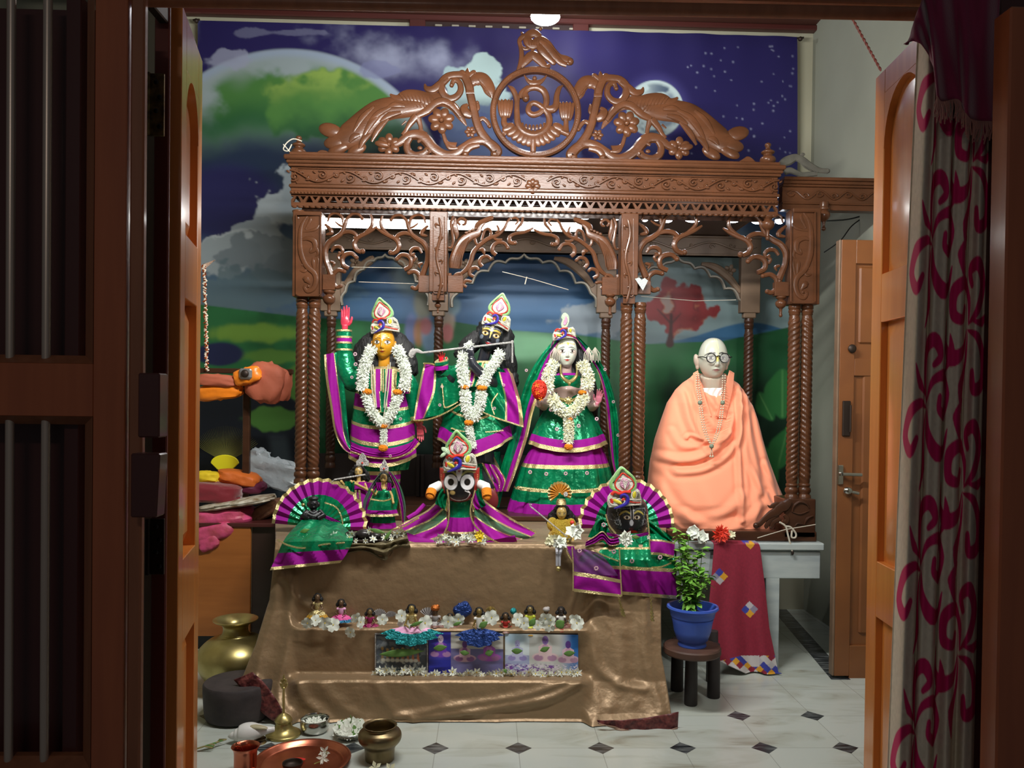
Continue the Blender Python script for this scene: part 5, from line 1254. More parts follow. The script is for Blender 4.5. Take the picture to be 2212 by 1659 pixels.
stack('folded_bedding', 'pink brocade cloth spilling over the edge of the wooden cupboard', 'cloth', [dict(px=478, py=1118, w_=78, h_=26, Y=Yk, d=.14, seed=1, mt=M['brocade_pink'], tilt=-.10), dict(px=460, py=1150, w_=52, h_=20, Y=Yk - .1, d=.05, seed=2, mt=M['brocade_pink'], tilt=-.25), dict(px=452, py=1172, w_=26, h_=18, Y=Yk - .12, d=.03, seed=3, mt=M['brocade_pink'], tilt=-.4)])
stack('brown_quilt', 'brown patterned quilt folded behind the pink brocade cloth', 'cloth', [dict(px=566, py=1108, w_=52, h_=18, Y=Yk + .12, d=.16, seed=4, mt=M['brown_c'], tilt=-.5)])
stack('floral_cloth', 'folded cream cloth with brown flowers between the pink and maroon cloths', 'cloth', [dict(px=512, py=1086, w_=92, h_=9, Y=Yk - .02, d=.13, seed=5, mt=M['floral'], tilt=-.16)])
stack('velvet_cloth', 'dark red velvet cloth folded on top of the pile at the left', 'cloth', [dict(px=468, py=1064, w_=62, h_=25, Y=Yk, d=.11, seed=6, mt=M['maroon_v'], tilt=.08)])
stack('purple_cushion', 'dark purple cushion beneath the folded orange cloth', 'cushion', [dict(px=535, py=1050, w_=40, h_=16, Y=Yk + .10, d=.1, seed=7, mt=M['purple_c'], tilt=.1)])
stack('orange_cloth', 'folded dull orange cloth lying on the dark purple cushion', 'cloth', [dict(px=518, py=1032, w_=50, h_=17, Y=Yk + .08, d=.1, seed=8, mt=M['or_cloth'], tilt=.18)])
stack('yellow_cloth', 'small bright yellow cloth beside the folded orange cloth', 'cloth', [dict(px=452, py=1030, w_=28, h_=14, Y=Yk + .03, d=.06, seed=9, mt=M['yellow_c'], tilt=.1)])
m = MB(); pillow(m, 590, 1020, 60, 36, Yk + .26, .07, 12, 0, .3, .3); pillow(m, 560, 990, 26, 22, Yk + .26, .05, 14, 0, .35, .2); o = obj('plastic_bag', m, M['white_plastic']); tag(o, 'crumpled clear plastic bag leaning behind the pile of cloths', 'bag')
# peacock feather fan standing behind, yellow handle
fn = thing('feather_fan', 'round peacock feather fan with a bright yellow centre standing behind the cloths', 'fan', P(490, 1005, Yk + .2))
m = MB(); q0 = P(487, 1000, Yk + .2)
for i in range(42):
 a = PI * (.18 + .64 * i / 41); m.tube([q0, q0 + Vector((cos(a) * .14, 0, sin(a) * .13)), q0 + Vector((cos(a) * .20, .01, sin(a) * .2))], [.002, .0012, .0006], 4)
o = obj('feathers', m, mat('olive_feathers', C(96, 96, 40), .7), fn); o['kind'] = 'stuff'
arc = [(q0.x + .075 * 1.0 * cos(t), q0.z + .045 * sin(t)) for t in lsp(0, PI, 15)] + [(q0.x - .04, q0.z - .035), (q0.x, q0.z - .05), (q0.x + .04, q0.z - .035)]
obj('centre_plate', MB().prism(arc, q0.y - .015, q0.y - .005, bev=.003), mat('yellow_plate', C(226, 216, 30), .5), fn)
# shelf rail with garments draped over it, above the cupboard
YS = 4.25; a, b = P(400, 802, YS), P(632, 800, YS)
m = MB().box(a.x, b.x, YS, YS + .03, b.z - .02, b.z + .006, bev=.003)
rk = thing('clothes_rack', 'dark wooden rail and upright at the left holding draped orange cloths', 'rack', (P(540, 1000, YS).x, YS, zc1 + .02)); obj('rail', m, M['wood_dark'], rk)
m = MB().box(P(525, 900, YS + .04).x, P(540, 900, YS + .04).x, YS + .03, YS + .06, zc1 + .02, b.z, bev=.003); obj('upright', m, M['wood_dark'], rk)
stack('draped_salmon_cloth', 'dull salmon cloth bundled over the clothes rail', 'cloth', [dict(px=575, py=826, w_=46, h_=48, Y=YS - .02, d=.08, seed=21, mt=M['peachc'], tilt=.25), dict(px=606, py=832, w_=26, h_=38, Y=YS + .02, d=.07, seed=22, mt=M['peachc'], tilt=.1)])
stack('draped_orange_cloth', 'bright orange satin cloth hanging over the clothes rail beside the door', 'cloth', [dict(px=474, py=846, w_=56, h_=20, Y=YS - .05, d=.05, seed=23, mt=M['or_bright'], tilt=-.14), dict(px=535, py=812, w_=34, h_=20, Y=YS - .09, d=.04, seed=24, mt=M['or_bright'], tilt=-.3), dict(px=470, py=822, w_=50, h_=15, Y=YS - .08, d=.04, seed=25, mt=M['peachc'], tilt=.05)])
q = P(530, 802, YS - .14); m = MB().box(q.x - .035, q.x + .03, q.y, q.y + .03, q.z - .04, q.z + .015, bev=.01).ell(q + Vector((0, -.01, -.012)), (.02, .012, .02), 10, 8, 1)
o = obj('clamp', m, [mat('grey_metal_clamp', C(150, 150, 150), .35, metal=.6), M['iron']]); tag(o, 'grey metal clamp hooked on the clothes rail', 'clamp')
# tinsel garland along the backdrop's left edge
m = MB(); rr = Rnd(9)
for i in range(150):
 t = i / 149; q = P(441 + 6 * t, 572 + 228 * t, 4.245); r = .008
 m.ell(q + Vector((rr.uniform(-.006, .006), rr.uniform(-.006, .006), 0)), (r, r * .5, r * .6), 5, 4, i % 2, rot=MRot(rr.uniform(-1, 1), 3, 'Y'))
for i in range(26):
 t = i / 25; q = P(440 + 24 * t, 576 - 14 * t, 4.245); m.ell(q, (.012 * (1.15 - t), .008, .012 * (1.1 - t)), 5, 4, i % 2)
o = obj('tinsel_garland', m, [mat('copper_tinsel', C(190, 100, 60), .25, metal=.9), mat('pearl_bead', C(230, 215, 195), .3)]); tag(o, 'glittering copper tinsel garland hanging beside the lit left door', 'garland')
# ================================================================ altar under brown gold tissue cloth
def altar():
 W, H = 420, 300
 prof = [(0, 4.40, .672), (.28, 3.46, .676), (.31, 3.415, .672), (.33, 3.405, .655), (.55, 3.40, .346), (.565, 3.395, .339), (.60, 3.335, .338), (.615, 3.325, .330), (.76, 3.325, .162), (.775, 3.32, .155), (.81, 3.245, .155), (.825, 3.235, .146), (.99, 3.21, .012), (1, 3.20, .004)]
 slope = [(0, 4.40, .672), (.28, 3.46, .676), (.31, 3.42, .672), (.35, 3.40, .645), (.55, 3.38, .40), (.80, 3.28, .14), (.93, 3.20, .035), (1, 3.16, .004)]
 pv = [p[0] for p in prof]; sv = [p[0] for p in slope]
 folds = [([(612, 1225), (640, 1285), (700, 1330)], .010, 9), ([(605, 1250), (598, 1330), (570, 1420), (560, 1500)], .016, 12), ([(640, 1250), (632, 1380), (610, 1500), (640, 1555)], .014, 11),
    ([(650, 1478), (672, 1520), (720, 1560)], .012, 12), ([(700, 1480), (745, 1530), (800, 1560)], .007, 14), ([(1258, 1478), (1190, 1512), (1060, 1535), (900, 1556)], .014, 9), ([(1228, 1476), (1140, 1505), (980, 1530), (860, 1552)], .010, 8),
    ([(1285, 1370), (1300, 1440), (1340, 1475), (1400, 1490)], .014, 12), ([(1262, 1245), (1240, 1310), (1228, 1350)], .008, 7), ([(1300, 1300), (1330, 1400), (1380, 1520)], .008, 16), ([(1400, 1300), (1405, 1420), (1440, 1540)], .014, 14), ([(1350, 1330), (1352, 1440), (1330, 1530)], .008, 14),
    ([(560, 1470), (600, 1520), (640, 1556)], .012, 10), ([(900, 1482), (960, 1520), (1080, 1556)], .006, 14), ([(820, 1482), (850, 1530), (900, 1560)], .006, 12), ([(1280, 1480), (1300, 1530), (1290, 1570)], .010, 12)]
 n1 = fbm(H, W, 7, 4, 31); n2 = fbm(H, W, 20, 3, 33)
 def place(U, V):
  side = .07; t = np.clip((U - side) / (1 - 2 * side), 0, 1)
  zr = nit(V.ravel(), pv, [p[2] for p in prof]).reshape(V.shape); yr = nit(V.ravel(), pv, [p[1] for p in prof]).reshape(V.shape)
  zs = nit(V.ravel(), sv, [p[2] for p in slope]).reshape(V.shape); ys = nit(V.ravel(), sv, [p[1] for p in slope]).reshape(V.shape)
  vz = np.clip((.67 - zs) / .67, 0, 1)
  lx = nit(vz.ravel(), [0, .1, .35, .6, .78, .88, 1], [600, 597, 588, 560, 532, 560, 612]).reshape(V.shape); rx = nit(vz.ravel(), [0, .15, .4, .65, .85, 1], [1446, 1444, 1438, 1440, 1456, 1468]).reshape(V.shape)
  px = lx + (rx - lx) * t; wgt = ss(px, 628, 655) * (1 - ss(px, 1262, 1292))
  z = zs + (zr - zs) * wgt; y = ys + (yr - ys) * wgt
  # keep the sides vertical in the top part
  R = np.array(ROT)
  def toxy(px, y, z):      # x from px at depth y
   return (px - 1050) / F_PX * y
  py = 866 + (CAM.z - z) / y * F_PX
  disp = .010 * (n1 - .5) + .003 * (n2 - .5)
  for ln, a, w_ in folds:
   ln = spl(ln, 5); best = np.full_like(px, 1e9)
   for i in range(len(ln) - 1):
    x1, y1 = ln[i]; x2, y2 = ln[i + 1]; L = (x2 - x1) ** 2 + (y2 - y1) ** 2
    tt = np.clip(((px - x1) * (x2 - x1) + (py - y1) * (y2 - y1)) / L, 0, 1); best = np.minimum(best, hyp(px - x1 - tt * (x2 - x1), py - y1 - tt * (y2 - y1)))
   disp = disp + a * np.exp(-(best / w_) ** 2)
  fr = ss(V, .30, .36); y = y - disp * fr; z = z + .4 * disp * (1 - fr) * 0
  x, yy, z2 = npP(px, py, y); x = toxy(px, y, z) + 0 * x
  # side walls run back
  sb = np.clip((side - U) / side, 0, 1) + np.clip((U - 1 + side) / side, 0, 1)
  y = np.where(sb > 0, y + sb * np.maximum(0, 4.4 - y), y)
  z = np.maximum(z, .004)
  return x, y, z
 c = Canvas(0, 1, 0, 1, W, H); mb, _ = c.grid(place)
 al = thing('altar', 'stepped altar draped to the floor in shimmering brown gold cloth', 'altar', (P(1000, 1500, 3.4).x, 3.8, 0))
 o = obj('brown_cloth', mb, M['brown_cloth'], al, auto=0)
 # maroon brocade hems
 M['hem'] = mat('maroon_brocade_hem', C(70, 18, 24), .5, col2=C(120, 60, 56), noise=60, bump=.4, bscale=80, detail=1)
 def strip(A, B, Y, mt, n=30, wav=.004):
  A, B = spl(A, 8), spl(B, 8); m = MB()
  def fn(u, v):
   f = v * (len(A) - 1); i = min(int(f), len(A) - 2); a = A[i] * (1 - f + i) + A[i + 1] * (f - i)
   f = v * (len(B) - 1); i = min(int(f), len(B) - 2); b = B[i] * (1 - f + i) + B[i + 1] * (f - i)
   q = a * (1 - u) + b * u; return P(q[0], q[1], Y(v) + wav * sin(v * 25 + u * 2))
  m.sheet(fn, 8, n); ob = obj('cloth_hem', m, mt, al); s = ob.modifiers.new('t', 'SOLIDIFY'); s.thickness = .003
 strip([(505, 1468), (535, 1502), (570, 1542), (602, 1564)], [(546, 1452), (570, 1474), (598, 1512), (622, 1556)], lambda v: 3.20 - .02 * v, M['hem'])
 strip([(1290, 1556), (1340, 1556), (1400, 1550), (1466, 1538)], [(1292, 1562), (1340, 1576), (1400, 1588), (1464, 1576)], lambda v: 3.12 + .02 * v, M['hem'])
 strip([(1290, 1561), (1340, 1573), (1400, 1584), (1464, 1572)], [(1292, 1563), (1340, 1578), (1400, 1591), (1465, 1580)], lambda v: 3.115 + .02 * v, mat('pale_piping', C(150, 120, 100), .4))
 m = MB(); q = P(1000, 1500, 3.5); m.box(P(640, 1300, 3.5).x, P(1420, 1300, 3.5).x, 3.50, 4.30, .005, .655); obj('wooden_core', m, M['wood_dark'], al, smooth=False)
 return al
altar()
# low wooden dais behind, carrying the big figures
m = MB().box(P(640, 1080, 4.5).x, P(1385, 1080, 4.5).x, 4.42, 4.86, .02, .70, bev=.004).box(P(705, 1080, 4.5).x, P(1375, 1080, 4.5).x, 4.04, 4.42, .676, .70, bev=.003)
o = obj('dais', m, M['wood_dark'], None); tag(o, 'dark wooden dais behind the draped altar, carrying the standing statues', 'dais')
m = MB().box(P(640, 1030, 4.7).x, P(1400, 1030, 4.7).x, 4.84, 4.86, .70, Zp(985, 4.8))
for px in (895, 905, 1330): m.box(P(px, 1030, 4.7).x, P(px + 8, 1030, 4.7).x, 4.81, 4.84, .70, Zp(985, 4.8), bev=.003)
o = obj('back_screen', m, mat('dark_screen_wood', C(40, 30, 28), .6), None, smooth=False); tag(o, 'low dark panelled screen behind the standing statues', 'screen')
# ================================================================ textile and figure helpers
CM = ['green', 'magenta', 'gold', 'green_thin']
G_, MG, GD, GT = 0, 1, 2, 3
def cmats(*extra): return [M[c] for c in CM] + list(extra)
def cloth(mb, A, B, Y, bands, nu=20, nv=28, amp=.006, fr=3, ph=0, depth=None, sm=6, vb=None):
 """ruled cloth between two photo-traced edges; bands by u; depth(u,v) extra distance"""
 A, B = spl(A, sm), spl(B, sm)
 def at(L, v):
  f = v * (len(L) - 1); i = min(int(f), len(L) - 2); return L[i] * (1 - f + i) + L[i + 1] * (f - i)
 def fn(u, v):
  q = at(A, v) * (1 - u) + at(B, v) * u
  return P(q[0], q[1], Y + amp * sin((u * fr + .5 * sin(v * 4 + ph)) * 2 * PI + ph) + (depth(u, v) if depth else 0))
 us = sorted(set([0.0, 1.0] + [b[0] for b in bands] + [i / nu for i in range(nu + 1)]))
 W = len(us); vs = [fn(u, j / nv) for j in range(nv + 1) for u in us]; fs = []; ms = []
 for j in range(nv):
  for i in range(W - 1):
   fs.append((j * W + i, j * W + i + 1, (j + 1) * W + i + 1, (j + 1) * W + i)); um = (us[i] + us[i + 1]) / 2; vm = (j + .5) / nv
   mt = next(b[1] for b in bands if um <= b[0] + 1e-6)
   if vb:
    for a, b_, q in vb:
     if a <= vm <= b_: mt = q
   ms.append(mt)
 return mb.add(vs, fs, ms)
def drape(mb, rows, Y, bands, pleat=0, np_=24, ratio=.6, nu=96, hem=None, ph=0, jit=.3, caps=False):
 """closed skirt/tunic: rows (py, xl, xr); bands [(py_end, mat)] ; hem(cosx)->extra px at the bottom"""
 ys = [r[0] for r in rows]; y0, y1 = ys[0], ys[-1]; st = sorted(set(list(lsp(y0, y1, 40)) + [b[0] for b in bands if y0 < b[0] < y1])); rings = []
 for py in st:
  xl, xr = interp([(r[0], r[1]) for r in rows], py), interp([(r[0], r[2]) for r in rows], py); t = (py - y0) / (y1 - y0); ring = []
  for i in range(nu):
   a = 2 * PI * i / nu; ca, sa = cos(a), sin(a)
   f = 1 + pleat * (.2 + .8 * t) * (sin(np_ * a + ph) + jit * sin(2.3 * np_ * a + 1 + 3 * t))
   px = (xl + xr) / 2 + (xr - xl) / 2 * ca * f; k = Y / F_PX; yy = Y - sa * (xr - xl) / 2 * k * ratio * f
   e = hem(ca, sa) * t if hem else 0
   q = P(px, py + e, Y); ring.append((q.x, yy, q.z))
  rings.append(ring)
 def mf(i, j):
  pm = (st[min(i, len(st) - 2)] + st[min(i + 1, len(st) - 1)]) / 2
  return next((b[1] for b in bands if pm <= b[0] + 1e-6), bands[-1][1])
 return mb.rings(rings, mf, caps)
def wavy(mb, pts, Y, r, mat=GD, n=5, sm=8, dens=1):
 """sewn zigzag lace line"""
 p = spl(pts, sm); q = []
 for i in range(len(p) - 1):
  for j in range(4): q.append(p[i] + (p[i + 1] - p[i]) * j / 4)
 mb.tube([P(a[0], a[1] + (1.2 if i % 2 else -1.2), Y) for i, a in enumerate(q)], r * Y / F_PX, n, mat)
def buti(mb, spots, Y, r=3.2, mat=0):
 for (a, b) in spots:
  q = P(a, b, Y)
  for i in range(7): an = i * 2 * PI / 7; mb.ell(q + Vector((cos(an), 0, sin(an))) * r * .6 * Y / F_PX, (r * .32 * Y / F_PX, .0015, r * .32 * Y / F_PX), 6, 4, mat)
def star(mb, p, d, R, rr, mat=0, n=5, wd=.26, cup=.35):
 """little flower with narrow petals opening along d"""
 d = d.normalized(); a = d.orthogonal().normalized(); b = d.cross(a); ph = rr.uniform(0, 6)
 for i in range(n):
  t = ph + 2 * PI * i / n; o_ = a * cos(t) + b * sin(t); s = d.cross(o_)
  p1, p2 = p + o_ * R * .55 + d * R * cup * .5, p + o_ * R + d * R * cup * (.4 + .5 * rr.random())
  mb.add([p, p1 - s * R * wd, p2, p1 + s * R * wd], [(0, 1, 2, 3)], mat)
def garland(name, label, strands, Y, golds, tail=None, R=11, warm=0, seed=1):
 """flower garland: strands of px points; golds: marigold px spots"""
 rr = Rnd(seed); k = Y / F_PX; m = MB()
 for si, (pts, r) in enumerate(strands):
  pl = spl(pts, 14); L = sum(hyp(*(pl[i + 1] - pl[i])[:2]) for i in range(len(pl) - 1)); n = int(L * 2.9)
  for j in range(n):
   f = j / n * (len(pl) - 1); i = min(int(f), len(pl) - 2); q = pl[i] * (1 - f + i) + pl[i + 1] * (f - i)
   an = rr.uniform(-PI * .15, PI * 1.15); t = pl[i + 1] - pl[i]; t = t / (hyp(*t[:2]) + 1e-6); nx, ny = -t[1], t[0]
   c_ = cos(an) * r * .55; s_ = sin(an)
   p = P(q[0] + nx * c_, q[1] + ny * c_, Y) + Vector((0, -s_ * r * k * .7, 0)); d = Vector((nx * cos(an), -s_ * .8 - .15, -ny * cos(an))) + Vector((rr.uniform(-.5, .5), 0, rr.uniform(-.5, .5)))
   star(m, p, d, r * k * rr.uniform(.62, .95), rr, 1 if rr.random() < warm else 0, 5, .17, .5)
  m.tube([P(q[0], q[1], Y) for q in pl[::3]], r * k * .34, 8, 0)
 g = thing(name, label, 'garland', P(strands[0][0][0][0], strands[0][0][0][1], Y), None)
 obj('blossoms', m, [M['petal'], M['petal_warm']], g, smooth=False)
 for (a, b, w_, h_) in golds:
  q = P(a, b, Y - .018); m = MB(); r2 = Rnd(int(a)); m.ell(q, (w_ * k, w_ * k * .7, h_ * k), 24, 16, disp=lambda d: 1 + .16 * r2.uniform(-1, 1)); obj('marigold', m, M['orange'], g)
 return g
# ---- heads
def head(c, hw, hh, skin, tilt=0, yaw=0, brow=(40, 22, 14), lip=(150, 50, 40), white=(240, 236, 225), eye=(30, 18, 14), extra=None, ex=.46, ew=.27, eh=.085, jaw=.30, brz=.2, browt=.03, nose=1., smile=.03, nu=150, nv=130):
 th = lsp(0, PI, nv); a = lsp(0, 2 * PI, nu, endpoint=False); A, T = np.meshgrid(a, th)
 x = np.sin(T) * np.cos(A); y = np.sin(T) * np.sin(A); z = np.cos(T); y = -y * 1
 rr = np.power(np.clip(1 - z * z, 0, 1), .42) / (np.sqrt(np.clip(1 - z * z, 1e-9, 1)))
 x, y = x * rr, y * rr
 zl = np.clip(-z, 0, 1); wp = 1 - jaw * zl ** 1.7; X = x * wp; Yd = y * (1 - .12 * zl ** 2) * 1.12
 fr = ss(-y, .1, .5)
 bump = np.zeros_like(X); ax = np.abs(X)
 nprof = nit(z, [-.42, -.36, -.28, .0, .16, .2], [0, .75, 1, .45, .08, 0])
 bump += nose * .26 * np.exp(-(X / (.07 + .10 * np.clip(-z - .05, 0, 1))) ** 2) * nprof
 bump += nose * .06 * np.exp(-((ax - .13) / .07) ** 2 - ((z + .31) / .06) ** 2)
 bump -= .07 * np.exp(-((ax - ex) / .22) ** 2 - ((z - .02) / .12) ** 2); bump += .035 * np.exp(-((ax - ex) / .17) ** 2 - (z / .07) ** 2)
 bump += .03 * np.exp(-((ax - .4) / .35) ** 2 - ((z - brz) / .07) ** 2)
 bump += .07 * np.exp(-(X / .24) ** 2 - ((z + .51) / .045) ** 2) + .06 * np.exp(-(X / .2) ** 2 - ((z + .60) / .05) ** 2) + .06 * np.exp(-(X / .26) ** 2 - ((z + .84) / .12) ** 2)
 bump += .04 * np.exp(-((ax - .52) / .24) ** 2 - ((z + .32) / .2) ** 2)
 Yd = Yd - bump * fr
 col = np.zeros(X.shape + (3,)) + np.array(srgb(skin))
 def mix(m_, cc):
  m_ = np.clip(m_, 0, 1)[..., None]; col[:] = col * (1 - m_) + np.array(srgb(cc)) * m_
 e = .012; F = (y < .05)
 ew_ = ((ax - ex) / ew); lid = 1 - ew_ ** 2
 mix(F * (1 - ss(np.abs(z - .015 * (ax - ex) / ew) - eh * 1.45 * np.clip(lid, 0, 1) ** .7 - .012, -e, e)) * (lid > 0), brow)
 mix(F * (1 - ss(np.abs(z) - eh * np.clip(lid, 0, 1) ** .8, -e, e)) * (lid > 0.02), white)
 mix(F * (1 - ss(hyp(ax - ex, (z - .01) * 1.1), .085, .11)) * (np.abs(z) < eh * np.clip(lid, 0, 1) ** .8), eye)
 bz = brz + .05 - .55 * (ax - .38) ** 2 - .10 * (ax > .38) * (ax - .38); mix(F * (1 - ss(np.abs(z - bz) - browt * (1 - .5 * np.abs(ax - .35) / .4), -e, e)) * (ax > .09) * (ax < .80), brow)
 lz = -.555 + smile * (ax / .27) ** 2; up = .045 * (1 - (ax / .29) ** 2) * (1 + .3 * np.cos(X * 22)); lo = .06 * (1 - (ax / .24) ** 2)
 mix(F * (ax < .29) * (1 - ss(z - lz - np.clip(up, 0, 1), -e, e)) * (1 - ss(lz - z - np.clip(lo, 0, 1), -e, e)), lip)
 mix(F * (ax < .30) * (1 - ss(np.abs(z - lz), .004, .014)), tuple(int(q * .5) for q in lip))
 mix(F * np.exp(-((ax - .10) / .04) ** 2 - ((z + .385) / .018) ** 2) * .8, tuple(int(q * .45) for q in skin))
 if extra is not None: extra(mix, X, z, ax, F)
 P3 = np.stack([X * hw, Yd * hw, z * hh], -1).reshape(-1, 3); RR = np.array((MRot(tilt, 3, 'Y') @ MRot(yaw, 3, 'Z'))); P3 = P3 @ RR.T + np.array(c)
 i = np.arange((nv - 1) * nu); r = i // nu; cidx = i % nu; k = (cidx + 1) % nu
 f = np.stack([r * nu + cidx, r * nu + k, (r + 1) * nu + k, (r + 1) * nu + cidx], -1)
 return P3, f, col.reshape(-1, 3)
def hand(mb, w_, d, pn, L, side=1, curl=0.15, spread=.12, thick=1):
 """palm + four fingers + thumb, before remesh. w_: wrist, d: finger direction, pn: palm normal, side: thumb side"""
 d = Vector(d).normalized(); pn = Vector(pn); pn = (pn - d * pn.dot(d)).normalized(); s = d.cross(pn).normalized() * side
 R = Matrix((s, d, pn)).transposed()
 mb.ell(Vector(w_) + d * L * .26, (L * .20, L * .29, L * .085 * thick), 16, 12, 0, rot=R)
 mb.tube([Vector(w_) - d * L * .12, Vector(w_) + d * L * .1], [L * .13, L * .14], 10)
 for i, (o_, ln, r) in enumerate(((.145, .40, .052), (.05, .46, .055), (-.05, .43, .053), (-.14, .33, .045))):
  b = Vector(w_) + d * L * (.48 - .02 * abs(i - 1)) + s * L * o_; dd = (d + s * spread * (1.5 - i) * .6).normalized(); pts = [b - d * L * .1, b]; cur = b; cc = 0
  for seg in (.42, .32, .26):
   cc += curl; dv = (dd * cos(cc) + pn * sin(cc)); cur = cur + dv * ln * L * seg; pts.append(cur)
  mb.tube(pts, [r * L * q * thick for q in (1, 1, .95, .85, .62)], 8)
  mb.ell(pts[-1], r * L * .66 * thick, 8, 6)
 b = Vector(w_) + d * L * .12 + s * L * .14; dd = (s * .8 + d * .75 + pn * .25).normalized()
 mb.tube([b, b + dd * L * .16, b + (dd + d * .5).normalized() * L * .30, b + (dd + d * .9).normalized() * L * .40], [L * q for q in (.075, .066, .054, .04)], 8)
def build_body(name, parent, mb, vox, heads, skin, palms=(), mt='gloss_paint', hands=None, vox2=.0018, nails=None, arm=None):
 v, f, c = [], [], []; n = 0
 def app(V, Fc, Cc):
  nonlocal n
  v.append(V); f.extend((np.array(Fc) + n).tolist() if not isinstance(Fc, list) else [tuple(i + n for i in q) for q in Fc]); c.append(Cc); n += len(V)
 for (m_, vx) in ((mb, vox),) + (((hands, vox2),) if hands is not None else ()):
  r = remesh(m_, vx, 3); V = np.array(r.v); Cc = np.zeros((len(V), 3)) + np.array(srgb(skin))
  for (ctr, nn, rad, colr) in palms:
   dd = V - np.array(ctr); dist = np.linalg.norm(dd, axis=1); k = (dist < rad) & (dd @ np.array(Vector(nn).normalized()) > .0)
   Cc[k] = np.array(srgb(colr))
  app(V, r.f, Cc)
 for (V, Fc, Cc) in heads: app(V, Fc, Cc)
 m_ = MB(); m_.v = np.vstack(v); m_.f = [tuple(q) for q in f]; m_.m = [0] * len(f)
 return obj(name, m_, M[mt], parent, col=np.vstack(c), auto=0)
# ---- crown
M['leaf_bead'] = mat('pale_green_beads', C(150, 206, 130), .4)
s3 = 10.367
def crown(parent, px, py, Y, s=1, tilt=0, small=False, name='crown'):
 """jewelled crown traced from the left statue; (px,py) is the middle of the lower band"""
 k = Y / F_PX * s; c0 = P(px, py, Y); RT = MRot(tilt, 4, 'Y')
 Mx = Matrix.Translation(c0) @ RT
 T = lambda a, b: ((a - 480) / s3 * k, -(b - 830) / s3 * k)      # from zoomed crop (780,630)
 def bend(m):
  m.v = [(x, y + .9 * x * x / (34 * k), z) for x, y, z in m.v]; m.xf(Mx); return m
 m = MB()
 # cap band
 out = [T(a, b) for a, b in ((150, 850), (170, 900), (330, 870), (480, 840), (640, 830), (800, 845), (815, 760), (800, 690), (760, 560), (700, 510), (600, 540), (430, 560), (250, 560), (190, 620), (150, 700), (145, 780))]
 m.prism(out, -.012, .010, 0, bev=.003)
 for (a, b) in ((160, 870), (240, 890), (330, 870), (420, 850)): pass
 base = obj(name, bend(m), M['crown_white'], parent)
 def piece(nm, mb_, mt): return obj(nm, bend(mb_), M[mt], base)
 if not small:
  m = MB(); o_ = spl([(370, 70), (480, 150), (590, 240), (660, 330), (690, 430), (660, 510), (560, 560), (420, 590), (280, 575), (190, 530), (160, 440), (185, 350), (240, 250), (290, 160)], 5, True); m.prism([T(*q) for q in o_], -.008, .006, 0, bev=.002)
  piece('plume_plate', m, 'mint')
  o_ = spl([(385, 200), (480, 260), (570, 330), (610, 410), (570, 490), (470, 550), (380, 560), (290, 510), (255, 430), (280, 340), (330, 270)], 5, True)
  m = MB(); m.prism([T(*q) for q in o_], -.012, -.004, 0, bev=.002); piece('plume_inner', m, 'crown_white')
  ou = spl([(370, 70), (480, 150), (590, 240), (660, 330), (690, 430), (660, 510), (560, 560), (420, 590), (280, 575), (190, 530), (160, 440), (185, 350), (240, 250), (290, 160)], 4, True); m = MB()
  for i, q in enumerate(ou):
   a, b = q[0] * .88 + 425 * .12, q[1] * .88 + 380 * .12; m.ell((T(a, b)[0], -.010, T(a, b)[1]), (.006 * s, .003, .004 * s), 6, 4, rot=MRot(i * .5, 3, 'Y'))
  piece('green_beads', m, 'leaf_bead')
  m = MB()
  for i in range(5): m.tube([(T(380 + i * 24, 320 + i * 4)[0], -.02, T(380 + i * 24, 320 + i * 4)[1]), (T(425, 500)[0], -.02, T(425, 500)[1])], .0012 * s, 4)
  piece('gem_rays', m, 'crown_white')
  m = MB(); m.tube([(T(*q)[0], -.013, T(*q)[1]) for q in list(o_) + [o_[0]]], .0032 * s * Y / 4.3, 6, flat=1); piece('red_beads', m, 'red')
  m = MB(); m.prism([T(*q) for q in spl([(400, 290), (510, 360), (500, 430), (430, 510), (340, 440), (350, 370)], 4, True)], -.018, -.01, 0, bev=.003); piece('pink_gem', m, 'pink_gem')
 else:
  m = MB(); o_ = spl([(400, 250), (330, 300), (340, 360), (400, 330), (470, 300), (520, 370), (500, 470), (440, 540), (380, 560), (340, 480), (370, 400)], 5, True)
  o_ = spl([(470, 130), (560, 200), (590, 330), (560, 450), (480, 560), (390, 540), (360, 440), (390, 330), (360, 260), (400, 160)], 5, True); m.prism([T(*q) for q in o_], -.01, .004, 0, bev=.002); piece('plume_plate', m, 'mint')
  m = MB(); o_ = spl([(480, 220), (530, 300), (520, 400), (470, 480), (420, 460), (420, 380), (450, 310)], 5, True); m.prism([T(*q) for q in o_], -.014, -.008, 0, bev=.002); piece('pink_gem', m, 'pink_gem')
 m = MB(); m.tube([(T(a, b)[0], -.018, T(a, b)[1]) for a, b in ((350, 680), (370, 630), (420, 615), (470, 650), (485, 710), (465, 770), (400, 820), (320, 860), (240, 900))], [.003 * s, .0055 * s, .006 * s, .0065 * s, .007 * s, .007 * s, .006 * s, .004 * s, .002], 8, sm=5); piece('peacock_neck', m, 'blue')
 m = MB(); m.ell((T(400, 705)[0], -.014, T(400, 705)[1]), (.009 * s, .005, .007 * s), 10, 8); m.tube([(T(a, b)[0], -.014, T(a, b)[1]) for a, b in ((500, 740), (600, 765), (700, 780), (780, 790))], .0028 * s, 6)
 m.tube([(T(a, b)[0], -.014, T(a, b)[1]) for a, b in ((200, 640), (250, 580), (330, 600), (420, 560), (540, 560))], .0055 * s, 6, sm=4); m.tube([(T(a, b)[0], -.012, T(a, b)[1]) for a, b in ((190, 720), (210, 760), (200, 800))], .005 * s, 6); piece('red_beads', m, 'red')
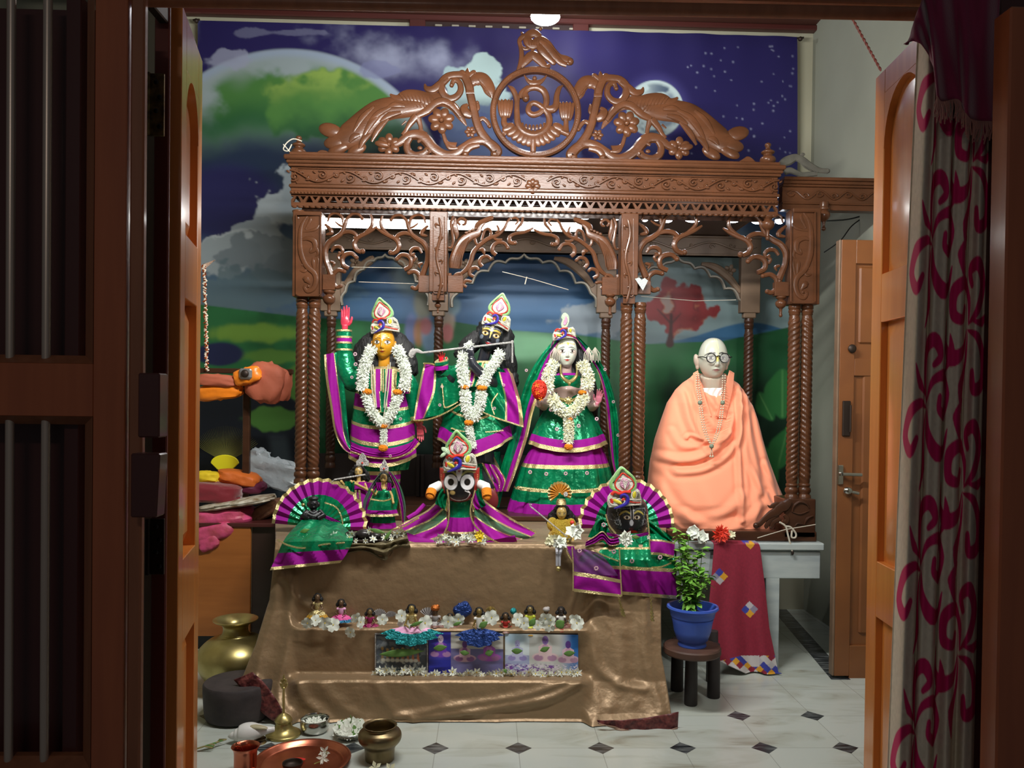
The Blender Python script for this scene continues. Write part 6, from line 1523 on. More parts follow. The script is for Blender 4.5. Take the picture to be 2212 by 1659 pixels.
 m = MB(); m.ell((T(625, 620)[0], -.016, T(625, 620)[1]), (.0085 * s, .005, .014 * s), 12, 8, rot=MRot(.15, 3, 'Y')); piece('yellow_gem', m, 'yellow_gem'); m = MB(); m.ell((T(300, 760)[0], -.015, T(300, 760)[1]), (.016 * s, .005, .007 * s), 10, 8, rot=MRot(.4, 3, 'Y')); piece('yellow_gem', m, 'yellow_gem')
 m = MB()
 for pts in (((180, 700), (155, 760), (200, 830), (300, 830)), ((250, 760), (330, 700), (430, 740), (400, 800)), ((690, 560), (760, 620), (770, 700)), ((580, 560), (560, 640), (610, 700), (670, 640), (640, 550)), ((500, 810), (640, 815), (800, 830)), ((500, 700), (640, 715), (800, 740))):
  m.tube([(T(a, b)[0], -.015, T(a, b)[1]) for a, b in pts], .0028 * s, 6, sm=4)
 piece('white_beads', m, 'crown_white')
 return base
def hairmass(mb, blobs, Y, amp=.12, seed=0):
 from mathutils import noise as mn
 for (a, b, rx, ry, d, rot) in blobs:
  k = Y / F_PX; mb.ell(P(a, b, Y), (rx * k, d, ry * k), 36, 24, 0, rot=MRot(rot, 3, 'Y'), disp=lambda q: 1 + amp * mn.noise(Vector((q.x * 3 + seed, q.y * 3, q.z * 3))) + .5 * amp * mn.noise(Vector((q.x * 12, q.y * 12, q.z * 4))))
# ================================================================ the standing statues
YG = 4.24; KG = YG / F_PX
def V3(px, py, dy=0, Y=YG): return P(px, py, Y) + Vector((0, dy, 0))
def ears(mb, c, hw, hh, tilt=0):
 for s in (-1, 1): mb.ell(Vector(c) + MRot(tilt, 3, 'Y') @ Vector((s * hw * 1.0, .12 * hw, -.12 * hh)), (hw * .13, hw * .22, hh * .26), 12, 8, rot=MRot(tilt + s * .15, 3, 'Y'))
# ---------------- golden-faced statue with the raised hand
A = thing('standing_statue', 'golden-faced statue raising its right palm, in green and magenta robes', 'statue', (V3(828, 1000).x, YG, .70))
hc = V3(829, 741, -.01); hw, hh = 24 * KG, 35 * KG
mb = MB()
mb.tube([V3(829, 800, .02), V3(829, 780, .012), V3(829, 762, .01)], [.034, .030, .032], 14)
mb.tube([V3(829, 995, .03), V3(829, 930, .03), V3(829, 860, .025), V3(829, 820, .02), V3(829, 800, .02)], [.085, .075, .085, .085, .05], 18)
mb.tube([V3(829, 818, .02), V3(795, 812, .02), V3(768, 822, .01), V3(752, 815, 0), V3(744, 780, 0), V3(745, 735, -.01), V3(746, 712, -.012)], [.05, .045, .036, .034, .030, .024, .020], 14)
mb.tube([V3(829, 818, .02), V3(866, 812, .02), V3(886, 835, .01), V3(895, 870, 0), V3(903, 905, -.01), V3(908, 918, -.012)], [.05, .045, .036, .030, .024, .020], 14)
for s in (-1, 1): mb.tube([V3(826 + s * 16, 985, .03), V3(822 + s * 15, 1050, .03), V3(822 + s * 15, 1098, .03)], [.05, .036, .028], 12); mb.ell(V3(822 + s * 16, 1104, -.02), (.03, .07, .018), 12, 8)
hb = MB(); hand(hb, V3(746, 708, -.015), (.02, 0, 1), (0, -1, 0), 49 * KG, side=1, curl=.06, spread=.05); hand(hb, V3(908, 916, -.02), (.04, 0, -1), (0, -1, 0), 40 * KG, side=-1, curl=.12, spread=.04)
em = MB(); ears(em, hc, hw, hh)
def tilakG(mix, X, z, ax, F):
 mix(F * (np.abs(ax - .055) < .022) * (z > .22) * (z < .62), (238, 226, 170)); mix(F * (ax < .09) * (z > .06) * (z < .24) * (ax < (z - .02) * .45), (238, 226, 170))
 mix(F * ((np.floor(z * 22) % 2) == 0) * (np.abs(z - .62 + ax * .6) < .05) * (ax > .15) * (ax < .6), (240, 228, 180))
 mix(F * (1 - ss(hyp(ax - .38, z - .34), .0, .3)) * .25, (250, 200, 90))
H = head(hc, hw, hh, (212, 150, 34), lip=(150, 44, 36), extra=tilakG)
r = remesh(em, .0012, 1); EV = (np.array(r.v), np.array(r.f) if len(set(map(len, r.f))) == 1 else r.f, np.zeros((len(r.v), 3)) + np.array(srgb(206, 138, 40)))
build_body('figure', A, mb, .0045, [H, EV], (216, 150, 44), palms=[(V3(746, 685, -.015), (0, -1, 0), .075, (206, 60, 84)), (V3(910, 936, -.02), (0, -1, 0), .06, (186, 74, 84))], hands=hb, vox2=.0016)
m = MB(); hairmass(m, [(829, 735, 33, 34, .065, 0), (794, 755, 26, 44, .05, .6), (866, 755, 26, 44, .05, -.6), (778, 782, 16, 30, .04, .4), (884, 782, 16, 32, .04, -.4), (790, 790, 20, 34, .05, .3), (872, 795, 20, 40, .05, -.3), (829, 800, 45, 60, .04, 0)], YG + .045, .16, 1)
obj('wig', m, M['black_hair'], A)
crown(A, 829, 714, YG - .07, .98)
m = MB()
for s in (-1, 1):
 q = V3(829 + s * 25, 758, -.02); m.ell(q, (.006, .006, .006), 8, 6); m.tube([q, q + Vector((0, 0, -.02))], .003, 6); m.ell(q + Vector((0, 0, -.026)), (.010, .006, .009), 10, 8)
obj('earring', m, M['brass'], A)
# tunic
RT = [(792, 806, 852), (800, 790, 868), (815, 775, 882), (840, 768, 890), (880, 764, 892), (930, 758, 896), (970, 756, 898), (998, 752, 900)]
m = MB(); drape(m, RT, YG, [(806, GD), (845, G_), (852, GD), (880, MG), (887, GD), (914, G_), (921, GD), (948, MG), (956, GD), (960, G_), (990, MG), (999, GD)], .015, 12, .62, hem=lambda c, s: 14 * (-(c * c)) + 8 * s)
obj('tunic', m, cmats(), A)
m = MB(); drape(m, [(985, 762, 890), (1000, 772, 884), (1014, 776, 880)], YG + .02, [(1015, G_)], .05, 16, .6); obj('underskirt', m, cmats(), A)
m = MB(); drape(m, [(1005, 780, 868), (1060, 784, 862), (1098, 788, 856)], YG + .02, [(1016, G_), (1024, GD), (1034, MG), (1040, GD), (1052, MG), (1100, G_)], .05, 12, .7); obj('trousers', m, cmats(), A)
m = MB(); cloth(m, [(806, 797), (806, 880)], [(852, 797), (850, 880)], YG - .118, [(.12, GD), (.34, MG), (.42, GD), (.58, G_), (.66, GD), (.88, MG), (1, GD)], amp=.002); cloth(m, [(819, 845), (822, 890)], [(838, 845), (836, 890)], YG - .122, [(.1, GD), (.9, G_), (1, GD)], amp=.001); wavy(m, [(828, 798), (828, 848)], YG - .124, 1.8)
cloth(m, [(768, 812), (776, 852)], [(806, 800), (806, 852)], YG - .112, [(.85, G_), (1, GD)], amp=.006); cloth(m, [(852, 800), (850, 852)], [(890, 815), (886, 850)], YG - .112, [(.15, GD), (.4, G_), (.9, MG), (1, GD)], amp=.006)
obj('chest_panel', m, cmats(), A)
# sleeves
m = MB(); m.tube([V3(795, 808, -.02), V3(775, 822, -.02), V3(757, 815, -.01), V3(748, 790, -.01), V3(745, 764, -.01)], [.05, .062, .060, .052, .042], 16, 0, sm=5)
def ringband(y0, y1, mt, x=745, r0=.037, r1=.039): m.tube([V3(x, y0, -.01), V3(x, y1, -.01)], [r0, r1], 18, mt)
for (a, b, mt, r_) in ((766, 756, G_, .041), (758, 754, GD, .044), (754, 742, G_, .039), (743, 739, GD, .042), (739, 731, MG, .040), (731, 727, GD, .042), (727, 717, G_, .038), (717, 713, GD, .041)): ringband(a, b, mt, 744, r_, r_)
obj('sleeve', m, cmats(), A)
m = MB(); m.tube([V3(866, 808, -.02), V3(884, 835, -.02), V3(893, 870, -.02), V3(900, 900, -.02)], [.045, .052, .042, .034], 16, 0, sm=5); m.tube([V3(899, 898, -.02), V3(901, 906, -.02)], .036, 16, GD)
obj('sleeve', m, cmats(), A)
M['buti'] = mat('pink_silver_motif', C(206, 170, 180), .4, metal=.4)
m = MB(); buti(m, [(767, 765), (768, 787)], YG - .072, 5); buti(m, [(760, 815), (770, 828), (800, 907), (865, 905), (843, 985)], YG - .13, 4); obj('sewn_motif', m, M['buti'], A)
m = MB(); cloth(m, [(700, 766), (704, 820), (714, 880), (722, 930), (738, 966), (756, 980)], [(733, 760), (742, 820), (748, 880), (752, 930), (758, 962), (768, 976)], YG - .045, [(.14, GD), (.62, MG), (.68, GD), (1, G_)], amp=.008, fr=1.5)
cloth(m, [(756, 978), (800, 990), (850, 992), (885, 980), (908, 958)], [(758, 962), (800, 976), (850, 978), (880, 966), (896, 945)], YG - .125, [(.3, GD), (1, MG)], amp=.004)
obj('shawl', m, cmats(), A)
garland('flower_garland', 'white flower garland with four marigolds round the neck of the golden-faced statue', [([(803, 752), (791, 780), (784, 812), (783, 838)], 12), ([(790, 852), (800, 882), (815, 905), (828, 917)], 11), ([(858, 752), (870, 780), (877, 812), (872, 838)], 12), ([(862, 852), (852, 880), (840, 902), (829, 917)], 11), ([(829, 925), (829, 945), (829, 962)], 8)], YG - .135, [(793, 846, 10, 6), (859, 847, 10, 6), (829, 920, 8, 5), (827, 968, 10, 7)], seed=3)
m = MB()
for s in (-1, 1): m.tube([V3(829 + s * 16, 790, -.128), V3(829 + s * 12, 830, -.14), V3(829 + s * 8, 880, -.14)], .003, 6, sm=4); m.tube([V3(829 + s * 20, 785, -.12), V3(829 + s * 16, 850, -.145), V3(829 + s * 6, 905, -.145)], .003, 6, sm=4)
obj('pearl_string', m, mat('pearls', C(236, 230, 210), .3, bump=1, bscale=400), A)
# ---------------- dark flute player
B = thing('standing_statue', 'dark-faced statue with tilted crown playing a silver flute, between its two neighbours', 'statue', (V3(1030, 1000).x, YG, .70))
tl = .26
hc = V3(1060, 725, -.02); mb = MB()
mb.tube([V3(1038, 798, .02), V3(1043, 780, .01), V3(1052, 748, 0)], [.034, .030, .032], 14)
mb.tube([V3(1040, 1000, .03), V3(1035, 930, .03), V3(1025, 860, .025), V3(1030, 820, .02), V3(1036, 800, .02)], [.085, .075, .082, .085, .05], 18)
mb.tube([V3(1030, 818, .02), V3(998, 818, .01), V3(985, 835, -.03), V3(972, 815, -.09), V3(962, 795, -.12)], [.05, .042, .036, .028, .022], 14)
mb.tube([V3(1035, 818, .02), V3(1072, 815, .01), V3(1080, 835, -.03), V3(1050, 820, -.13), V3(1022, 790, -.16), V3(1018, 776, -.16)], [.05, .042, .036, .030, .024, .020], 14)
mb.tube([V3(1022, 990, .03), V3(1020, 1050, .03), V3(1022, 1098, .03)], [.06, .045, .03], 12); mb.tube([V3(1050, 990, .03), V3(1060, 1040, -.02), V3(1040, 1095, -.05)], [.06, .045, .03], 12)
hb = MB(); hand(hb, V3(958, 790, -.12), (-.1, -.2, 1), (.1, -1, 0), 34 * KG, side=1, curl=.42, spread=.3); hand(hb, V3(1019, 778, -.16), (-.12, -.1, 1), (.1, 1, .1), 40 * KG, side=1, curl=.30, spread=.1)
def faceK(mix, X, z, ax, F):
 mix(F * (np.abs(ax - .05) < .02) * (z > .2) * (z < .75), (206, 190, 110)); mix(F * (ax < .10) * (z > -.22) * (z < .2) * (ax < .02 + (z + .22) * .2), (206, 184, 96))
 bz = .30 - .5 * (ax - .38) ** 2; mix(F * (np.abs(z - bz) < .028) * (ax > .12) * (ax < .78), (206, 180, 84)); mix(F * (np.abs(z - bz - .10) < .018) * (ax > .12) * (ax < .85) * (np.floor(ax * 26) % 2 == 0), (190, 190, 190))
 mix(F * (hyp((ax - .68) / .14, (z + .25) / .14) < 1) * .8, (130, 140, 156))
H = head(hc, 26 * KG, 36 * KG, (34, 36, 44), tilt=tl, lip=(200, 40, 44), brow=(190, 160, 70), white=(220, 200, 170), extra=faceK)
build_body('figure', B, mb, .0045, [H], (36, 38, 46), palms=[(V3(956, 775, -.13), (0, -1, 0), .06, (196, 20, 40))], hands=hb, vox2=.0016)
m = MB(); hairmass(m, [(1064, 722, 36, 38, .065, tl), (1022, 740, 20, 38, .05, .9), (1095, 775, 20, 55, .05, -.15), (1105, 820, 16, 22, .04, 0), (1085, 740, 26, 38, .05, .1), (1000, 757, 22, 12, .04, -.6)], YG + .045, .16, 5)
obj('wig', m, M['black_hair'], B)
crown(B, 1070, 703, YG - .078, .98, tilt=.36)
m = MB(); drape(m, [(780, 1012, 1070), (800, 1000, 1082), (830, 985, 1085), (870, 975, 1085), (910, 962, 1092), (945, 950, 1102), (968, 946, 1106)], YG, [(786, GD), (893, G_), (898, GD), (936, G_), (962, MG), (970, GD)], .03, 9, .66, hem=lambda c, s: 16 * (1 - c * c) - 22 * max(0, c) - 20 * max(0, -c) * 1)
obj('tunic', m, cmats(), B)
m = MB(); wavy(m, [(975, 925), (1000, 932), (1040, 934), (1088, 930)], YG - .10, 1.6); cloth(m, [(1015, 785), (1012, 815), (1008, 835)], [(1048, 782), (1040, 812), (1030, 835)], YG - .118, [(.15, GD), (.4, MG), (.55, GD), (.8, G_), (1, GD)], amp=.002); obj('chest_panel', m, cmats(), B)
m = MB(); cloth(m, [(985, 790), (970, 830), (940, 860), (918, 905)], [(1030, 800), (1025, 840), (990, 880), (920, 905)], YG - .06, [(1, G_)], amp=.02, fr=2)
cloth(m, [(916, 786), (903, 845), (893, 908)], [(985, 795), (1000, 850), (955, 895)], YG - .105, [(.05, GD), (.32, MG), (.37, GD), (1, G_)], amp=.014, fr=2.2)
m.tube([V3(1000, 800, -.04), V3(978, 808, -.07), V3(958, 800, -.11)], [.045, .042, .034], 14, G_, sm=5)
for (a, b, mt) in ((800, 792, MG), (792, 789, GD), (789, 783, G_), (783, 780, GD)): m.tube([V3(957, a, -.115), V3(956, b, -.118)], .036, 16, mt)
wavy(m, [(894, 908), (925, 906), (960, 893), (1000, 868), (1010, 850)], YG - .118, 1.6); wavy(m, [(915, 785), (932, 786), (942, 790)], YG - .118, 1.6); wavy(m, [(955, 830), (958, 860), (962, 880), (990, 868)], YG - .13, 1.3)
obj('sleeve', m, cmats(), B)
m = MB(); cloth(m, [(1040, 800), (1048, 850), (1042, 890)], [(1107, 806), (1125, 870), (1131, 922)], YG - .105, [(.55, G_), (.60, GD), (.90, MG), (1, GD)], amp=.014, fr=2, ph=1); wavy(m, [(1042, 890), (1070, 902), (1100, 912), (1131, 922)], YG - .118, 1.6); wavy(m, [(1075, 850), (1062, 872), (1068, 895)], YG - .125, 1.3)
cloth(m, [(1060, 800), (1075, 830)], [(1098, 795), (1107, 810)], YG - .07, [(.7, G_), (.9, MG), (1, GD)], amp=.01)
obj('sleeve', m, cmats(), B)
m = MB(); buti(m, [(955, 835), (950, 875), (1068, 882), (1088, 832)], YG - .128, 4); obj('sewn_motif', m, M['buti'], B)
m = MB(); cloth(m, [(1000, 975), (1010, 1020), (1030, 1060)], [(1060, 975), (1082, 1020), (1075, 1070)], YG - .03, [(.8, G_), (1, GD)], amp=.012, fr=2); cloth(m, [(1040, 1000), (1060, 1040), (1068, 1062)], [(1072, 1005), (1092, 1035), (1085, 1062)], YG - .06, [(.15, GD), (.5, MG), (.6, GD), (.9, MG), (1, GD)], amp=.008)
drape(m, [(975, 970, 1080), (1040, 990, 1090), (1095, 1000, 1076)], YG + .03, [(1100, G_)], .05, 14, .5); obj('skirt', m, cmats(), B)
g2 = garland('flower_garland', 'white flower garland with three marigolds round the neck of the flute-playing statue', [([(1001, 765), (999, 800), (1004, 832)], 12), ([(1004, 846), (1008, 880), (1020, 904)], 12), ([(1082, 762), (1068, 785), (1052, 808), (1044, 830)], 12), ([(1040, 846), (1036, 875), (1022, 904)], 12), ([(1012, 920), (1016, 940), (1020, 965)], 9), ([(1018, 742), (1008, 750)], 8)], YG - .155, [(1004, 836, 9, 5), (1041, 838, 11, 6), (1013, 913, 10, 6)], seed=7)
fl_ = thing('flute', 'silver flute with a paisley end held to the lips of the dark statue', 'flute', V3(1000, 757, -.15))
m = MB(); m.tube([V3(918, 766, -.17), V3(1105, 743, -.13)], .0052, 12); m.ell(V3(1105, 742, -.13), .008, 10, 8); m.tube([V3(1105, 742, -.132), V3(1105, 786, -.132)], .0048, 8)
m.tube([V3(918, 766, -.17), V3(905, 762, -.17), V3(895, 770, -.17), V3(898, 776, -.17)], [.006, .012, .016, .006], 10, sm=5); m.tube([V3(900, 757, -.17), V3(893, 762, -.17), V3(893, 768, -.17)], .0035, 6, sm=3)
obj('pipe', m, M['silver'], fl_)
# ---------------- pale consort in green skirt and veil
D = thing('standing_statue', 'white-faced statue in a wide green and magenta skirt and veil, holding a red flower ball', 'statue', (V3(1225, 1000).x, YG, .70))
YD_ = YG; hc = V3(1223, 760, -.01); mb = MB()
mb.tube([V3(1224, 812, .02), V3(1224, 798, .012), V3(1224, 782, .01)], [.032, .028, .030], 14)
mb.tube([V3(1224, 1000, .03), V3(1224, 930, .03), V3(1224, 868, .025), V3(1224, 840, .02), V3(1224, 812, .02)], [.085, .075, .055, .078, .045], 18)
mb.tube([V3(1224, 826, .02), V3(1193, 828, .02), V3(1180, 850, -.01), V3(1172, 878, -.05), V3(1160, 872, -.11)], [.045, .038, .032, .026, .018], 14)
mb.tube([V3(1224, 826, .02), V3(1256, 828, .02), V3(1270, 852, -.01), V3(1278, 880, -.05), V3(1284, 872, -.10)], [.045, .038, .032, .026, .018], 14)
hb = MB(); hand(hb, V3(1162, 872, -.11), (-.35, -.5, .85), (.35, -.4, .5), 36 * KG, side=-1, curl=.35, spread=.15); hand(hb, V3(1284, 872, -.10), (.25, -.35, 1), (-.3, -1, 0), 38 * KG, side=-1, curl=.22, spread=.15)
def faceR(mix, X, z, ax, F):
 mix(F * (np.abs(z - .52 + ax * .12) < .05) * (ax < .7) * (np.floor(X * 16) % 2 == 0), (214, 170, 60)); mix(F * (hyp(X / .12, (z - .44) / .12) < 1), (220, 180, 70)); mix(F * (hyp(ax - .72, z + .1) < .2) * .3, (220, 150, 130))
H = head(hc, 23 * KG, 34 * KG, (214, 222, 206), lip=(200, 40, 44), brow=(30, 24, 22), extra=faceR, jaw=.24)
build_body('figure', D, mb, .0045, [H], (196, 168, 160), hands=hb, vox2=.0016, palms=[(V3(1285, 856, -.11), (-.2, -1, 0), .06, (220, 130, 150))])
m = MB(); hairmass(m, [(1223, 752, 32, 34, .06, 0), (1192, 800, 20, 60, .05, .15), (1258, 800, 20, 60, .05, -.15), (1272, 860, 20, 60, .05, -.1), (1224, 850, 50, 70, .03, 0), (1180, 870, 14, 50, .04, .1)], YG + .04, .12, 9)
obj('wig', m, M['black_hair'], D)
crown(D, 1221, 730, YG - .075, .80, small=True)
m = MB(); drape(m, [(806, 1206, 1243), (814, 1196, 1254), (830, 1192, 1256), (850, 1198, 1250), (868, 1204, 1246)], YG, [(811, MG), (866, G_), (870, GD)], .02, 8, .66); obj('blouse', m, cmats(), D)
m = MB(); drape(m, [(960, 1152, 1298), (985, 1138, 1308), (1010, 1126, 1316), (1050, 1114, 1324), (1085, 1104, 1328), (1108, 1098, 1330)], YG + .02, [(968, MG), (999, MG), (1007, GD), (1050, G_), (1054, GD), (1077, G_), (1102, MG), (1109, GD)], .035, 22, .62, nu=220, hem=lambda c, s: 6 * s); obj('skirt', m, cmats(), D)
m = MB(); drape(m, [(862, 1202, 1248), (872, 1188, 1262), (890, 1172, 1278), (915, 1158, 1292), (940, 1147, 1304), (958, 1141, 1311)], YG, [(936, G_), (950, MG), (959, GD)], .02, 11, .62, nu=160, hem=lambda c, s: 16 * (1 - c * c) * (1 if s > 0 else .3)); obj('overskirt', m, cmats(), D)
m = MB(); wavy(m, [(1118, 1052), (1170, 1058), (1230, 1060), (1290, 1056), (1322, 1048)], YG - .17, 2.0); obj('lace_line', m, cmats(), D)
m = MB(); buti(m, [(1190, 885), (1203, 927), (1289, 905), (1250, 920)], YG - .15, 5); buti(m, [(1145, 1020), (1180, 1024), (1222, 1023), (1268, 1022)], YG - .19, 5); buti(m, [(1307, 798), (1325, 868), (1335, 940), (1137, 800)], YG - .05, 4); obj('sewn_motif', m, M['buti'], D)
m = MB(); cloth(m, [(1205, 726), (1170, 765), (1140, 815), (1122, 870), (1105, 940), (1085, 1000), (1072, 1060)], [(1208, 740), (1190, 778), (1172, 835), (1152, 890), (1138, 950), (1118, 1010), (1098, 1062)], YG - .03, [(.55, G_), (.8, MG), (1, GD)], amp=.01, fr=2)
cloth(m, [(1240, 726), (1262, 760), (1290, 800), (1306, 860), (1314, 930), (1322, 1000), (1334, 1035)], [(1250, 728), (1285, 765), (1313, 812), (1332, 880), (1338, 950), (1340, 1000), (1342, 1035)], YG - .02, [(.1, GD), (.3, MG), (1, G_)], amp=.01, fr=2, ph=2)
cloth(m, [(1196, 742), (1202, 728), (1222, 720), (1244, 728), (1256, 750)], [(1188, 752), (1196, 736), (1222, 726), (1250, 738), (1264, 762)], YG - .066, [(.2, GD), (.8, MG), (1, GD)], amp=.003)
obj('veil', m, cmats(), D)
for (cx, s) in ((1196, -1), (1268, 1), (1282, 1)):
 m = MB()
 for i in range(7): m.tube([V3(cx, 752, -.065), V3(cx + s * (i - 3) * 3, 765 + (i % 3) * 3, -.07), V3(cx + s * (i - 3) * 3.4, 780 + (i % 2) * 4, -.065)], .0022, 5)
 obj('tassel', m, M['cord'], D)
m = MB(); m.tube([V3(1208, 790, -.09), V3(1208, 812, -.125), V3(1224, 826, -.13), V3(1240, 812, -.125), V3(1241, 790, -.09)], [.004, .008, .010, .008, .004], 10, sm=6); m.ell(V3(1224, 829, -.135), (.008, .005, .012), 8, 6)
m.tube([V3(1196, 860, -.085), V3(1224, 866, -.13), V3(1250, 860, -.085)], .011, 8, sm=5); m.ell(V3(1222, 866, -.14), (.018, .008, .018), 12, 8)
for i in range(8): a = i * PI / 4; m.ell(V3(1222, 866, -.145) + Vector((cos(a) * .018, 0, sin(a) * .018)), .004, 6, 4)
obj('gold_jewellery', m, M['brass'], D)
garland('flower_garland', 'ivory flower garland with small marigolds round the neck of the veiled statue', [([(1196, 785), (1184, 812), (1184, 842)], 13), ([(1192, 858), (1205, 880), (1226, 896)], 13), ([(1258, 785), (1270, 812), (1268, 838)], 13), ([(1262, 856), (1250, 878), (1228, 896)], 13), ([(1229, 908), (1228, 955)], 11)], YG - .155, [(1258, 848, 9, 5), (1231, 905, 6, 4), (1228, 965, 9, 7)], warm=.55, seed=11)
bq = V3(1160, 843, -.185); fb = thing('flower_ball', 'red ball of flowers held in the right hand of the veiled statue', 'flower', bq)
m = MB(); rr = Rnd(4)
for i in range(260):
 z = rr.uniform(-1, 1); a = rr.uniform(0, 2 * PI); rx = sqrt(1 - z * z); d = Vector((rx * cos(a), rx * sin(a), z)); star(m, bq + Vector((d.x * .034, d.y * .03, d.z * .047)), d, .014, rr, 0, 4)
m.ell(bq, (.032, .03, .045), 14, 10)
obj('petals', m, mat('red_petals', C(228, 62, 40), .6), fb, smooth=False)
m = MB()
for (a, b) in ((1163, 832), (1164, 848), (1171, 862)): star(m, P(a - 3, b, YG - .235), Vector((0, -1, 0)), .014, rr, 0, 4, .2)
obj('gold_star', m, M['orange'], fb, smooth=False)
# ================================================================ seated robed statue
YE = 4.16; KE = YE / F_PX
E_ = thing('seated_statue', 'pale bald statue in round glasses, sitting wrapped in a peach robe', 'statue', (P(1545, 1140, YE).x, YE, .66))
hc = P(1540, 775, YE - .03); hw, hh = 31 * KE, 45 * KE
def faceP(mix, X, z, ax, F):
 mix(F * (np.abs(ax - .06) < .035) * (z > .12) * (z < .92) * .75, (232, 230, 170)); mix(F * (ax < .07) * (z > -.16) * (z < .12) * .8, (236, 206, 60))
 mix((np.abs(z + .30) < .06) * F * .25 * (ax < .5) * (ax > .2), (150, 120, 110)); mix(F * (hyp((ax - .62) / .3, (z + .32) / .3) < 1) * .12, (200, 150, 130)); mix((z < -.62) * .25 * (y_ := 1), (176, 164, 150))
H = head(hc, hw, hh, (190, 192, 176), lip=(168, 112, 112), brow=(50, 46, 46), extra=faceP, jaw=.16, ex=.42, ew=.2, eh=.06, brz=.20, browt=.035, smile=-.02, nose=1.1)
mb = MB(); mb.tube([P(1540, 870, YE + .02), P(1540, 840, YE + .02), P(1540, 810, YE)], [.075, .062, .066], 18)
mb.tube([P(1540, 1120, YE + .05), P(1540, 1000, YE + .05), P(1540, 900, YE + .04), P(1540, 855, YE + .03)], [.17, .12, .13, .075], 20)
for s in (-1, 1):
 mb.tube([P(1540, 872, YE + .03), P(1540 + s * 50, 880, YE + .04), P(1540 + s * 70, 960, YE + .03), P(1540 + s * 45, 1050, YE - .06), P(1540 + s * 8, 1080, YE - .10)], [.06, .05, .042, .036, .03], 14)
 mb.tube([P(1540 + s * 30, 1120, YE + .05), P(1540 + s * 90, 1105, YE - .0), P(1540 + s * 10, 1120, YE - .10)], [.06, .05, .04], 14)
em = MB()
for s in (-1, 1):
 c_ = hc + Vector((s * hw * 1.06, .02, -.10 * hh)); em.ell(c_, (.016, .02, .036), 14, 10, rot=MRot(s * .2, 3, 'Y')); em.ell(c_ + Vector((-s * .004, 0, -.028)), (.011, .014, .018), 10, 8)
r = remesh(em, .0014, 1); EV = (np.array(r.v), r.f, np.zeros((len(r.v), 3)) + np.array(srgb(186, 168, 152)))
build_body('figure', E_, mb, .006, [H, EV], (186, 178, 160))
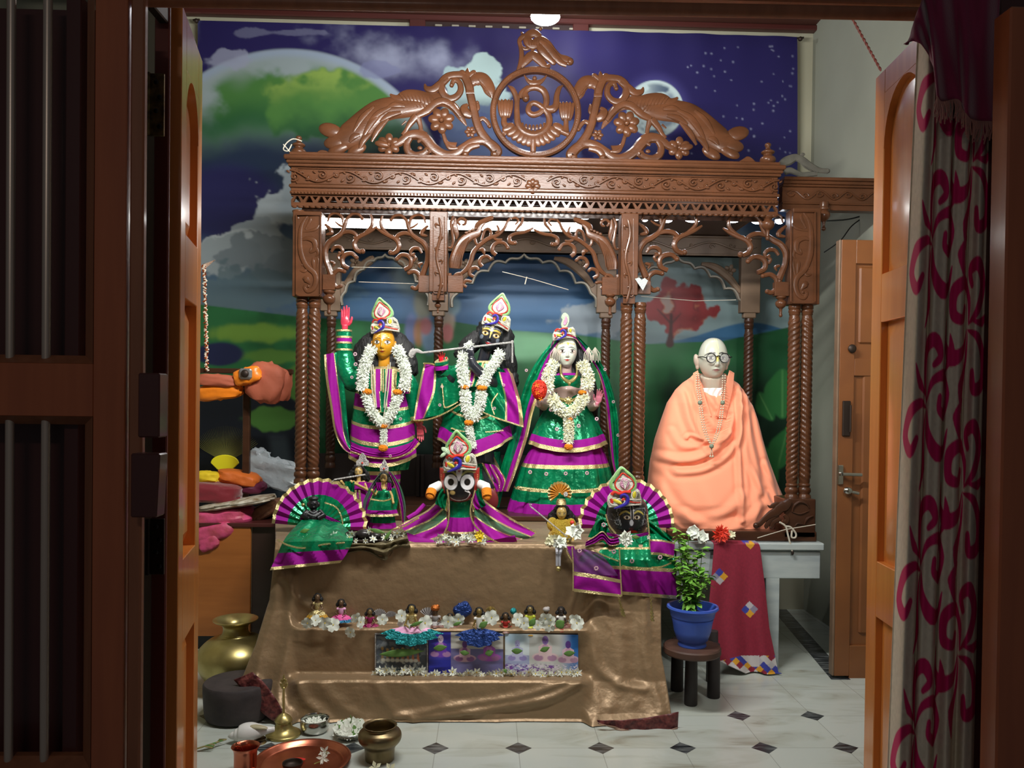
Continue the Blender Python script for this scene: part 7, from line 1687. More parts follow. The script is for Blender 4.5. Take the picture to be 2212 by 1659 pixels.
# robe
def robe():
 rows = [(806, 1505, 1572), (815, 1497, 1582), (826, 1480, 1598), (842, 1464, 1612), (870, 1446, 1628), (910, 1432, 1642), (950, 1419, 1652), (1000, 1409, 1667), (1050, 1404, 1684), (1090, 1406, 1700), (1120, 1414, 1698), (1138, 1440, 1678), (1150, 1455, 1650)]
 dep = [(806, 24), (826, 34), (870, 55), (910, 66), (1000, 90), (1080, 118), (1130, 120), (1150, 112)]
 y0, y1 = 806, 1150; NU, NV = 260, 150
 RL = [([(1490, 815), (1500, 870), (1530, 915), (1560, 925)], 9, .010), ([(1472, 850), (1480, 910), (1500, 945), (1530, 948), (1560, 935)], 8, .016), ([(1500, 945), (1480, 938), (1472, 944)], 4, .010),
   ([(1422, 985), (1470, 990), (1520, 970), (1560, 930), (1590, 860), (1585, 825)], 9, .020), ([(1450, 1015), (1500, 1008), (1550, 980), (1580, 940), (1592, 880)], 8, .016), ([(1460, 1100), (1480, 1110), (1540, 1095), (1575, 1060)], 10, .010),
   ([(1592, 850), (1583, 930), (1575, 1020), (1572, 1110)], 6, .018), ([(1610, 860), (1606, 940), (1615, 1020), (1600, 1120)], 9, .014), ([(1625, 880), (1640, 960), (1650, 1040), (1660, 1110)], 9, .014), ([(1600, 830), (1590, 900), (1600, 1000), (1640, 1090)], 7, .012),
   ([(1562, 815), (1556, 850), (1545, 890)], 7, .014), ([(1508, 812), (1520, 850), (1538, 880)], 7, .014), ([(1440, 880), (1430, 960), (1445, 1000)], 12, .008), ([(1410, 1040), (1440, 1090), (1500, 1125), (1560, 1120)], 12, .014),
   ([(1640, 1000), (1668, 1050), (1690, 1100)], 7, .010), ([(1520, 1140), (1560, 1128), (1620, 1080)], 9, .010), ([(1635, 1060), (1650, 1110), (1655, 1140)], 6, .010), ([(1445, 930), (1460, 960), (1500, 962)], 7, .008)]
 RL = [(spl(a, 6), b, c) for a, b, c in RL]
 ys = lsp(y0, y1, NV + 1); a = lsp(0, 2 * PI, NU, endpoint=False); Aa, Yy = np.meshgrid(a, ys)
 xl = nit(Yy, [r[0] for r in rows], [r[1] for r in rows]); xr = nit(Yy, [r[0] for r in rows], [r[2] for r in rows]); d = nit(Yy, [r[0] for r in dep], [r[1] for r in dep])
 # neck opening: front dips into a V
 px = (xl + xr) / 2 + (xr - xl) / 2 * np.sign(np.cos(Aa)) * np.abs(np.cos(Aa)) ** .85; sn = np.sin(Aa)
 dip = np.exp(-((px - 1541) / 26) ** 2) * (sn > 0) * 55 * (1 - ss(Yy, 806, 860)); py = Yy + dip
 disp = np.zeros_like(px); fr = (sn > 0)
 for ln, w_, amp in RL:
  best = np.full_like(px, 1e9); sg = np.zeros_like(px)
  for i in range(len(ln) - 1):
   x1, q1 = ln[i]; x2, q2 = ln[i + 1]; L = (x2 - x1) ** 2 + (q2 - q1) ** 2; t = np.clip(((px - x1) * (x2 - x1) + (py - q1) * (q2 - q1)) / L, 0, 1)
   best = np.minimum(best, hyp(px - x1 - t * (x2 - x1), py - q1 - t * (q2 - q1)))
  disp += amp * (np.exp(-(best / w_) ** 2) - .55 * np.exp(-((best - 1.5 * w_) / (w_ * .7)) ** 2))
 disp += .006 * np.sin(Aa * 17 + Yy * .02) * ss(Yy, 980, 1120)
 yy = YE + .05 - sn * d * KE - disp * fr
 x, _, z = npP(px, py, YE + 0 * px); m = MB(); m.v = np.stack([x, yy, z], -1).reshape(-1, 3)
 i = np.arange(NV * NU); r = i // NU; c = i % NU; k = (c + 1) % NU; m.f = np.stack([r * NU + c, r * NU + k, (r + 1) * NU + k, (r + 1) * NU + c], -1).tolist(); m.m = [0] * len(m.f)
 o = obj('robe', m, M['robe'], E_, auto=0); s = o.modifiers.new('t', 'SOLIDIFY'); s.thickness = .004; s.offset = -1
 m = MB()
 for s_ in (-1, 1): cloth(m, [(1541 + s_ * 34, 800), (1541 + s_ * 24, 838), (1541 + s_ * 4, 900)], [(1541 + s_ * 44, 806), (1541 + s_ * 40, 845), (1541 + s_ * 26, 905)], YE - .11, [(1, 0)], amp=.0, depth=lambda u, v: .05 * (1 - v) + .02 * u)
 o = obj('robe_lapel', m, M['robe'], E_, auto=0); s = o.modifiers.new('t', 'SOLIDIFY'); s.thickness = .004
 m = MB(); cloth(m, [(1518, 838), (1532, 880)], [(1563, 838), (1546, 880)], YE - .055, [(1, 0)], amp=.003); obj('undershirt', m, M['white'], E_)
robe()
gl = thing('spectacles', 'round black spectacles on the pale bald seated statue', 'glasses', hc + Vector((0, -.09, 0)))
m = MB()
for s in (-1, 1):
 c_ = P(1540 + s * 12.8 + (-1.4 if s < 0 else 1.2), 775.3, YE - .03) + Vector((0, -hw * 1.24, 0)); r_ = 9.8 * KE
 m.tube([c_ + Vector((cos(t) * r_, 0, sin(t) * r_)) for t in lsp(0, 2 * PI, 33)], .0026, 8, caps=False)
 e = c_ + Vector((s * r_, 0, 0)); m.tube([e, e + Vector((s * .016, .01, .006)), hc + Vector((s * hw * 1.06, .0, .008))], .0026, 6)
a_, b_ = (P(1540 + s * 3.4, 772, YE - .03) + Vector((0, -hw * 1.28, 0)) for s in (-1, 1)); m.tube([a_, (a_ + b_) / 2 + Vector((0, -.004, .003)), b_], .003, 8, sm=4)
obj('frame', m, M['black'], gl)
for s in (-1, 1):
 c_ = P(1540 + s * 12.8 + (-1.4 if s < 0 else 1.2), 775.3, YE - .03) + Vector((0, -hw * 1.24, 0)); mm = MB().lathe([(0, 0), (9.6 * KE, 0)], (0, 0, 0), 24); mm.xf(Matrix.Translation(c_) @ MRot(PI / 2, 4, 'X')); obj('lens', mm, mat('clear_lens', (1, 1, 1), .02, alpha=.12, spec=.8), gl)
# bead necklace
nk = thing('bead_necklace', 'long double bead necklace with tassels on the peach robed statue', 'necklace', P(1540, 985, YE - .2))
M['bead'] = mat('pearl_grey_beads', C(206, 192, 168), .3, metal=.2); M['green_bead'] = mat('grey_green_bead', C(116, 128, 108), .5)
m = MB()
def beads(pts, Y0):
 L = spl(pts, 20); acc = 0; last = L[0]
 for i, q in enumerate(L):
  if i == 0 or hyp(*(q[:2] - last[:2])) > 4.2: last = q; m.ell(P(q[0], q[1], Y0(q[1])), 1.9 * KE, 8, 6)
Yn = lambda py: YE - .085 - .13 * ss(py, 806, 960)
for dx in (-2.6, 2.6):
 beads([(1507 + dx, 808), (1508 + dx, 840), (1513 + dx, 868)], Yn); beads([(1513 + dx, 872), (1516 + dx, 900), (1524 + dx * .9, 935), (1537 + dx * .3, 962)], Yn)
 beads([(1564 + dx, 812), (1563 + dx, 840), (1561 + dx, 868)], Yn); beads([(1561 + dx, 872), (1556 + dx, 910), (1548 + dx, 940), (1538 + dx * .3, 962)], Yn)
 m.tube([P(1537, 966, Yn(970)), P(1537 + dx, 984, Yn(985))], .002, 5); m.ell(P(1537 + dx, 986, Yn(985)), 2.5 * KE, 8, 6)
obj('beads', m, M['bead'], nk)
m = MB()
for (a, b) in ((1512, 870), (1561, 870), (1537, 964)): m.ell(P(a, b, Yn(b) - .006), 5 * KE, 12, 8)
obj('large_bead', m, M['green_bead'], nk)
# ================================================================ figures standing on the altar
YJ = 3.60
def pleatfan(mb, cx, cy, R, a0, a1, Y, bands, n=26, amp=.016, ry=1.0, tilt=.10, r0=.12, jag=.03):
 """pleated round fan: zigzag folds opening from a centre"""
 k = Y / F_PX; N = n * 6; rs = sorted(set([r0] + [b[0] for b in bands] + list(lsp(r0, 1, 9)))); vs = []; fs = []; ms = []
 for r_ in rs:
  for i in range(N + 1):
   t = i / N; a = lerp(a0, a1, t); ph = (t * n) % 1; z = (abs(ph - .5) * 4 - 1); rr = R * r_ * (1 + jag * .5 * z * (r_ > .9))
   q = P(cx + rr * cos(a), cy - rr * ry * sin(a), Y); vs.append((q.x, Y + amp * z * r_ + tilt * (1 - r_) * -.3, q.z))
 W = N + 1
 for j in range(len(rs) - 1):
  rm = (rs[j] + rs[j + 1]) / 2; mt = next(b[1] for b in bands if rm <= b[0])
  for i in range(N): fs.append((j * W + i, j * W + i + 1, (j + 1) * W + i + 1, (j + 1) * W + i)); ms.append(mt)
 return mb.add(vs, fs, ms)
def paint_shell(name, cv, wf, y0, y1, cx, Y, depth, parent, mt='paint', nu=90, nv=90):
 """curved painted front: half width wf(y) px, bulging toward the room by depth; back closed"""
 us = lsp(-1, 1, nu); ys = lsp(y0, y1, nv); U, Yy = np.meshgrid(us, ys); Wd = np.vectorize(wf)(Yy); px = cx + U * Wd; t = (Yy - y0) / (y1 - y0)
 d = depth * np.sqrt(np.clip(1 - U ** 2 * .96, 0, 1)) * np.sqrt(np.clip(1 - (2 * t - 1) ** 4, 0.02, 1))
 x, _, z = npP(px, Yy, Y + 0 * px); v = np.stack([x, Y - d, z], -1).reshape(-1, 3); vb = np.stack([x, Y + d * .6, z], -1).reshape(-1, 3)
 H_, W_ = cv.c.shape[:2]; ii = np.clip(((Yy - cv.Y[0, 0]) / (cv.Y[-1, 0] - cv.Y[0, 0]) * (H_ - 1)).round().astype(int), 0, H_ - 1); jj = np.clip(((px - cv.X[0, 0]) / (cv.X[0, -1] - cv.X[0, 0]) * (W_ - 1)).round().astype(int), 0, W_ - 1)
 c = cv.c[ii, jj].reshape(-1, 3); i = np.arange((nv - 1) * (nu - 1)); r = i // (nu - 1); k = i % (nu - 1); a = r * nu + k; f = np.stack([a, a + nu, a + nu + 1, a + 1], -1); n = nu * nv
 m = MB(); m.v = np.vstack([v, vb]); m.f = f.tolist() + (f[:, ::-1] + n).tolist(); m.m = [0] * len(m.f)
 return obj(name, m, M[mt], parent, col=np.vstack([c, c]), auto=0)
FB = [(.62, G_), (.66, G_), (.93, MG), (1.0, GD)]
# ---- left pleated fan with small black idol
L_ = thing('draped_idol', 'small black idol before a pleated green and magenta fan at the altar\'s left corner', 'idol', P(680, 1180, YJ))
m = MB(); pleatfan(m, 690, 1136, 103, PI * .985, 0 - .12, YJ + .05, FB, 15, .008); obj('pleated_fan', m, cmats(), L_)
m = MB()
dz = lambda v: -.16 * v
cloth(m, [(655, 1120), (618, 1160), (598, 1200), (583, 1232)], [(735, 1128), (762, 1160), (752, 1190), (735, 1216)], YJ - .03, [(1, G_)], nv=50, amp=.012, fr=3, vb=[(.62, .90, MG), (.90, 1.01, GD)], depth=lambda u, v: -.04 * sin(PI * u) - .21 * min(1, v / .42))
cloth(m, [(648, 1118), (690, 1110), (735, 1126)], [(650, 1124), (690, 1117), (733, 1134)], YJ - .035, [(1, MG)], amp=.002)
wavy(m, [(600, 1166), (622, 1178), (655, 1184), (700, 1176), (745, 1172)], YJ - .275, 1.7); wavy(m, [(702, 1086), (728, 1098), (740, 1130), (735, 1165)], YJ - .03, 1.5)
for (a, b) in ((640, 1150), (702, 1150)): pass
obj('skirt', m, cmats(), L_)
m = MB(); q = lambda a, b, d=0: P(a, b, YJ - .02 + d)
m.ell(q(677, 1089), (.023, .023, .027), 16, 12); m.tube([q(677, 1126), q(677, 1112), q(677, 1102)], [.045, .038, .014], 14); m.ell(q(677, 1077), (.024, .022, .010), 12, 8); m.ell(q(672.5, 1088, -.021), (.005, .004, .003), 6, 4); m.ell(q(681.5, 1088, -.021), (.005, .004, .003), 6, 4); m.ell(q(677, 1096, -.021), (.007, .004, .0025), 6, 4)
for s in (-1, 1): m.tube([q(677 + s * 13, 1106), q(677 + s * 22, 1114, -.02), q(677 + s * 8, 1120, -.035)], [.015, .013, .010], 8); m.ell(q(677 + s * 12, 1090), (.005, .007, .011), 6, 5)
m.ell(q(677, 1093, -.018), (.004, .005, .006), 6, 5); rb_ = remesh(m, .0022, 1); obj('idol', rb_, M['blackstone'], L_, auto=0)
m = MB(); m.tube([q(662, 1107, -.03), q(677, 1114, -.05), q(692, 1107, -.03)], .003, 6, sm=4); m.tube([q(668, 1103, -.03), q(677, 1108, -.045), q(686, 1103, -.03)], .0022, 6, sm=4); obj('necklace', m, mat('grey_thread', C(120, 120, 124), .5), L_)
m = MB(); m.ell(q(655, 1091, .01), .009, 8, 6); obj('gold_ball', m, M['brass'], L_)
# ---- right pleated fan with the painted black stone face
R_I = thing('draped_idol', 'round black stone face with gold brows and crown before the right pleated fan', 'idol', P(1352, 1190, YJ))
m = MB(); pleatfan(m, 1353, 1136, 104, PI * 1.02, -.05, YJ + .06, [(.66, G_), (.93, MG), (1.0, GD)], 15, .009, 1.0); obj('pleated_fan', m, cmats(), R_I)
cv = Canvas(1305, 1405, 1080, 1160, 400, 320, (30, 31, 34)); nz = fbm(320, 400, 60, 3, 3); nz2 = fbm(320, 400, 9, 3, 6)
cv.mix(ss(nz, .60, .72) * ss(nz2, .4, .6) * .55, (128, 130, 134))
for s in (-1, 1):
 cx = 1357 + s * 10.6
 cv.stroke([(1357 + s * 3.6, 1103), (1357 + s * 12, 1098.5), (1357 + s * 20, 1101), (1357 + s * 26, 1107)], [1.4, 2, 1.8, .6], (206, 188, 90)); cv.ell(cx, 1111, 7.2, 4.2, (190, 150, 90), .1); cv.ell(cx, 1111, 5.6, 3.5, (232, 228, 220), .1); cv.ell(cx - .4, 1111, 3, 3.2, (60, 34, 26), .1); cv.ell(cx - .4, 1111, 1.5, 1.6, (8, 8, 8), .1)
 cv.stroke([(1357 + s * 2.8, 1088), (1357 + s * 2.6, 1114)], .9, (216, 216, 220), sm=0)
 for i in range(14): cv.ell(1357 + s * (30 - i * .6 + (i % 3)), 1094 + i * 2.6, .8, .8, (200, 204, 208), .3)
 for i in range(9): a = i * .7; cv.ell(1357 + s * 29 + 5 * cos(a), 1122 + 5 * sin(a), .8, .8, (190, 194, 200), .3)
 for i in range(10): cv.ell(1357 + s * (5 + i * 2.6), 1092 + i * .2, .7, .7, (200, 204, 208), .3)
cv.ell(1355.5, 1122, 4, 6.5, (226, 228, 236), .12); cv.ell(1355, 1135, 5, 2, (70, 24, 26), .3); cv.ell(1358, 1143, 11.5, 4.6, (196, 44, 34), .12); cv.stroke([(1347, 1142.5), (1358, 1144), (1369, 1142.5)], .6, (110, 16, 18), sm=3)
st = paint_shell('stone_face', cv, lambda y: 45 * sqrt(max(.02, 1 - ((y - 1112) / 48) ** 2)) ** .7, 1078, 1158, 1354, YJ - .03, .10, R_I)
crown(R_I, 1354, 1092, YJ - .16, 1.16)
m = MB()
cloth(m, [(1298, 1156), (1268, 1182), (1248, 1220), (1240, 1276)], [(1420, 1150), (1452, 1180), (1460, 1230), (1462, 1294)], YJ - .10, [(1, G_)], nu=60, nv=70, amp=.010, fr=6, vb=[(.34, .38, GD), (.66, .70, GD), (.70, .95, MG), (.95, 1.01, GD)], depth=lambda u, v: -.05 * sin(PI * u) * (1 - v) - .12 * min(1, v * 1.8) + .012 * sin(v * 6))
cloth(m, [(1310, 1150), (1355, 1157), (1402, 1148)], [(1312, 1157), (1355, 1164), (1402, 1155)], YJ - .19, [(1, MG)], amp=.002)
cloth(m, [(1225, 1188), (1238, 1215), (1240, 1240)], [(1262, 1186), (1300, 1200), (1336, 1244)], YJ - .262, [(1, 4)], amp=.002)
cloth(m, [(1238, 1234), (1290, 1242), (1340, 1252)], [(1240, 1278), (1290, 1284), (1342, 1290)], YJ - .268, [(.2, GD), (.85, MG), (1, GD)], amp=.003, fr=1)
cloth(m, [(1216, 1180), (1228, 1205), (1246, 1232)], [(1240, 1180), (1246, 1205), (1256, 1232)], YJ - .225, [(.35, GD), (1, MG)], amp=.003)
cloth(m, [(1266, 1168), (1284, 1158), (1302, 1147), (1318, 1162), (1336, 1156)], [(1264, 1182), (1286, 1176), (1302, 1168), (1318, 1180), (1338, 1176)], YJ - .20, [(.15, GD), (.85, MG), (1, GD)], amp=.006)
cloth(m, [(1300, 1112), (1285, 1130), (1270, 1160)], [(1318, 1150), (1322, 1160), (1330, 1172)], YJ - .15, [(1, G_)], amp=.012)
cloth(m, [(1400, 1120), (1425, 1140), (1452, 1160)], [(1398, 1150), (1408, 1172), (1452, 1186)], YJ - .12, [(1, G_)], amp=.010)
cloth(m, [(1404, 1165), (1430, 1166), (1458, 1172)], [(1406, 1198), (1430, 1200), (1456, 1206)], YJ - .24, [(.12, GD), (.84, MG), (1, GD)], amp=.008, fr=.5)
for pts in ([(1309, 1112), (1316, 1135), (1330, 1152)], [(1398, 1112), (1402, 1150), (1404, 1200), (1406, 1290)], [(1338, 1185), (1340, 1230), (1343, 1288)], [(1236, 1184), (1238, 1220), (1238, 1276)]): wavy(m, pts, YJ - .275 if pts[0][1] > 1150 else YJ - .2, 1.7)
wavy(m, [(1278, 1184), (1300, 1198), (1336, 1212)], YJ - .27, 1.5); wavy(m, [(1345, 1222), (1375, 1230), (1404, 1228)], YJ - .272, 1.5); wavy(m, [(1408, 1226), (1430, 1224), (1450, 1216)], YJ - .272, 1.5)
M['violet_net'] = mat('sheer_violet_net', C(110, 50, 120), .6, alpha=.85)
obj('draped_robe', m, cmats(M['violet_net']), R_I)
m = MB(); buti(m, [(1252, 1190), (1288, 1228), (1326, 1192), (1304, 1134), (1365, 1212), (1426, 1204)], YJ - .275, 6); obj('sewn_motif', m, M['buti'], R_I)
for (a, b, c, d) in ((1337, 1292, 1347, 1330), (1406, 1292, 1409, 1340)):
 m = MB()
 for j in range(14): t = j / 13; m.ell(P(lerp(a, c, t) + (j % 2) * 2 - 1, lerp(b, d, t), 3.30), (.004 + .004 * (t > .6), .004, .005), 6, 4)
 obj('tassel', m, M['brass'], R_I)
# ---- big-eyed idol in the middle
J = thing('round_eyed_idol', 'black idol with huge round white eyes and stub arms in the middle of the altar', 'idol', P(993, 1178, YJ))
cv = Canvas(945, 1045, 1005, 1090, 400, 340, (14, 12, 13))
for s in (-1, 1):
 cv.poly([(993 + s * 28, 1010), (993 + s * 46, 1010), (993 + s * 46, 1070), (993 + s * 30, 1062), (993 + s * 34, 1040)], (160, 40, 30))
 for i in range(12): cv.ell(993 + s * 39, 1024 + i * 4, .9, 1.2, (230, 170, 120), .3)
 cv.stroke([(993 + s * 4, 1024), (993 + s * 16, 1016), (993 + s * 34, 1018)], [1.6, 2.2, 1], (190, 190, 110))
 cx = 993 + s * 17.4; cv.ell(cx, 1038, 16.2, 18.0, (14, 12, 13), .05, rot=-s * .12); cv.ell(cx, 1038, 14.4, 16.2, (240, 242, 246), .05, rot=-s * .12); cv.ell(cx, 1037.5, 6.8, 7.6, (120, 120, 120), .06); cv.ell(cx, 1037.5, 6.2, 7.0, (12, 12, 12), .06); cv.ell(cx, 1037.5, 3.2, 3.2, (30, 30, 30), .1)
cv.poly([(987, 1008), (999, 1008), (1000, 1018), (995, 1032), (993, 1036), (990, 1032), (986, 1018)], (236, 236, 240)); cv.ell(993, 1012, 3.4, 5, (170, 70, 90), .1)
cv.stroke([(970, 1060), (973, 1070), (984, 1076), (996, 1077), (1010, 1073), (1016, 1062), (1012, 1057)], 1.0, (236, 232, 232)); cv.stroke([(969, 1064), (976, 1076), (992, 1081), (1008, 1078), (1018, 1066)], 2.2, (130, 30, 34)); cv.stroke([(1006, 1056), (1014, 1060)], .8, (230, 230, 230), sm=0)
cv.ell(979, 1060, 5.5, 4.5, (176, 150, 90), .25)
paint_shell('face', cv, lambda y: 43 - .5 * max(0, y - 1030) * .35 if y < 1052 else (39 * sqrt(max(.02, 1 - ((y - 1050) / 36) ** 2))) ** 1.0, 1008, 1085, 993, YJ - .04, .085, J)
crown(J, 993, 1014, YJ - .145, 1.16, tilt=.05)
m = MB(); m.ell(P(965, 975, YJ - .13), (.028, .006, .012), 12, 8, rot=MRot(.6, 3, 'Y')); m.ell(P(978, 963, YJ - .13), (.008, .005, .020), 10, 8); m.ell(P(958, 982, YJ - .13), (.018, .005, .008), 10, 8, rot=MRot(-.7, 3, 'Y')); obj('crown_spray', m, M['mint'], J)
for s, pts in ((-1, ((950, 1048), (934, 1056), (929, 1072))), (1, ((1036, 1046), (1050, 1052), (1052, 1074)))):
 q = [P(a, b, YJ - .06 - .035 * i) for i, (a, b) in enumerate(pts)]; m = MB(); m.tube(q[:2] + [lerp(q[1], q[2], .35)], [.020, .021, .021], 16, 0); m.tube([lerp(q[1], q[2], .3), q[2]], [.0225, .021], 16, 1); m.ell(q[2] + Vector((0, -.003, 0)), (.015, .008, .015), 12, 8, 1)
 obj('arm', m, [M['white'], M['orange']], J)
m = MB(); drape(m, [(1078, 972, 1015), (1090, 970, 1018), (1112, 972, 1016), (1130, 968, 1022), (1150, 964, 1028)], YJ - .05, [(1116, G_), (1146, MG), (1151, GD)], .04, 12, .7); obj('skirt', m, cmats(), J)
m = MB(); bn = [(.06, GD), (.30, MG), (.36, GD), (.58, GT), (.62, GD), (.92, MG), (1, GD)]
dd = lambda u, v: -.10 * u
cloth(m, [(958, 1066), (925, 1100), (885, 1122), (846, 1144)], [(970, 1152), (945, 1164), (915, 1172), (880, 1176)], YJ - .03, bn, amp=.012, fr=2, depth=dd)
cloth(m, [(1026, 1062), (1062, 1092), (1110, 1122), (1158, 1150)], [(1024, 1150), (1050, 1164), (1082, 1176), (1124, 1178)], YJ - .03, bn, amp=.012, fr=2, ph=2, depth=dd)
cloth(m, [(955, 1052), (944, 1075), (940, 1088)], [(972, 1075), (972, 1092), (970, 1108)], YJ - .08, [(.7, G_), (.9, GD), (1, MG)], amp=.006); cloth(m, [(1014, 1070), (1018, 1090), (1022, 1106)], [(1036, 1056), (1042, 1075), (1050, 1092)], YJ - .08, [(.2, GD), (.6, MG), (1, G_)], amp=.006)
cloth(m, [(878, 1150), (925, 1164), (990, 1170), (1065, 1166), (1112, 1156)], [(884, 1172), (930, 1180), (990, 1184), (1065, 1180), (1118, 1172)], YJ - .16, [(.85, MG), (1, GD)], amp=.006, fr=.6)
for pts in ([(966, 1058), (970, 1090), (968, 1130), (958, 1155)], [(1026, 1060), (1016, 1105), (1030, 1140), (1075, 1172), (1118, 1178)], [(848, 1144), (875, 1136), (905, 1118)], [(1100, 1120), (1130, 1136), (1158, 1150)]): wavy(m, pts, YJ - .17, 1.7)
m.tube([P(917, 1090, YJ - .10), P(900, 1108, YJ - .12), P(880, 1120, YJ - .14)], .010, 8, MG)
obj('spread_robe', m, cmats(), J)
# ---- white and orange conch-like shield behind right arm
m = MB(); m.ell(P(1062, 1078, YJ + .02), (.030, .012, .048), 16, 10, rot=MRot(-.15, 3, 'Y')); obj('painted_shield', m, mat('dark_red_edge', C(110, 30, 34), .5), J)
# ---- small brass figures
def figurine(name, label, px, ph, pb, Y, skin=(190, 160, 96), hair=True, hs=8.5, pose='flute', skirt=None, mats=None, mt='gloss_paint', chest=None):
 """px: centre; ph: head centre; pb: foot row"""
 k = Y / F_PX; t = thing(name, label, 'figurine', P(px, pb, Y)); q = lambda a, b, d=0: P(px + a, b, Y) + Vector((0, d, 0)); m = MB(); h = hs
 sh = ph + h * 2.0; hip = lerp(sh, pb, .45)
 m.tube([q(0, ph + h * .6), q(0, sh)], [h * .42 * k] * 2, 10); m.tube([q(0, hip), q(0, lerp(sh, hip, .5)), q(0, sh)], [h * 1.1 * k, h * .95 * k, h * .9 * k], 12)
 for s in (-1, 1):
  m.tube([q(s * h * .55, hip), q(s * h * .6, lerp(hip, pb, .5)), q(s * h * .6, pb - 2)], [h * .55 * k, h * .45 * k, h * .35 * k], 8)
  if pose == 'flute': pts = [q(s * h * .9, sh), q(s * h * 2.0 if s > 0 else -h * 1.9, sh + h * 1.6, -.03), q(-h * 1.2 if s > 0 else -h * 3.2, sh - h * .2, -.05)]
  elif pose == 'bless': pts = [q(s * h * .9, sh), q(s * h * 1.9, sh + h * 1.8, -.01), q(s * h * 2.4, sh + h * (.4 if s < 0 else 3.2), -.04)]
  else: pts = [q(s * h * .9, sh), q(s * h * 1.9, sh + h * 1.6), q(s * h * 1.6, sh + h * 3.0, -.02)]
  m.tube(pts, [h * .42 * k, h * .36 * k, h * .28 * k], 8); m.ell(pts[-1], h * .36 * k, 8, 6)
 H = head(q(0, ph, -.002), h * .82 * k, h * 1.12 * k, skin, nu=64, nv=56, brow=(60, 44, 26), lip=(150, 90, 60), white=(206, 190, 150))
 build_body('figure', t, m, .0026, [H], skin, mt=mt)
 if hair:
  m = MB(); hairmass(m, [(px, ph - 2, h * 1.35, h * 1.3, h * 1.2 * k, 0), (px - h * 1.25, ph + h * .7, h * .9, h * 1.5, h * .8 * k, .5), (px + h * 1.25, ph + h * .7, h * .9, h * 1.5, h * .8 * k, -.5)], Y + h * 1.05 * k, .2, px); obj('hair', m, M['black_hair'], t)
 if skirt:
  rows, bands = skirt; m = MB(); drape(m, rows, Y, bands, .06, 9, .7, 72); obj('skirt', m, mats or cmats(), t)
 return t
YF_ = 3.74
def tiara(t, px, pb, w_, h_, Y):
 k = Y / F_PX; c0 = P(px, pb, Y - .02); m = MB(); pts = [(-w_, 0), (-w_ * 1.05, h_ * .35), (-w_ * .6, h_ * .5), (-w_ * .5, h_ * .75), (0, h_), (w_ * .5, h_ * .75), (w_ * .6, h_ * .5), (w_ * 1.05, h_ * .35), (w_, 0)]
 m.prism([(c0.x + a * k, c0.z + b * k) for a, b in pts], c0.y - .004, c0.y + .004, bev=.001)
 rr = Rnd(int(px))
 for i in range(40):
  v = rr.random(); u = rr.uniform(-1, 1) * (1 - v * .85); m.ell((c0.x + u * w_ * k, c0.y - .005, c0.z + v * h_ * k), 1.0 * k, 5, 4)
 o = obj('tiara', m, M['silver'], t); obj('red_jewel', MB().ell((c0.x, c0.y - .009, c0.z + h_ * .22 * k), 2.2 * k, 8, 6), M['red'], o)
t = figurine('flute_figurine', 'small brass flute-playing figure with big black hair and silver tiara, left on the altar', 775, 1019, 1142, YF_, pose='flute', hs=10.5, skirt=([(1040, 766, 792), (1070, 758, 796), (1142, 752, 800)], [(1142, 1)]), mats=[M['green'], M['magenta'], M['gold']])
tiara(t, 783, 1006, 13, 28, YF_); m = MB()
for x in (752, 760, 768, 776): wavy(m, [(x, 1060), (x + 3, 1100), (x + 6, 1140)], YF_ - .06, 2.4, 2 if x != 760 else 0)
cloth(m, [(745, 1040), (744, 1080), (750, 1125)], [(766, 1040), (765, 1080), (768, 1125)], YF_ - .055, [(1, 0)]); obj('lace_front', m, cmats(), t)
m = MB(); m.tube([P(722, 1036, YF_ - .12), P(789, 1025, YF_ - .08)], .0035, 8); m.tube([P(722, 1036, YF_ - .12), P(714, 1043, YF_ - .12)], .0015, 5); f2 = obj('small_flute', m, M['silver']); tag(f2, 'thin silver flute of the small brass figure at the left', 'flute')
t = figurine('veiled_figurine', 'small brass figure in a green veil and two-tier green skirt beside the small flute player', 829, 1034, 1142, YF_ - .04, pose='bless', hs=9.5, skirt=([(1056, 818, 842), (1075, 806, 850), (1100, 795, 856), (1113, 790, 860)], [(1100, 0), (1108, 1), (1114, 2)]), mats=[M['green'], M['magenta'], M['gold']])
tiara(t, 830, 1018, 9, 26, YF_ - .06); m = MB(); drape(m, [(1110, 802, 852), (1140, 798, 856)], YF_ - .03, [(1128, G_), (1140, MG)], .05, 9, .6); cloth(m, [(812, 1042), (814, 1060)], [(826, 1042), (826, 1060)], YF_ - .09, [(.8, MG), (1, GD)]); cloth(m, [(834, 1042), (834, 1060)], [(846, 1044), (846, 1060)], YF_ - .09, [(.2, GD), (1, MG)]); wavy(m, [(800, 1078), (828, 1082), (848, 1076)], YF_ - .12, 1.4); obj('underskirt', m, cmats(), t)
m = MB(); cloth(m, [(822, 1020), (800, 1050), (784, 1085), (782, 1115)], [(828, 1024), (812, 1055), (797, 1090), (792, 1118)], YF_ - .03, [(.6, GT), (.9, MG), (1, GD)], amp=.005); cloth(m, [(838, 1020), (852, 1050), (862, 1090), (868, 1128)], [(844, 1018), (866, 1050), (876, 1090), (875, 1130)], YF_ - .03, [(.2, GD), (.6, MG), (1, GT)], amp=.005); obj('veil', m, cmats(), t)
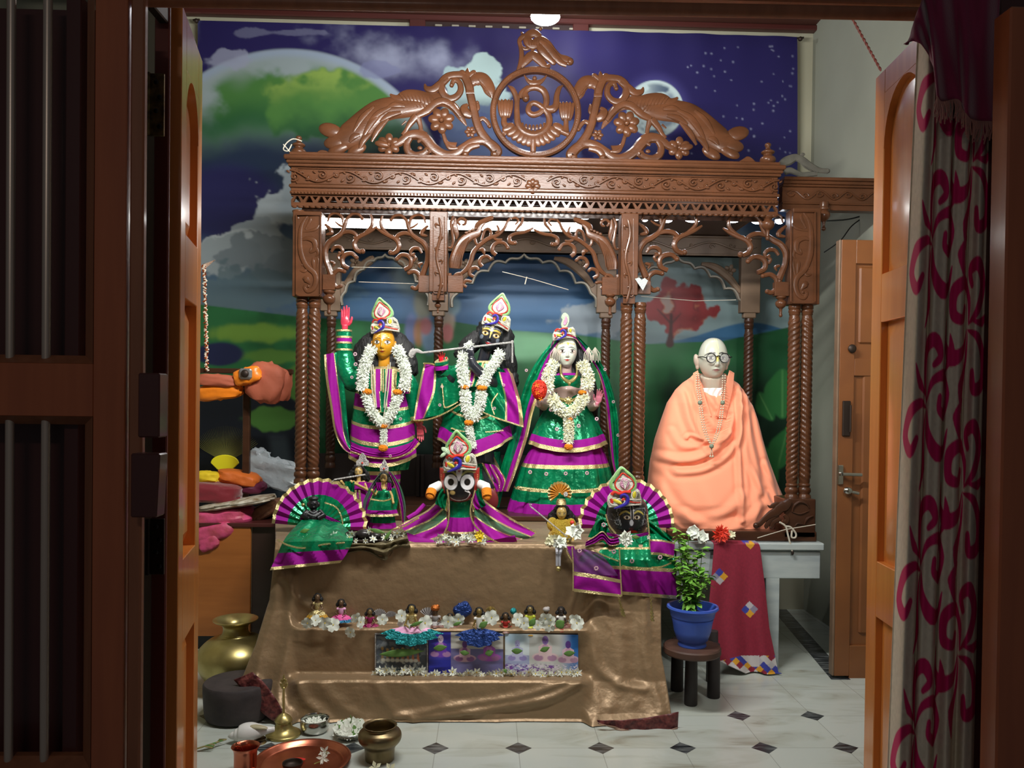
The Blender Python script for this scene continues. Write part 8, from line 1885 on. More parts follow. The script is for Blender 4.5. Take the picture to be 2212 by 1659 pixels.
# seated brass child with pleated gold fan headdress, legs over the edge
YH = 3.50; t = figurine('seated_figurine', 'small seated brass figure with pleated gold headdress, legs hanging over the altar edge', 1213, 1108, 1172, YH, pose='rest', hs=13.5, skin=(184, 156, 88), mt='gloss_paint')
m = MB(); pleatfan(m, 1209, 1066, 26, -.5, PI * 1.25, YH - .03, [(.8, 0), (1, 1)], 14, .006, 1, 0, .1, .06); m.lathe([(0, 0), (.023, 0), (.020, .016), (.016, .024), (0, .024)], P(1212, 1090, YH), 16, 1); m.ell(P(1222, 1068, YH - .05), (.010, .006, .012), 10, 8, 2); obj('headdress', m, [mat('amber_silk', C(196, 134, 50), .4), M['gold'], M['silver']], t)
m = MB(); m.tube([P(1213, 1122, YH - .01), P(1213, 1140, YH - .01), P(1213, 1155, YH)], [.026, .042, .046], 16, 0); m.ell(P(1193, 1132, YH), (.024, .018, .03), 12, 8, 0); m.ell(P(1233, 1134, YH), (.024, .018, .03), 12, 8, 0); m.ell(P(1236, 1129, YH - .03), .010, 8, 6, 1); obj('gold_jacket', m, [mat('gold_sequin_cloth', C(214, 184, 70), .35, metal=.6, bump=1, bscale=260), M['red']], t)
m = MB()
for s in (-1, 1): m.tube([P(1207 + s * 5, 1172, YH - .05), P(1207 + s * 4, 1190, YH - .14), P(1206 + s * 3, 1200, YH - .14), P(1206 + s * 3, 1222, YH - .14)], [.008, .006, .006, .005], 8, 0, sm=4)
m.ell(P(1206, 1229, YH - .145), .011, 10, 8, 1)
for s in (-1, 1): m.ell(P(1213 + s * 15, 1172, YH - .06), .012, 10, 8, 1)
obj('legs', m, [mat('grey_leggings', C(170, 172, 180), .5), M['brass']], t)
m = MB(); m.tube([P(1146, 1094, YH - .04), P(1226, 1160, YH - .07)], .003, 8); m.tube([P(1146, 1094, YH - .04), P(1143, 1089, YH - .04), P(1149, 1090, YH - .04)], .003, 6); o = obj('metal_staff', m, M['silver']); tag(o, 'thin metal staff leaning diagonally across the small seated brass figure', 'staff')
# ---- tray of black stones wrapped in olive cloth
M['olive'] = mat('olive_satin', C(116, 106, 78), .45, metal=.2, bump=.5, bscale=22); YO = 3.47
tr_ = thing('stone_tray', 'tray of black stones wrapped in crumpled olive cloth at the front of the altar', 'tray', P(790, 1180, YO)); m = MB()
cloth(m, [(712, 1160), (760, 1172), (810, 1172), (850, 1162), (876, 1146)], [(708, 1196), (745, 1196), (790, 1192), (830, 1212), (852, 1190), (888, 1185)], YO - .06, [(1, 0)], nu=30, nv=60, amp=.012, fr=2.5, depth=lambda u, v: -.03 * sin(PI * u) + .008 * sin(v * 40 + u * 6))
cloth(m, [(712, 1162), (760, 1174), (810, 1174), (850, 1164), (876, 1148)], [(726, 1152), (760, 1148), (810, 1146), (850, 1146), (868, 1140)], YO - .05, [(1, 0)], depth=lambda u, v: .10 * u)
obj('olive_wrap', m, M['olive'], tr_)
m = MB(); m.ell(P(795, 1164, YO), (.155, .06, .012), 30, 8); obj('tray_dish', m, M['iron'], tr_)
stone = None; rr = Rnd(3)
for i, (a, b, rx) in enumerate(((738, 1160, 12), (758, 1156, 14), (786, 1154, 17), (812, 1157, 12), (838, 1160, 14), (858, 1158, 10), (770, 1166, 9), (825, 1167, 9))):
 k = YO / F_PX; p0 = P(a, b, YO - .03)
 if stone is None:
  stone = obj('sacred_stone', MB().ell(p0, (.026, .022, .017), 20, 14), mat('smooth_black_stone', C(40, 36, 36), .3)); tag(stone, 'smooth dark oval stone in the olive wrapped tray', 'stone', 'dark stones on the olive tray'); stone.scale = (rx / 13,) * 3
 else:
  s_ = dup(stone, p0 - Vector((0, 0, .017 * rx / 13)), rr.uniform(-.6, .6), rx / 13)
# ================================================================ loose flowers
def mk_star(R, mt, n=6, wd=.2, seed=1):
 rr = Rnd(seed); m = MB(); star(m, Vector((0, 0, 0)), Vector((0, -1, 0)), R, rr, 0, n, wd, .3); star(m, Vector((0, -.001, 0)), Vector((.2, -1, .3)), R * .7, rr, 0, n, wd, .5); m.ell((0, -.002, 0), R * .12, 6, 4, 1); return m
def field(base, spots, label, group, seed=1, S=(.8, 1.25), Yf=3.3, cat='flower'):
 rr = Rnd(seed); first = True
 for sp_ in spots:
  a, b = sp_[:2]; Y = sp_[2] if len(sp_) > 2 else Yf; s = rr.uniform(*S); rt = (rr.uniform(-.7, .4), rr.uniform(0, 6.28), rr.uniform(-.5, .5))
  if first: o = base; o.location = P(a, b, Y); o.rotation_euler = rt; o.scale = (s, s, s); tag(o, label, cat, group); first = False
  else: dup(base, P(a, b, Y), 0, s, rot=rt)
rr = Rnd(21)
j1 = obj('jasmine', mk_star(.020, 'petal', 6, .22), [M['petal'], M['yellow_c']], smooth=False, at=(0, 0, 0))
field(j1, [(812 + i * 8.4 + rr.uniform(-3, 3), (1452 if i < 13 else 1456) + rr.uniform(-5, 5), 3.305 + rr.uniform(-.02, 0)) for i in range(53)], 'small white star-shaped blossom lying in the row at the foot of the pictures', 'white blossoms along the foot of the pictures', 3)
j2 = obj('jasmine', mk_star(.017, 'petal', 6, .22, 5), [M['petal'], M['yellow_c']], smooth=False, at=(0, 0, 0))
field(j2, [(940 + i * 4.9 + rr.uniform(-3, 3), 1164 + rr.uniform(-6, 7), 3.41 + rr.uniform(-.02, .0)) for i in range(23)], 'small white blossom heaped at the feet of the round-eyed idol', 'white blossoms at the feet of the round-eyed idol', 4)
j3 = obj('jasmine', mk_star(.018, 'petal', 6, .22, 7), [M['petal'], M['yellow_c']], smooth=False, at=(0, 0, 0))
field(j3, [(a, b, 3.40) for a, b in ((722, 1155), (716, 1160), (755, 1160), (760, 1152), (768, 1168), (798, 1146), (806, 1164), (830, 1162), (838, 1158), (845, 1163), (858, 1152), (872, 1156), (790, 1168))], 'small white blossom on the dark stones of the olive tray', 'white blossoms on the olive tray', 5)
def cluster(px, py, Y, n, R, name, label, mt='petal', seed=1, spread=9, cat='flower', wd=.3, np_=5):
 rr = Rnd(seed); m = MB(); k = Y / F_PX
 for i in range(n):
  a, r = rr.uniform(0, 6.28), spread * sqrt(rr.random()); star(m, P(px + r * cos(a), py + r * sin(a), Y) + Vector((0, -.008 * rr.random(), 0)), Vector((rr.uniform(-.6, .6), -1, rr.uniform(-.3, .7))), R, rr, 0, np_, wd)
 o = obj(name, m, M[mt], smooth=False); return tag(o, label, cat)
M['redp'] = mat('red_spiky_petals', C(222, 60, 36), .6)
cluster(662, 1170, 3.40, 12, .022, 'white_blossom', 'full white blossom on the green skirt at the left corner of the altar', seed=2); cluster(1351, 1163, 3.30, 9, .026, 'white_blossom', 'white blossom below the red lips of the black stone face', seed=3, spread=6)
cluster(1496, 1151, 3.80, 7, .026, 'white_blossom', 'white blossom lying before the seated robed statue, left of the red one', seed=6, spread=8, wd=.5); cluster(1518, 1156, 3.80, 7, .026, 'white_blossom', 'white blossom touching the red flower before the seated robed statue', seed=8, spread=8, wd=.5)
cluster(1557, 1153, 3.80, 26, .034, 'red_flower', 'spiky red flower lying before the seated robed statue', 'redp', 4, 8, wd=.12, np_=6); cluster(1578, 1155, 3.80, 4, .020, 'small_blossom', 'small cream blossom right of the spiky red flower', 'petal_warm', 5, 4)
cluster(1035, 1158, 3.38, 10, .016, 'yellow_flower', 'bright yellow flower among the white ones before the round-eyed idol', 'yellow_c', 6, 7); cluster(1192, 1165, 3.42, 14, .018, 'flower_tuft', 'pink and white tuft left of the small seated brass figure', 'petal_warm', 9, 12); cluster(1240, 1148, 3.42, 6, .030, 'lily_blossom', 'white curling blossom right of the small seated brass figure', 'petal', 10, 8, wd=.35); cluster(1212, 1172, 3.38, 5, .030, 'lily_blossom', 'white curling blossom at the knees of the small seated brass figure', 'petal', 12, 6, wd=.35); cluster(1400, 1159, 3.33, 2, .010, 'petal_bit', 'tiny petal by the right fold under the stone face', 'petal', 13, 2)
# big five-petalled flowers among the dolls
def mk_big(R, seed=0):
 rr = Rnd(seed); m = MB()
 for i in range(5):
  a = 2 * PI * i / 5 + rr.uniform(-.15, .15)
  def fn(u, v, a=a):
   w_ = sin(PI * min(1, v * .72 + .06)) * .46 * R; r_ = R * (.08 + .92 * v); x = (u - .5) * 2 * w_; return (r_ * cos(a) - x * sin(a), -.25 * R * v * (1 - v) - .10 * R * (abs(u - .5) * 2) ** 2 * v, r_ * sin(a) + x * cos(a))
  m.sheet(fn, 6, 7)
 m.ell((0, -.002, 0), R * .08, 8, 6, 1); return m
bf = obj('periwinkle', mk_big(.030), [M['petal'], M['yellow_c']], at=(0, 0, 0), auto=0)
BIG = [(664, 1346), (682, 1340), (702, 1346), (757, 1366), (768, 1334), (779, 1344), (826, 1338), (868, 1330), (874, 1350), (918, 1346), (968, 1343), (990, 1338), (1046, 1340), (1062, 1334), (1118, 1338), (1132, 1346), (1162, 1350), (1186, 1352), (1178, 1336), (1190, 1340), (1246, 1346), (1240, 1338), (720, 1350)]
field(bf, [(a, b, 3.30 if b < 1360 else 3.30) for a, b in BIG], 'large white five-petalled flower laid among the small dolls on the ledge', 'large white flowers among the dolls', 8, (.75, 1.1))
# leaves
def leafobj(px, py, Y, L, W_, ang, label, name='green_leaf'):
 k = Y / F_PX; c0 = P(px, py, Y); m = MB(); ca, sa = cos(ang), sin(ang)
 def fn(u, v):
  x = (v - .5) * L; y = (u - .5) * 2 * W_ * sin(PI * min(1, max(0, v)) ** .9) * .5; return (c0.x + (x * ca - y * sa) * k, c0.y - .004 * sin(PI * v) + abs(u - .5) * .003, c0.z + (x * sa + y * ca) * k)
 m.sheet(fn, 6, 12); o = obj(name, m, M['leaf'], at=c0, auto=0); s = o.modifiers.new('t', 'SOLIDIFY'); s.thickness = .001; return tag(o, label, 'leaf')
for (a, b, L, W_, an, lb) in ((868, 1410, 98, 17, .08, 'long green leaf laid across the silver framed picture'), (951, 1399, 30, 14, .12, 'green leaf on the leftmost figure of the middle picture'), (1004, 1410, 20, 11, -.1, 'green leaf on the central figure of the middle picture'), (1057, 1410, 19, 14, .3, 'green leaf on the rightmost figure of the middle picture'), (1117, 1406, 24, 13, 0, 'green leaf on the leftmost figure of the right picture'), (1177, 1402, 22, 12, .35, 'green leaf on the central figure of the right picture'), (1230, 1411, 25, 13, .1, 'green leaf on the rightmost figure of the right picture'), (1090, 1450, 13, 11, .9, 'small green leaf between the two unframed pictures')): leafobj(a, b, 3.285, L, W_, an, lb)
for (a, b, L, W_, an, lb) in ((1210, 1348, 22, 22, .6, 'broad green leaf before the rightmost doll'), (1150, 1344, 22, 14, 1.0, 'green leaf before the doll in yellow'), (900, 1347, 30, 8, .35, 'narrow green leaf before the doll in gold and teal'), (1044, 1349, 22, 14, .6, 'green leaf tip on the blue skirt of a doll'), (988, 1347, 20, 8, .4, 'green leaf beside the blue and gold cushion')): leafobj(a, b, 3.27, L, W_, an, lb)
leafobj(658, 1147, 3.42, 22, 10, .35, 'green leaf on the green skirt at the left corner'); leafobj(1373, 1160, 3.30, 18, 9, -.1, 'green leaf beside the blossom below the stone face'); leafobj(815, 1147, 3.40, 34, 9, -.25, 'long green leaf on the black stones'); leafobj(838, 1156, 3.39, 26, 8, 1.0, 'thin green leaf standing among the black stones')
# ================================================================ small dolls along the ledge
def dmat(n, c, **k): return mat(n, C(*c), k.pop('rough', .45), **k)
DM = dict(gold=M['gold'], pink=dmat('pink_satin', (226, 90, 160)), blue=dmat('blue_foil', (60, 130, 170), metal=.6, rough=.3, bump=1, bscale=120), teal=dmat('teal_foil', (40, 150, 155), metal=.6, rough=.3, bump=1, bscale=120), mag=dmat('plum_satin', (150, 30, 90)), wh=M['white'],
   ylw=dmat('mustard_cloth', (196, 150, 50)), red=dmat('red_cloth', (176, 50, 44)), brown=dmat('dusky_pink_cloth', (130, 90, 80)), navy=dmat('navy_foil', (40, 70, 140), metal=.5, rough=.3, bump=1, bscale=100), grey=dmat('grey_silk', (170, 166, 164)), copper=dmat('copper_foil', (190, 110, 50), metal=.7, rough=.3, bump=1, bscale=90), lime=dmat('lime_cloth', (190, 200, 60)), rose=dmat('pale_pink', (232, 170, 210)))
def doll(px, ph, pb, wid, hs, bodice, sk1, sk2, label, Y=3.36, tall=None, hat=None, skin=(96, 74, 52), seatw=None):
 k = Y / F_PX; t = thing('doll', label, 'doll', P(px, pb, Y)); q = lambda a, b, d=0: P(px + a, b, Y) + Vector((0, d, 0)); m = MB(); h = hs
 sh = ph + h * 1.5; waist = lerp(sh, pb, .42)
 m.ell(q(0, ph), (h * .75 * k, h * .8 * k, h * .95 * k), 14, 10); m.ell(q(0, ph + h * .1, -h * .8 * k), (h * .14 * k, h * .2 * k, h * .2 * k), 6, 5); m.tube([q(0, ph), q(0, sh), q(0, waist)], [h * .35 * k, h * .7 * k, h * .55 * k], 10)
 for s in (-1, 1): m.tube([q(s * h * .7, sh), q(s * h * 1.5, lerp(sh, waist, .8), -.01), q(s * h * .6, waist, -.025)], [h * .3 * k, h * .26 * k, h * .2 * k], 8)
 obj('figure', remesh(m, .0018, 1), mat('doll_skin_' + str(px), C(*skin), .35, metal=.3), t, auto=0)
 m = MB(); m.tube([q(0, sh - h * .2), q(0, lerp(sh, waist, .5)), q(0, waist)], [h * .8 * k, h * .85 * k, h * .6 * k], 14)
 for s in (-1, 1): m.ell(q(s * h * .9, sh + h * .15), (h * .5 * k, h * .45 * k, h * .45 * k), 10, 8)
 obj('bodice', m, DM[bodice], t)
 m = MB(); ym = lerp(waist, pb, .66 if wid < 80 else .38); w2 = wid / 2; drape(m, [(waist, px - h * .6, px + h * .6), (lerp(waist, pb, .4), px - w2 * .7, px + w2 * .7), (pb, px - w2, px + w2)], Y, [(ym, 0), (pb, 1)], .10 if wid < 80 else .16, 9 if wid < 80 else 13, .6 if wid < 80 else .3, 110, hem=(None if wid < 80 else (lambda c, s: 8 - 22 * c * c))); obj('skirt', m, [DM[sk1], DM[sk2]], t)
 m = MB()
 if hat is None: hairmass(m, [(px, ph - h * .3, h * 1.05, h * .95, h * k, 0), (px - h * .95, ph + h * .35, h * .55, h * .7, h * .7 * k, .6), (px + h * .95, ph + h * .35, h * .55, h * .7, h * .7 * k, -.6)], Y + h * .55 * k, .12, px); obj('hair', m, M['black_hair'], t)
 else: m.ell(q(0, ph - h * .5), (h * 1.1 * k, h * k, h * .8 * k), 16, 10); m.ell(q(h * .5, ph - h * .9), (h * .6 * k, h * .5 * k, h * .5 * k), 10, 8); obj('turban', m, DM[hat], t)
 return t
doll(686, 1291, 1333, 44, 8, 'gold', 'gold', 'ylw', 'doll in a gold skirt standing at the far left end of the ledge')
doll(737, 1303, 1342, 52, 7.5, 'rose', 'pink', 'blue', 'doll in a pink skirt with sparkling blue hem, second from the left')
doll(799, 1323, 1360, 52, 7.5, 'mag', 'mag', 'mag', 'doll in a plum dress beside a pale pleated fan', skin=(110, 90, 56))
doll(889, 1316, 1382, 118, 9, 'gold', 'rose', 'teal', 'doll in gold jacket and very wide teal foil skirt hanging over the silver frame', Y=3.30, skin=(150, 128, 70))
doll(940, 1318, 1352, 50, 9, 'grey', 'grey', 'brown', 'figure with a copper turban and grey pleated collar', hat='copper')
doll(972, 1332, 1358, 56, 6, 'lime', 'brown', 'brown', 'small dark-haired doll in a dusky pink skirt left of the tilted blue cushion')
doll(1035, 1322, 1386, 92, 8.5, 'wh', 'navy', 'navy', 'doll in a shiny navy foil skirt hanging over the middle picture', Y=3.30, skin=(120, 100, 50))
doll(1092, 1332, 1362, 70, 7.5, 'red', 'red', 'brown', 'doll in a red and dusky dress next to a small teal ball')
doll(1145, 1318, 1368, 66, 8.5, 'lime', 'lime', 'ylw', 'doll in a mustard yellow dress with a smooth black bob', skin=(120, 104, 60))
doll(1180, 1320, 1356, 40, 7, 'grey', 'grey', 'grey', 'figure in a grey silk turban between the yellow doll and the rightmost doll', hat='grey')
doll(1212, 1320, 1360, 58, 8, 'wh', 'brown', 'red', 'dark-faced doll at the right end of the ledge', skin=(60, 50, 44))
def sfan(px, py, R, mt, label, a0=.1, a1=PI - .1): m = MB(); pleatfan(m, px, py, R, a0, a1, 3.37, [(1, 0)], 12, .004, 1, 0, .15, .05); o = obj('pleated_collar', m, mt, None); tag(o, label, 'pleated collar')
sfan(820, 1330, 15, DM['grey'], 'pale pleated fan between the plum doll and the teal skirted doll'); sfan(845, 1334, 14, DM['grey'], 'pale ruffled collar left of the teal skirted doll', .5, 2.9); sfan(925, 1334, 22, DM['grey'], 'grey pleated fan below the copper turban', -.4, 2.6); sfan(1060, 1322, 12, M['gold'], 'gold filigree fan between the navy and red dressed dolls')
m = MB(); pillow(m, 999, 1318, 22, 18, 3.38, .02, 5, 0, .06, -.5); o = obj('foil_cushion', m, DM['navy']); tag(o, 'tilted blue and gold foil cushion among the dolls', 'cushion')
m = MB(); m.ell(P(1109, 1320, 3.37), .014, 14, 10); o = obj('glitter_ball', m, DM['teal']); tag(o, 'small glittering teal ball beside the red dressed doll', 'ball')
# ================================================================ pictures leaning on the lower step
def picture(x0, x1, y0, y1, cv, name, label, frame=False, Y=3.312):
 W, H = cv.W, cv.H; t = thing(name, label, 'picture', P((x0 + x1) / 2, y1, Y))
 def place(U, V): x, _, z = npP(x0 + (x1 - x0) * U, y0 + (y1 - y0) * V + 2.4 * U, Y + .010 * (1 - V) - .0); return x, Y + .010 * (1 - V), z
 mb, col = cv.grid(place); obj('print', mb, M['paint'], t, col=col, auto=0)
 a, b = P(x0, y1, Y), P(x1, y0, Y); m = MB().box(a.x, b.x, Y + .0112, Y + .013, a.z, b.z - .002); obj('backing_board', m, M['iron'], t, smooth=False)
 if frame:
  m = MB(); c4 = [P(x0 - 1, y0 - 1, Y + .004), P(x1 + 1, y0 + 1, Y + .004), P(x1 + 1, y1 + 2, Y - .004), P(x0 - 1, y1, Y - .004)]
  for i in range(4):
   p, q = c4[i], c4[(i + 1) % 4]; n = int((q - p).length / .0055)
   for j in range(n): m.ell(lerp(p, q, j / n), (.0032, .003, .0032), 6, 4)
   m.tube([p + Vector((0, .003, 0)), q + Vector((0, .003, 0))], .004, 6, 1)
  obj('beaded_frame', m, [M['silver'], M['iron']], t)
def sitter(c, cx, cy, s, skin, robe, headc=None, wide=1):
 c.ell(cx, cy + 26 * s, 21 * s * wide, 9 * s, robe, .12); c.ell(cx - 13 * s, cy + 28 * s, 9 * s, 6 * s, tuple(int(q * .9) for q in skin), .2); c.ell(cx + 13 * s, cy + 28 * s, 9 * s, 6 * s, tuple(int(q * .9) for q in skin), .2)
 c.poly([(cx - 12 * s, cy + 24 * s), (cx - 13 * s, cy + 6 * s), (cx - 5 * s, cy + 1 * s), (cx + 5 * s, cy + 1 * s), (cx + 13 * s, cy + 6 * s), (cx + 12 * s, cy + 24 * s)], robe); c.ell(cx, cy + 8 * s, 6 * s, 7 * s, skin, .2)
 c.ell(cx, cy - 6 * s, 6 * s, 8.5 * s, headc or skin, .1); c.ell(cx - 2.2 * s, cy - 6.5 * s, .9 * s, .7 * s, (70, 40, 110), .3); c.ell(cx + 2.2 * s, cy - 6.5 * s, .9 * s, .7 * s, (70, 40, 110), .3); c.ell(cx, cy - 2 * s, 2 * s, .7 * s, (110, 60, 130), .3)
cv = Canvas(812, 922, 1368, 1458, 220, 180, (84, 92, 100)); n_ = fbm(180, 220, 12, 4, 2); cv.mix(ss(n_, .45, .6) * .6, (150, 158, 160)); cv.mix(ss(cv.Y, 1440, 1448) * .7, (60, 96, 116)); cv.mix(ss(n_, .55, .7) * ss(cv.Y, 1420, 1430), (196, 206, 200))
for i in range(8): cv.ell(826 + i * 11, 1400 + (i % 2) * 3, 3, 4, (196, 160, 100), .3); cv.poly([(822 + i * 11, 1428), (826 + i * 11, 1404), (830 + i * 11, 1428)], (150 + 8 * i, 128, 90)); cv.ell(828 + i * 10, 1426, 5, 4, (226, 228, 214), .4)
picture(812, 922, 1370, 1456, cv, 'framed_picture', 'silver bead framed picture of a small group, leftmost of the three pictures', True)
cv = Canvas(926, 1087, 1364, 1456, 322, 184, (176, 172, 186)); cv.mix((cv.X < 974).astype(float), (64, 60, 176)); cv.mix(((cv.X < 974) & (cv.Y > 1425)).astype(float), (44, 50, 170)); cv.mix(((cv.X >= 974) & (cv.Y < 1400)).astype(float), (206, 204, 196)); cv.mix(((cv.X >= 974) & (cv.Y > 1400)).astype(float), (120, 116, 168)); cv.mix(((cv.X < 974) & (cv.Y > 1405) & (cv.Y < 1418)).astype(float) * .6, (80, 30, 150))
sitter(cv, 952, 1385, 1.0, (200, 150, 210), (120, 70, 190), (226, 206, 224), .9); sitter(cv, 1004, 1396, .95, (170, 110, 180), (226, 186, 206), (130, 84, 160), 1.2); sitter(cv, 1057, 1392, 1.0, (196, 130, 190), (176, 90, 190), (110, 70, 140), 1.2)
picture(926, 1087, 1365, 1455, cv, 'unframed_picture', 'unframed violet toned picture of three seated people, in the middle of the row')
cv = Canvas(1090, 1250, 1368, 1456, 320, 176, (206, 210, 206)); cv.mix((cv.X < 1143).astype(float), (222, 236, 240)); cv.mix(((cv.X < 1143) & (cv.Y > 1415)).astype(float) * .8, (150, 160, 206)); cv.mix(ss(cv.X, 1205, 1240) * (1 - ss(cv.Y, 1400, 1460) * .3), (40, 110, 186)); cv.mix((1 - ss(hyp(cv.X - 1112, (cv.Y - 1378) * 2), 10, 40)) * .5, (120, 180, 220))
sitter(cv, 1117, 1395, .95, (170, 160, 226), (196, 200, 232), (180, 180, 226), 1.1); sitter(cv, 1178, 1388, 1.15, (206, 160, 196), (232, 206, 208), (140, 110, 180), 1.2); sitter(cv, 1228, 1396, 1.0, (206, 160, 190), (222, 190, 206), (90, 60, 140), 1.1)
n_ = fbm(176, 320, 40, 2, 4); cv.mix(ss(n_, .55, .65) * ss(cv.Y, 1430, 1440) * (1 - ss(cv.X, 1200, 1210)), (120, 60, 160)); cv.mix((1 - ss(n_, .35, .42)) * ss(cv.Y, 1430, 1440), (236, 226, 240))
picture(1091, 1249, 1369, 1455, cv, 'unframed_picture', 'unframed pale picture of three seated people, rightmost of the three pictures')
# ================================================================ vessels on the floor
def vessel(name, label, cat, px, pyb, prof, mt, n=48, sm=3, parts=None, thick=True, dy=0):
 """px,pyb: photo point of the middle of the foot; prof in px [(r,h)]"""
 q = Pz(px, pyb, 0); k = q.y / F_PX; m = MB().lathe([(a * k, b * k) for a, b in prof], (q.x, q.y, .001), n, sm=sm, caps=True)
 t = thing(name, label, cat, (q.x, q.y, 0)); obj('vessel_body', m, M[mt], t, auto=60); return t, q, k
# large brass jar
q = Pz(508, 1490, 0); k = q.y / F_PX
t = thing('brass_jar', 'large round brass water jar with flared mouth at the left of the altar', 'jar', (q.x, q.y, 0))
pr = [(0, 0), (30, 0), (50, 14), (72, 42), (80, 66), (76, 88), (56, 108), (32, 118), (27, 124), (26, 134), (30, 142), (44, 149), (47, 152), (44, 152), (30, 145), (22, 136), (22, 124), (30, 112), (0, 60)]
obj('jar_body', MB().lathe([(a * k, b * k) for a, b in pr], (q.x, q.y, .001), 56, sm=4), M['brass'], t, auto=60)
obj('rim_ring', MB().lathe([(30 * k, 113 * k), (33 * k, 116 * k), (31 * k, 119 * k), (28 * k, 117 * k)], (q.x, q.y, .001), 40, sm=2), M['brass'], t)
# dark wooden drum seat
q = Pz(514, 1548, 0); k = q.y / F_PX
t = thing('wooden_block', 'dark grey round wooden block standing before the brass jar', 'block', (q.x, q.y, 0))
M['blockw'] = mat('charred_grey_wood', C(50, 44, 45), .75, col2=C(64, 56, 56), noise=14, bump=.2, bscale=30)
obj('block_body', MB().lathe([(0, 5), (66, 5), (68, 8), (70, 26), (72, 60), (72, 76), (70, 80), (0, 80)] and [(a * k, b * k) for a, b in [(0, 5), (66, 5), (68, 8), (70, 26), (72, 60), (72, 74), (69, 78), (0, 78)]], (q.x, q.y, 0), 48), M['blockw'], t, auto=40)
obj('foot_disc', MB().lathe([(0, 0), (52 * k, 0), (52 * k, 6 * k), (0, 6 * k)], (q.x, q.y, 0), 32), M['black'], t)
# brass hand bell with figured handle
q = Pz(612, 1588, 0); k = q.y / F_PX
t = thing('hand_bell', 'brass hand bell with a tall ornate handle standing on the floor', 'bell', (q.x, q.y, 0))
obj('bell_dome', MB().lathe([(a * k, b * k) for a, b in [(0, 2), (33, 0), (37, 2), (36, 5), (28, 9), (20, 16), (17, 24), (16, 29), (19, 31), (17, 36), (12, 42), (6, 46), (3, 48), (0, 48)]], (q.x, q.y, .001), 40, sm=3), M['brass'], t, auto=60)
m = MB().lathe([(a * k, b * k) for a, b in [(0, 46), (3.5, 46), (3, 52), (2.6, 60), (3, 84), (2.4, 98), (4, 101), (2.5, 104), (0, 106)]], (q.x, q.y, 0), 16, sm=2)
for s in (-1, 1): m.ell((q.x + s * 4.5 * k, q.y, 106 * k), (3 * k, 2 * k, 8 * k), 8, 6, rot=MRot(s * .5, 3, 'Y')); m.ell((q.x + s * 4 * k, q.y, 117 * k), (3.4 * k, 2 * k, 4 * k), 8, 6)
m.ell((q.x, q.y, 111 * k), (4 * k, 3 * k, 7 * k), 10, 8); m.ell((q.x, q.y, 121 * k), 3.4 * k, 10, 8); m.lathe([(0, 123 * k), (2.6 * k, 124 * k), (1.4 * k, 129 * k), (0, 133 * k)], (q.x, q.y, 0), 10)
obj('bell_handle', m, M['brass'], t)
# steel bowl with flowers
vb = [(0, 1), (22, 0), (27, 4), (31, 16), (30, 27), (31, 28), (29, 27.5), (28, 16), (24, 6), (0, 4)]
t, q, k = vessel('steel_bowl', 'stainless steel bowl filled with white petals behind the copper plate', 'bowl', 680, 1580, vb, 'steel')
m = MB(); rr = Rnd(5)
for i in range(60): a, r = rr.uniform(0, 6.28), 23 * k * sqrt(rr.random()); star(m, Vector((q.x + r * cos(a), q.y + r * sin(a), 17 * k)), Vector((rr.uniform(-.5, .5), rr.uniform(-.8, .2), 1)), .018, rr, 0, 3, .3)
o = obj('white_petals', m, M['petal'], smooth=False); tag(o, 'heap of white petals in the stainless steel bowl', 'flower petals', kind='stuff')
t, q, k = vessel('shallow_dish', 'shallow steel dish heaped with white flowers between bowl and bronze pot', 'dish', 757, 1592, [(0, 1), (22, 0), (30, 7), (36, 15), (35, 16), (29, 10), (20, 4), (0, 3)], 'steel')
m = MB(); rr = Rnd(6)
for i in range(55): a, r = rr.uniform(0, 6.28), 27 * k * sqrt(rr.random()); star(m, Vector((q.x + r * cos(a), q.y + r * sin(a), (10 + 14 * (1 - r / (28 * k)) + rr.random() * 6) * k)), Vector((rr.uniform(-.7, .7), -.8, 1)), .026 * rr.uniform(.7, 1.2), rr, 0 if i % 5 else 1, 5, .36)
m.tube([(q.x, q.y, 28 * k), (q.x + .004, q.y, 40 * k), (q.x - .002, q.y, 47 * k)], .002, 5, 1)
o = obj('heaped_flowers', m, [M['petal'], M['leaf']], smooth=False); tag(o, 'white flowers and green bits heaped in the shallow steel dish', 'flowers', kind='stuff')
# bronze pot
t, q, k = vessel('bronze_pot', 'dull bronze pot with a wide belly and open mouth at the front', 'pot', 820, 1640, [(0, 0), (28, 0), (31, 4), (32, 16), (34, 28), (44, 40), (47, 50), (44, 60), (36, 66), (33, 69), (35, 73), (37, 74), (34, 74), (31, 69), (34, 60), (38, 48), (28, 34), (0, 30)], 'bronze')
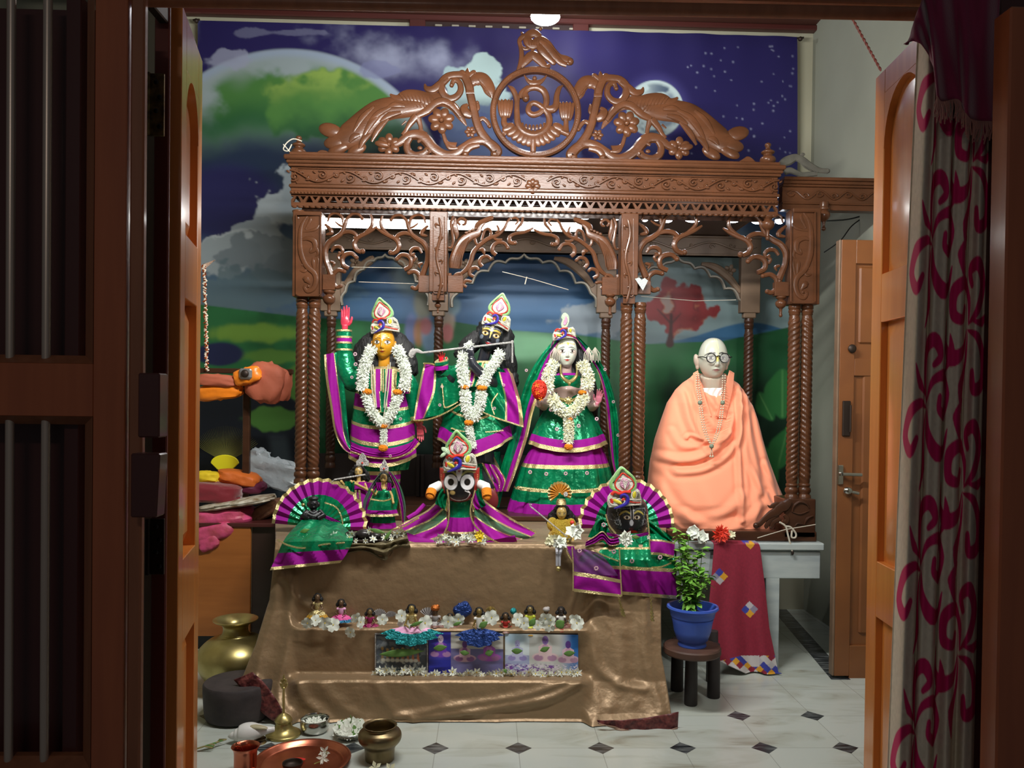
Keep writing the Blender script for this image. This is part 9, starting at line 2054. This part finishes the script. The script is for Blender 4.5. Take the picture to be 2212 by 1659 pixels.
# conch
q = Pz(545, 1604, 0); k = q.y / F_PX
t = thing('conch_shell', 'white conch shell lying before the brass bell', 'shell', (q.x, q.y, 0)); m = MB(); ax = Vector((1, .15, .10)).normalized()
pr = [(-50, 2), (-44, 7), (-38, 9), (-36, 12), (-30, 14), (-27, 18), (-15, 21), (0, 20), (14, 15), (28, 9), (40, 6), (46, 5), (47, 1)]
rings = []
for a, r in spl([(a, r) for a, r in pr], 4):
 c_ = Vector((q.x, q.y, 21 * k)) + ax * a * k; u = Vector((0, 0, 1)); v = ax.cross(u); rings.append([c_ + (u * cos(t_) + v * sin(t_)) * max(r, .5) * k * (1 + .10 * cos(t_)) for t_ in [2 * PI * i / 28 for i in range(28)]])
m.rings(rings); obj('shell_body', m, mat('white_shell', C(226, 226, 224), .35, coat=.3), t, auto=0)
m = MB(); m.ell(Vector((q.x + 8 * k, q.y - 6 * k, 36 * k)), (27 * k, 8 * k, 5 * k), 20, 8, rot=MRot(.10, 3, 'Y')); obj('shell_mouth', m, mat('shell_inside', C(176, 168, 136), .4), t)
obj('shell_stand', MB().lathe([(0, 0), (16 * k, 0), (12 * k, 5 * k), (15 * k, 9 * k), (0, 7 * k)], (q.x + 14 * k, q.y, 0), 20), M['brass_old'], t)
# copper cup with spoon
t, q, k = vessel('copper_cup', 'copper cup with a small copper spoon in it at the bottom left', 'cup', 530, 1670, [(0, 0), (22, 0), (24, 3), (24, 40), (26, 52), (30, 58), (28, 58), (24, 52), (22, 38), (20, 6), (0, 5)], 'copper')
m = MB(); c0 = Vector((q.x, q.y, 0)); m.tube([c0 + Vector((-14 * k, -10 * k, 66 * k)), c0 + Vector((-9 * k, -10 * k, 62 * k)), c0 + Vector((-4 * k, -6 * k, 48 * k)), c0 + Vector((6 * k, 0, 20 * k))], [.006, .005, .0035, .004], 10, sm=4); m.ell(c0 + Vector((-15 * k, -10 * k, 64 * k)), (.008, .006, .010), 10, 8); o = obj('copper_spoon', m, M['copper']); tag(o, 'copper spoon standing in the copper cup', 'spoon')
# copper plate
t, q, k = vessel('copper_plate', 'large round copper plate at the bottom edge, holding a small bowl and flowers', 'plate', 654, 1652, [(0, 1), (78, 0), (88, 3), (98, 11), (102, 12), (102, 14), (97, 14), (88, 7), (76, 3), (0, 3)], 'copper')
q2 = Pz(632, 1662, .01); k2 = q2.y / F_PX; o = obj('iron_bowl', MB().lathe([(a * k2, b * k2) for a, b in [(0, 0), (12, 0), (20, 9), (22, 16), (20, 16), (16, 8), (0, 4)]], (q2.x, q2.y, .008), 28, sm=3), M['iron']); tag(o, 'small dark metal bowl on the large copper plate', 'bowl')
rr = Rnd(8); q3 = Pz(700, 1642, .02); m = MB()
for i in range(5): star(m, q3 + Vector((rr.uniform(-.015, .015), rr.uniform(-.01, .01), rr.uniform(.004, .03))), Vector((rr.uniform(-.5, .5), -1, .4)), .022, rr, 0, 5, .2)
m.tube([q3 + Vector((-.03, -.02, -.004)), q3, q3 + Vector((.01, 0, .03))], .0018, 5, 1); o = obj('white_sprig', m, [M['petal'], mat('green_stalk', C(150, 160, 80), .6)], smooth=False); tag(o, 'sprig of narrow white flowers on the copper plate', 'flower')
q4 = Pz(642, 1640, .012); o = obj('red_powder', MB().ell(q4, (.03, .012, .003), 14, 6), mat('red_powder', C(200, 40, 30), .9)); tag(o, 'smear of red powder on the copper plate', 'powder', kind='stuff')
for i, (a, b) in enumerate(((811, 1659), (843, 1662))):
 q5 = Pz(a, b, .01); m = MB(); star(m, q5, Vector((0, -.8, .5)), .024, rr, 0, 5, .3); o = obj('fallen_flower', m, M['petal_warm'], smooth=False); tag(o, 'cream flower fallen on the floor below the bronze pot, %s one' % ('left' if i == 0 else 'right'), 'flower')
q6 = Pz(441, 1618, .01); m = MB()
for i in range(7): a = .5 + .25 * i; m.tube([q6 + Vector((-.03, 0, 0)), q6 + Vector((.0 + .01 * i, .01 * i, .010)), q6 + Vector((.03, .012 * i, .004))], .003, 5, i % 2)
o = obj('dried_sprig', m, [mat('dry_leaf', C(150, 140, 90), .8), M['leaf']]); tag(o, 'dried green sprig on the floor beside the lit left door', 'sprig')
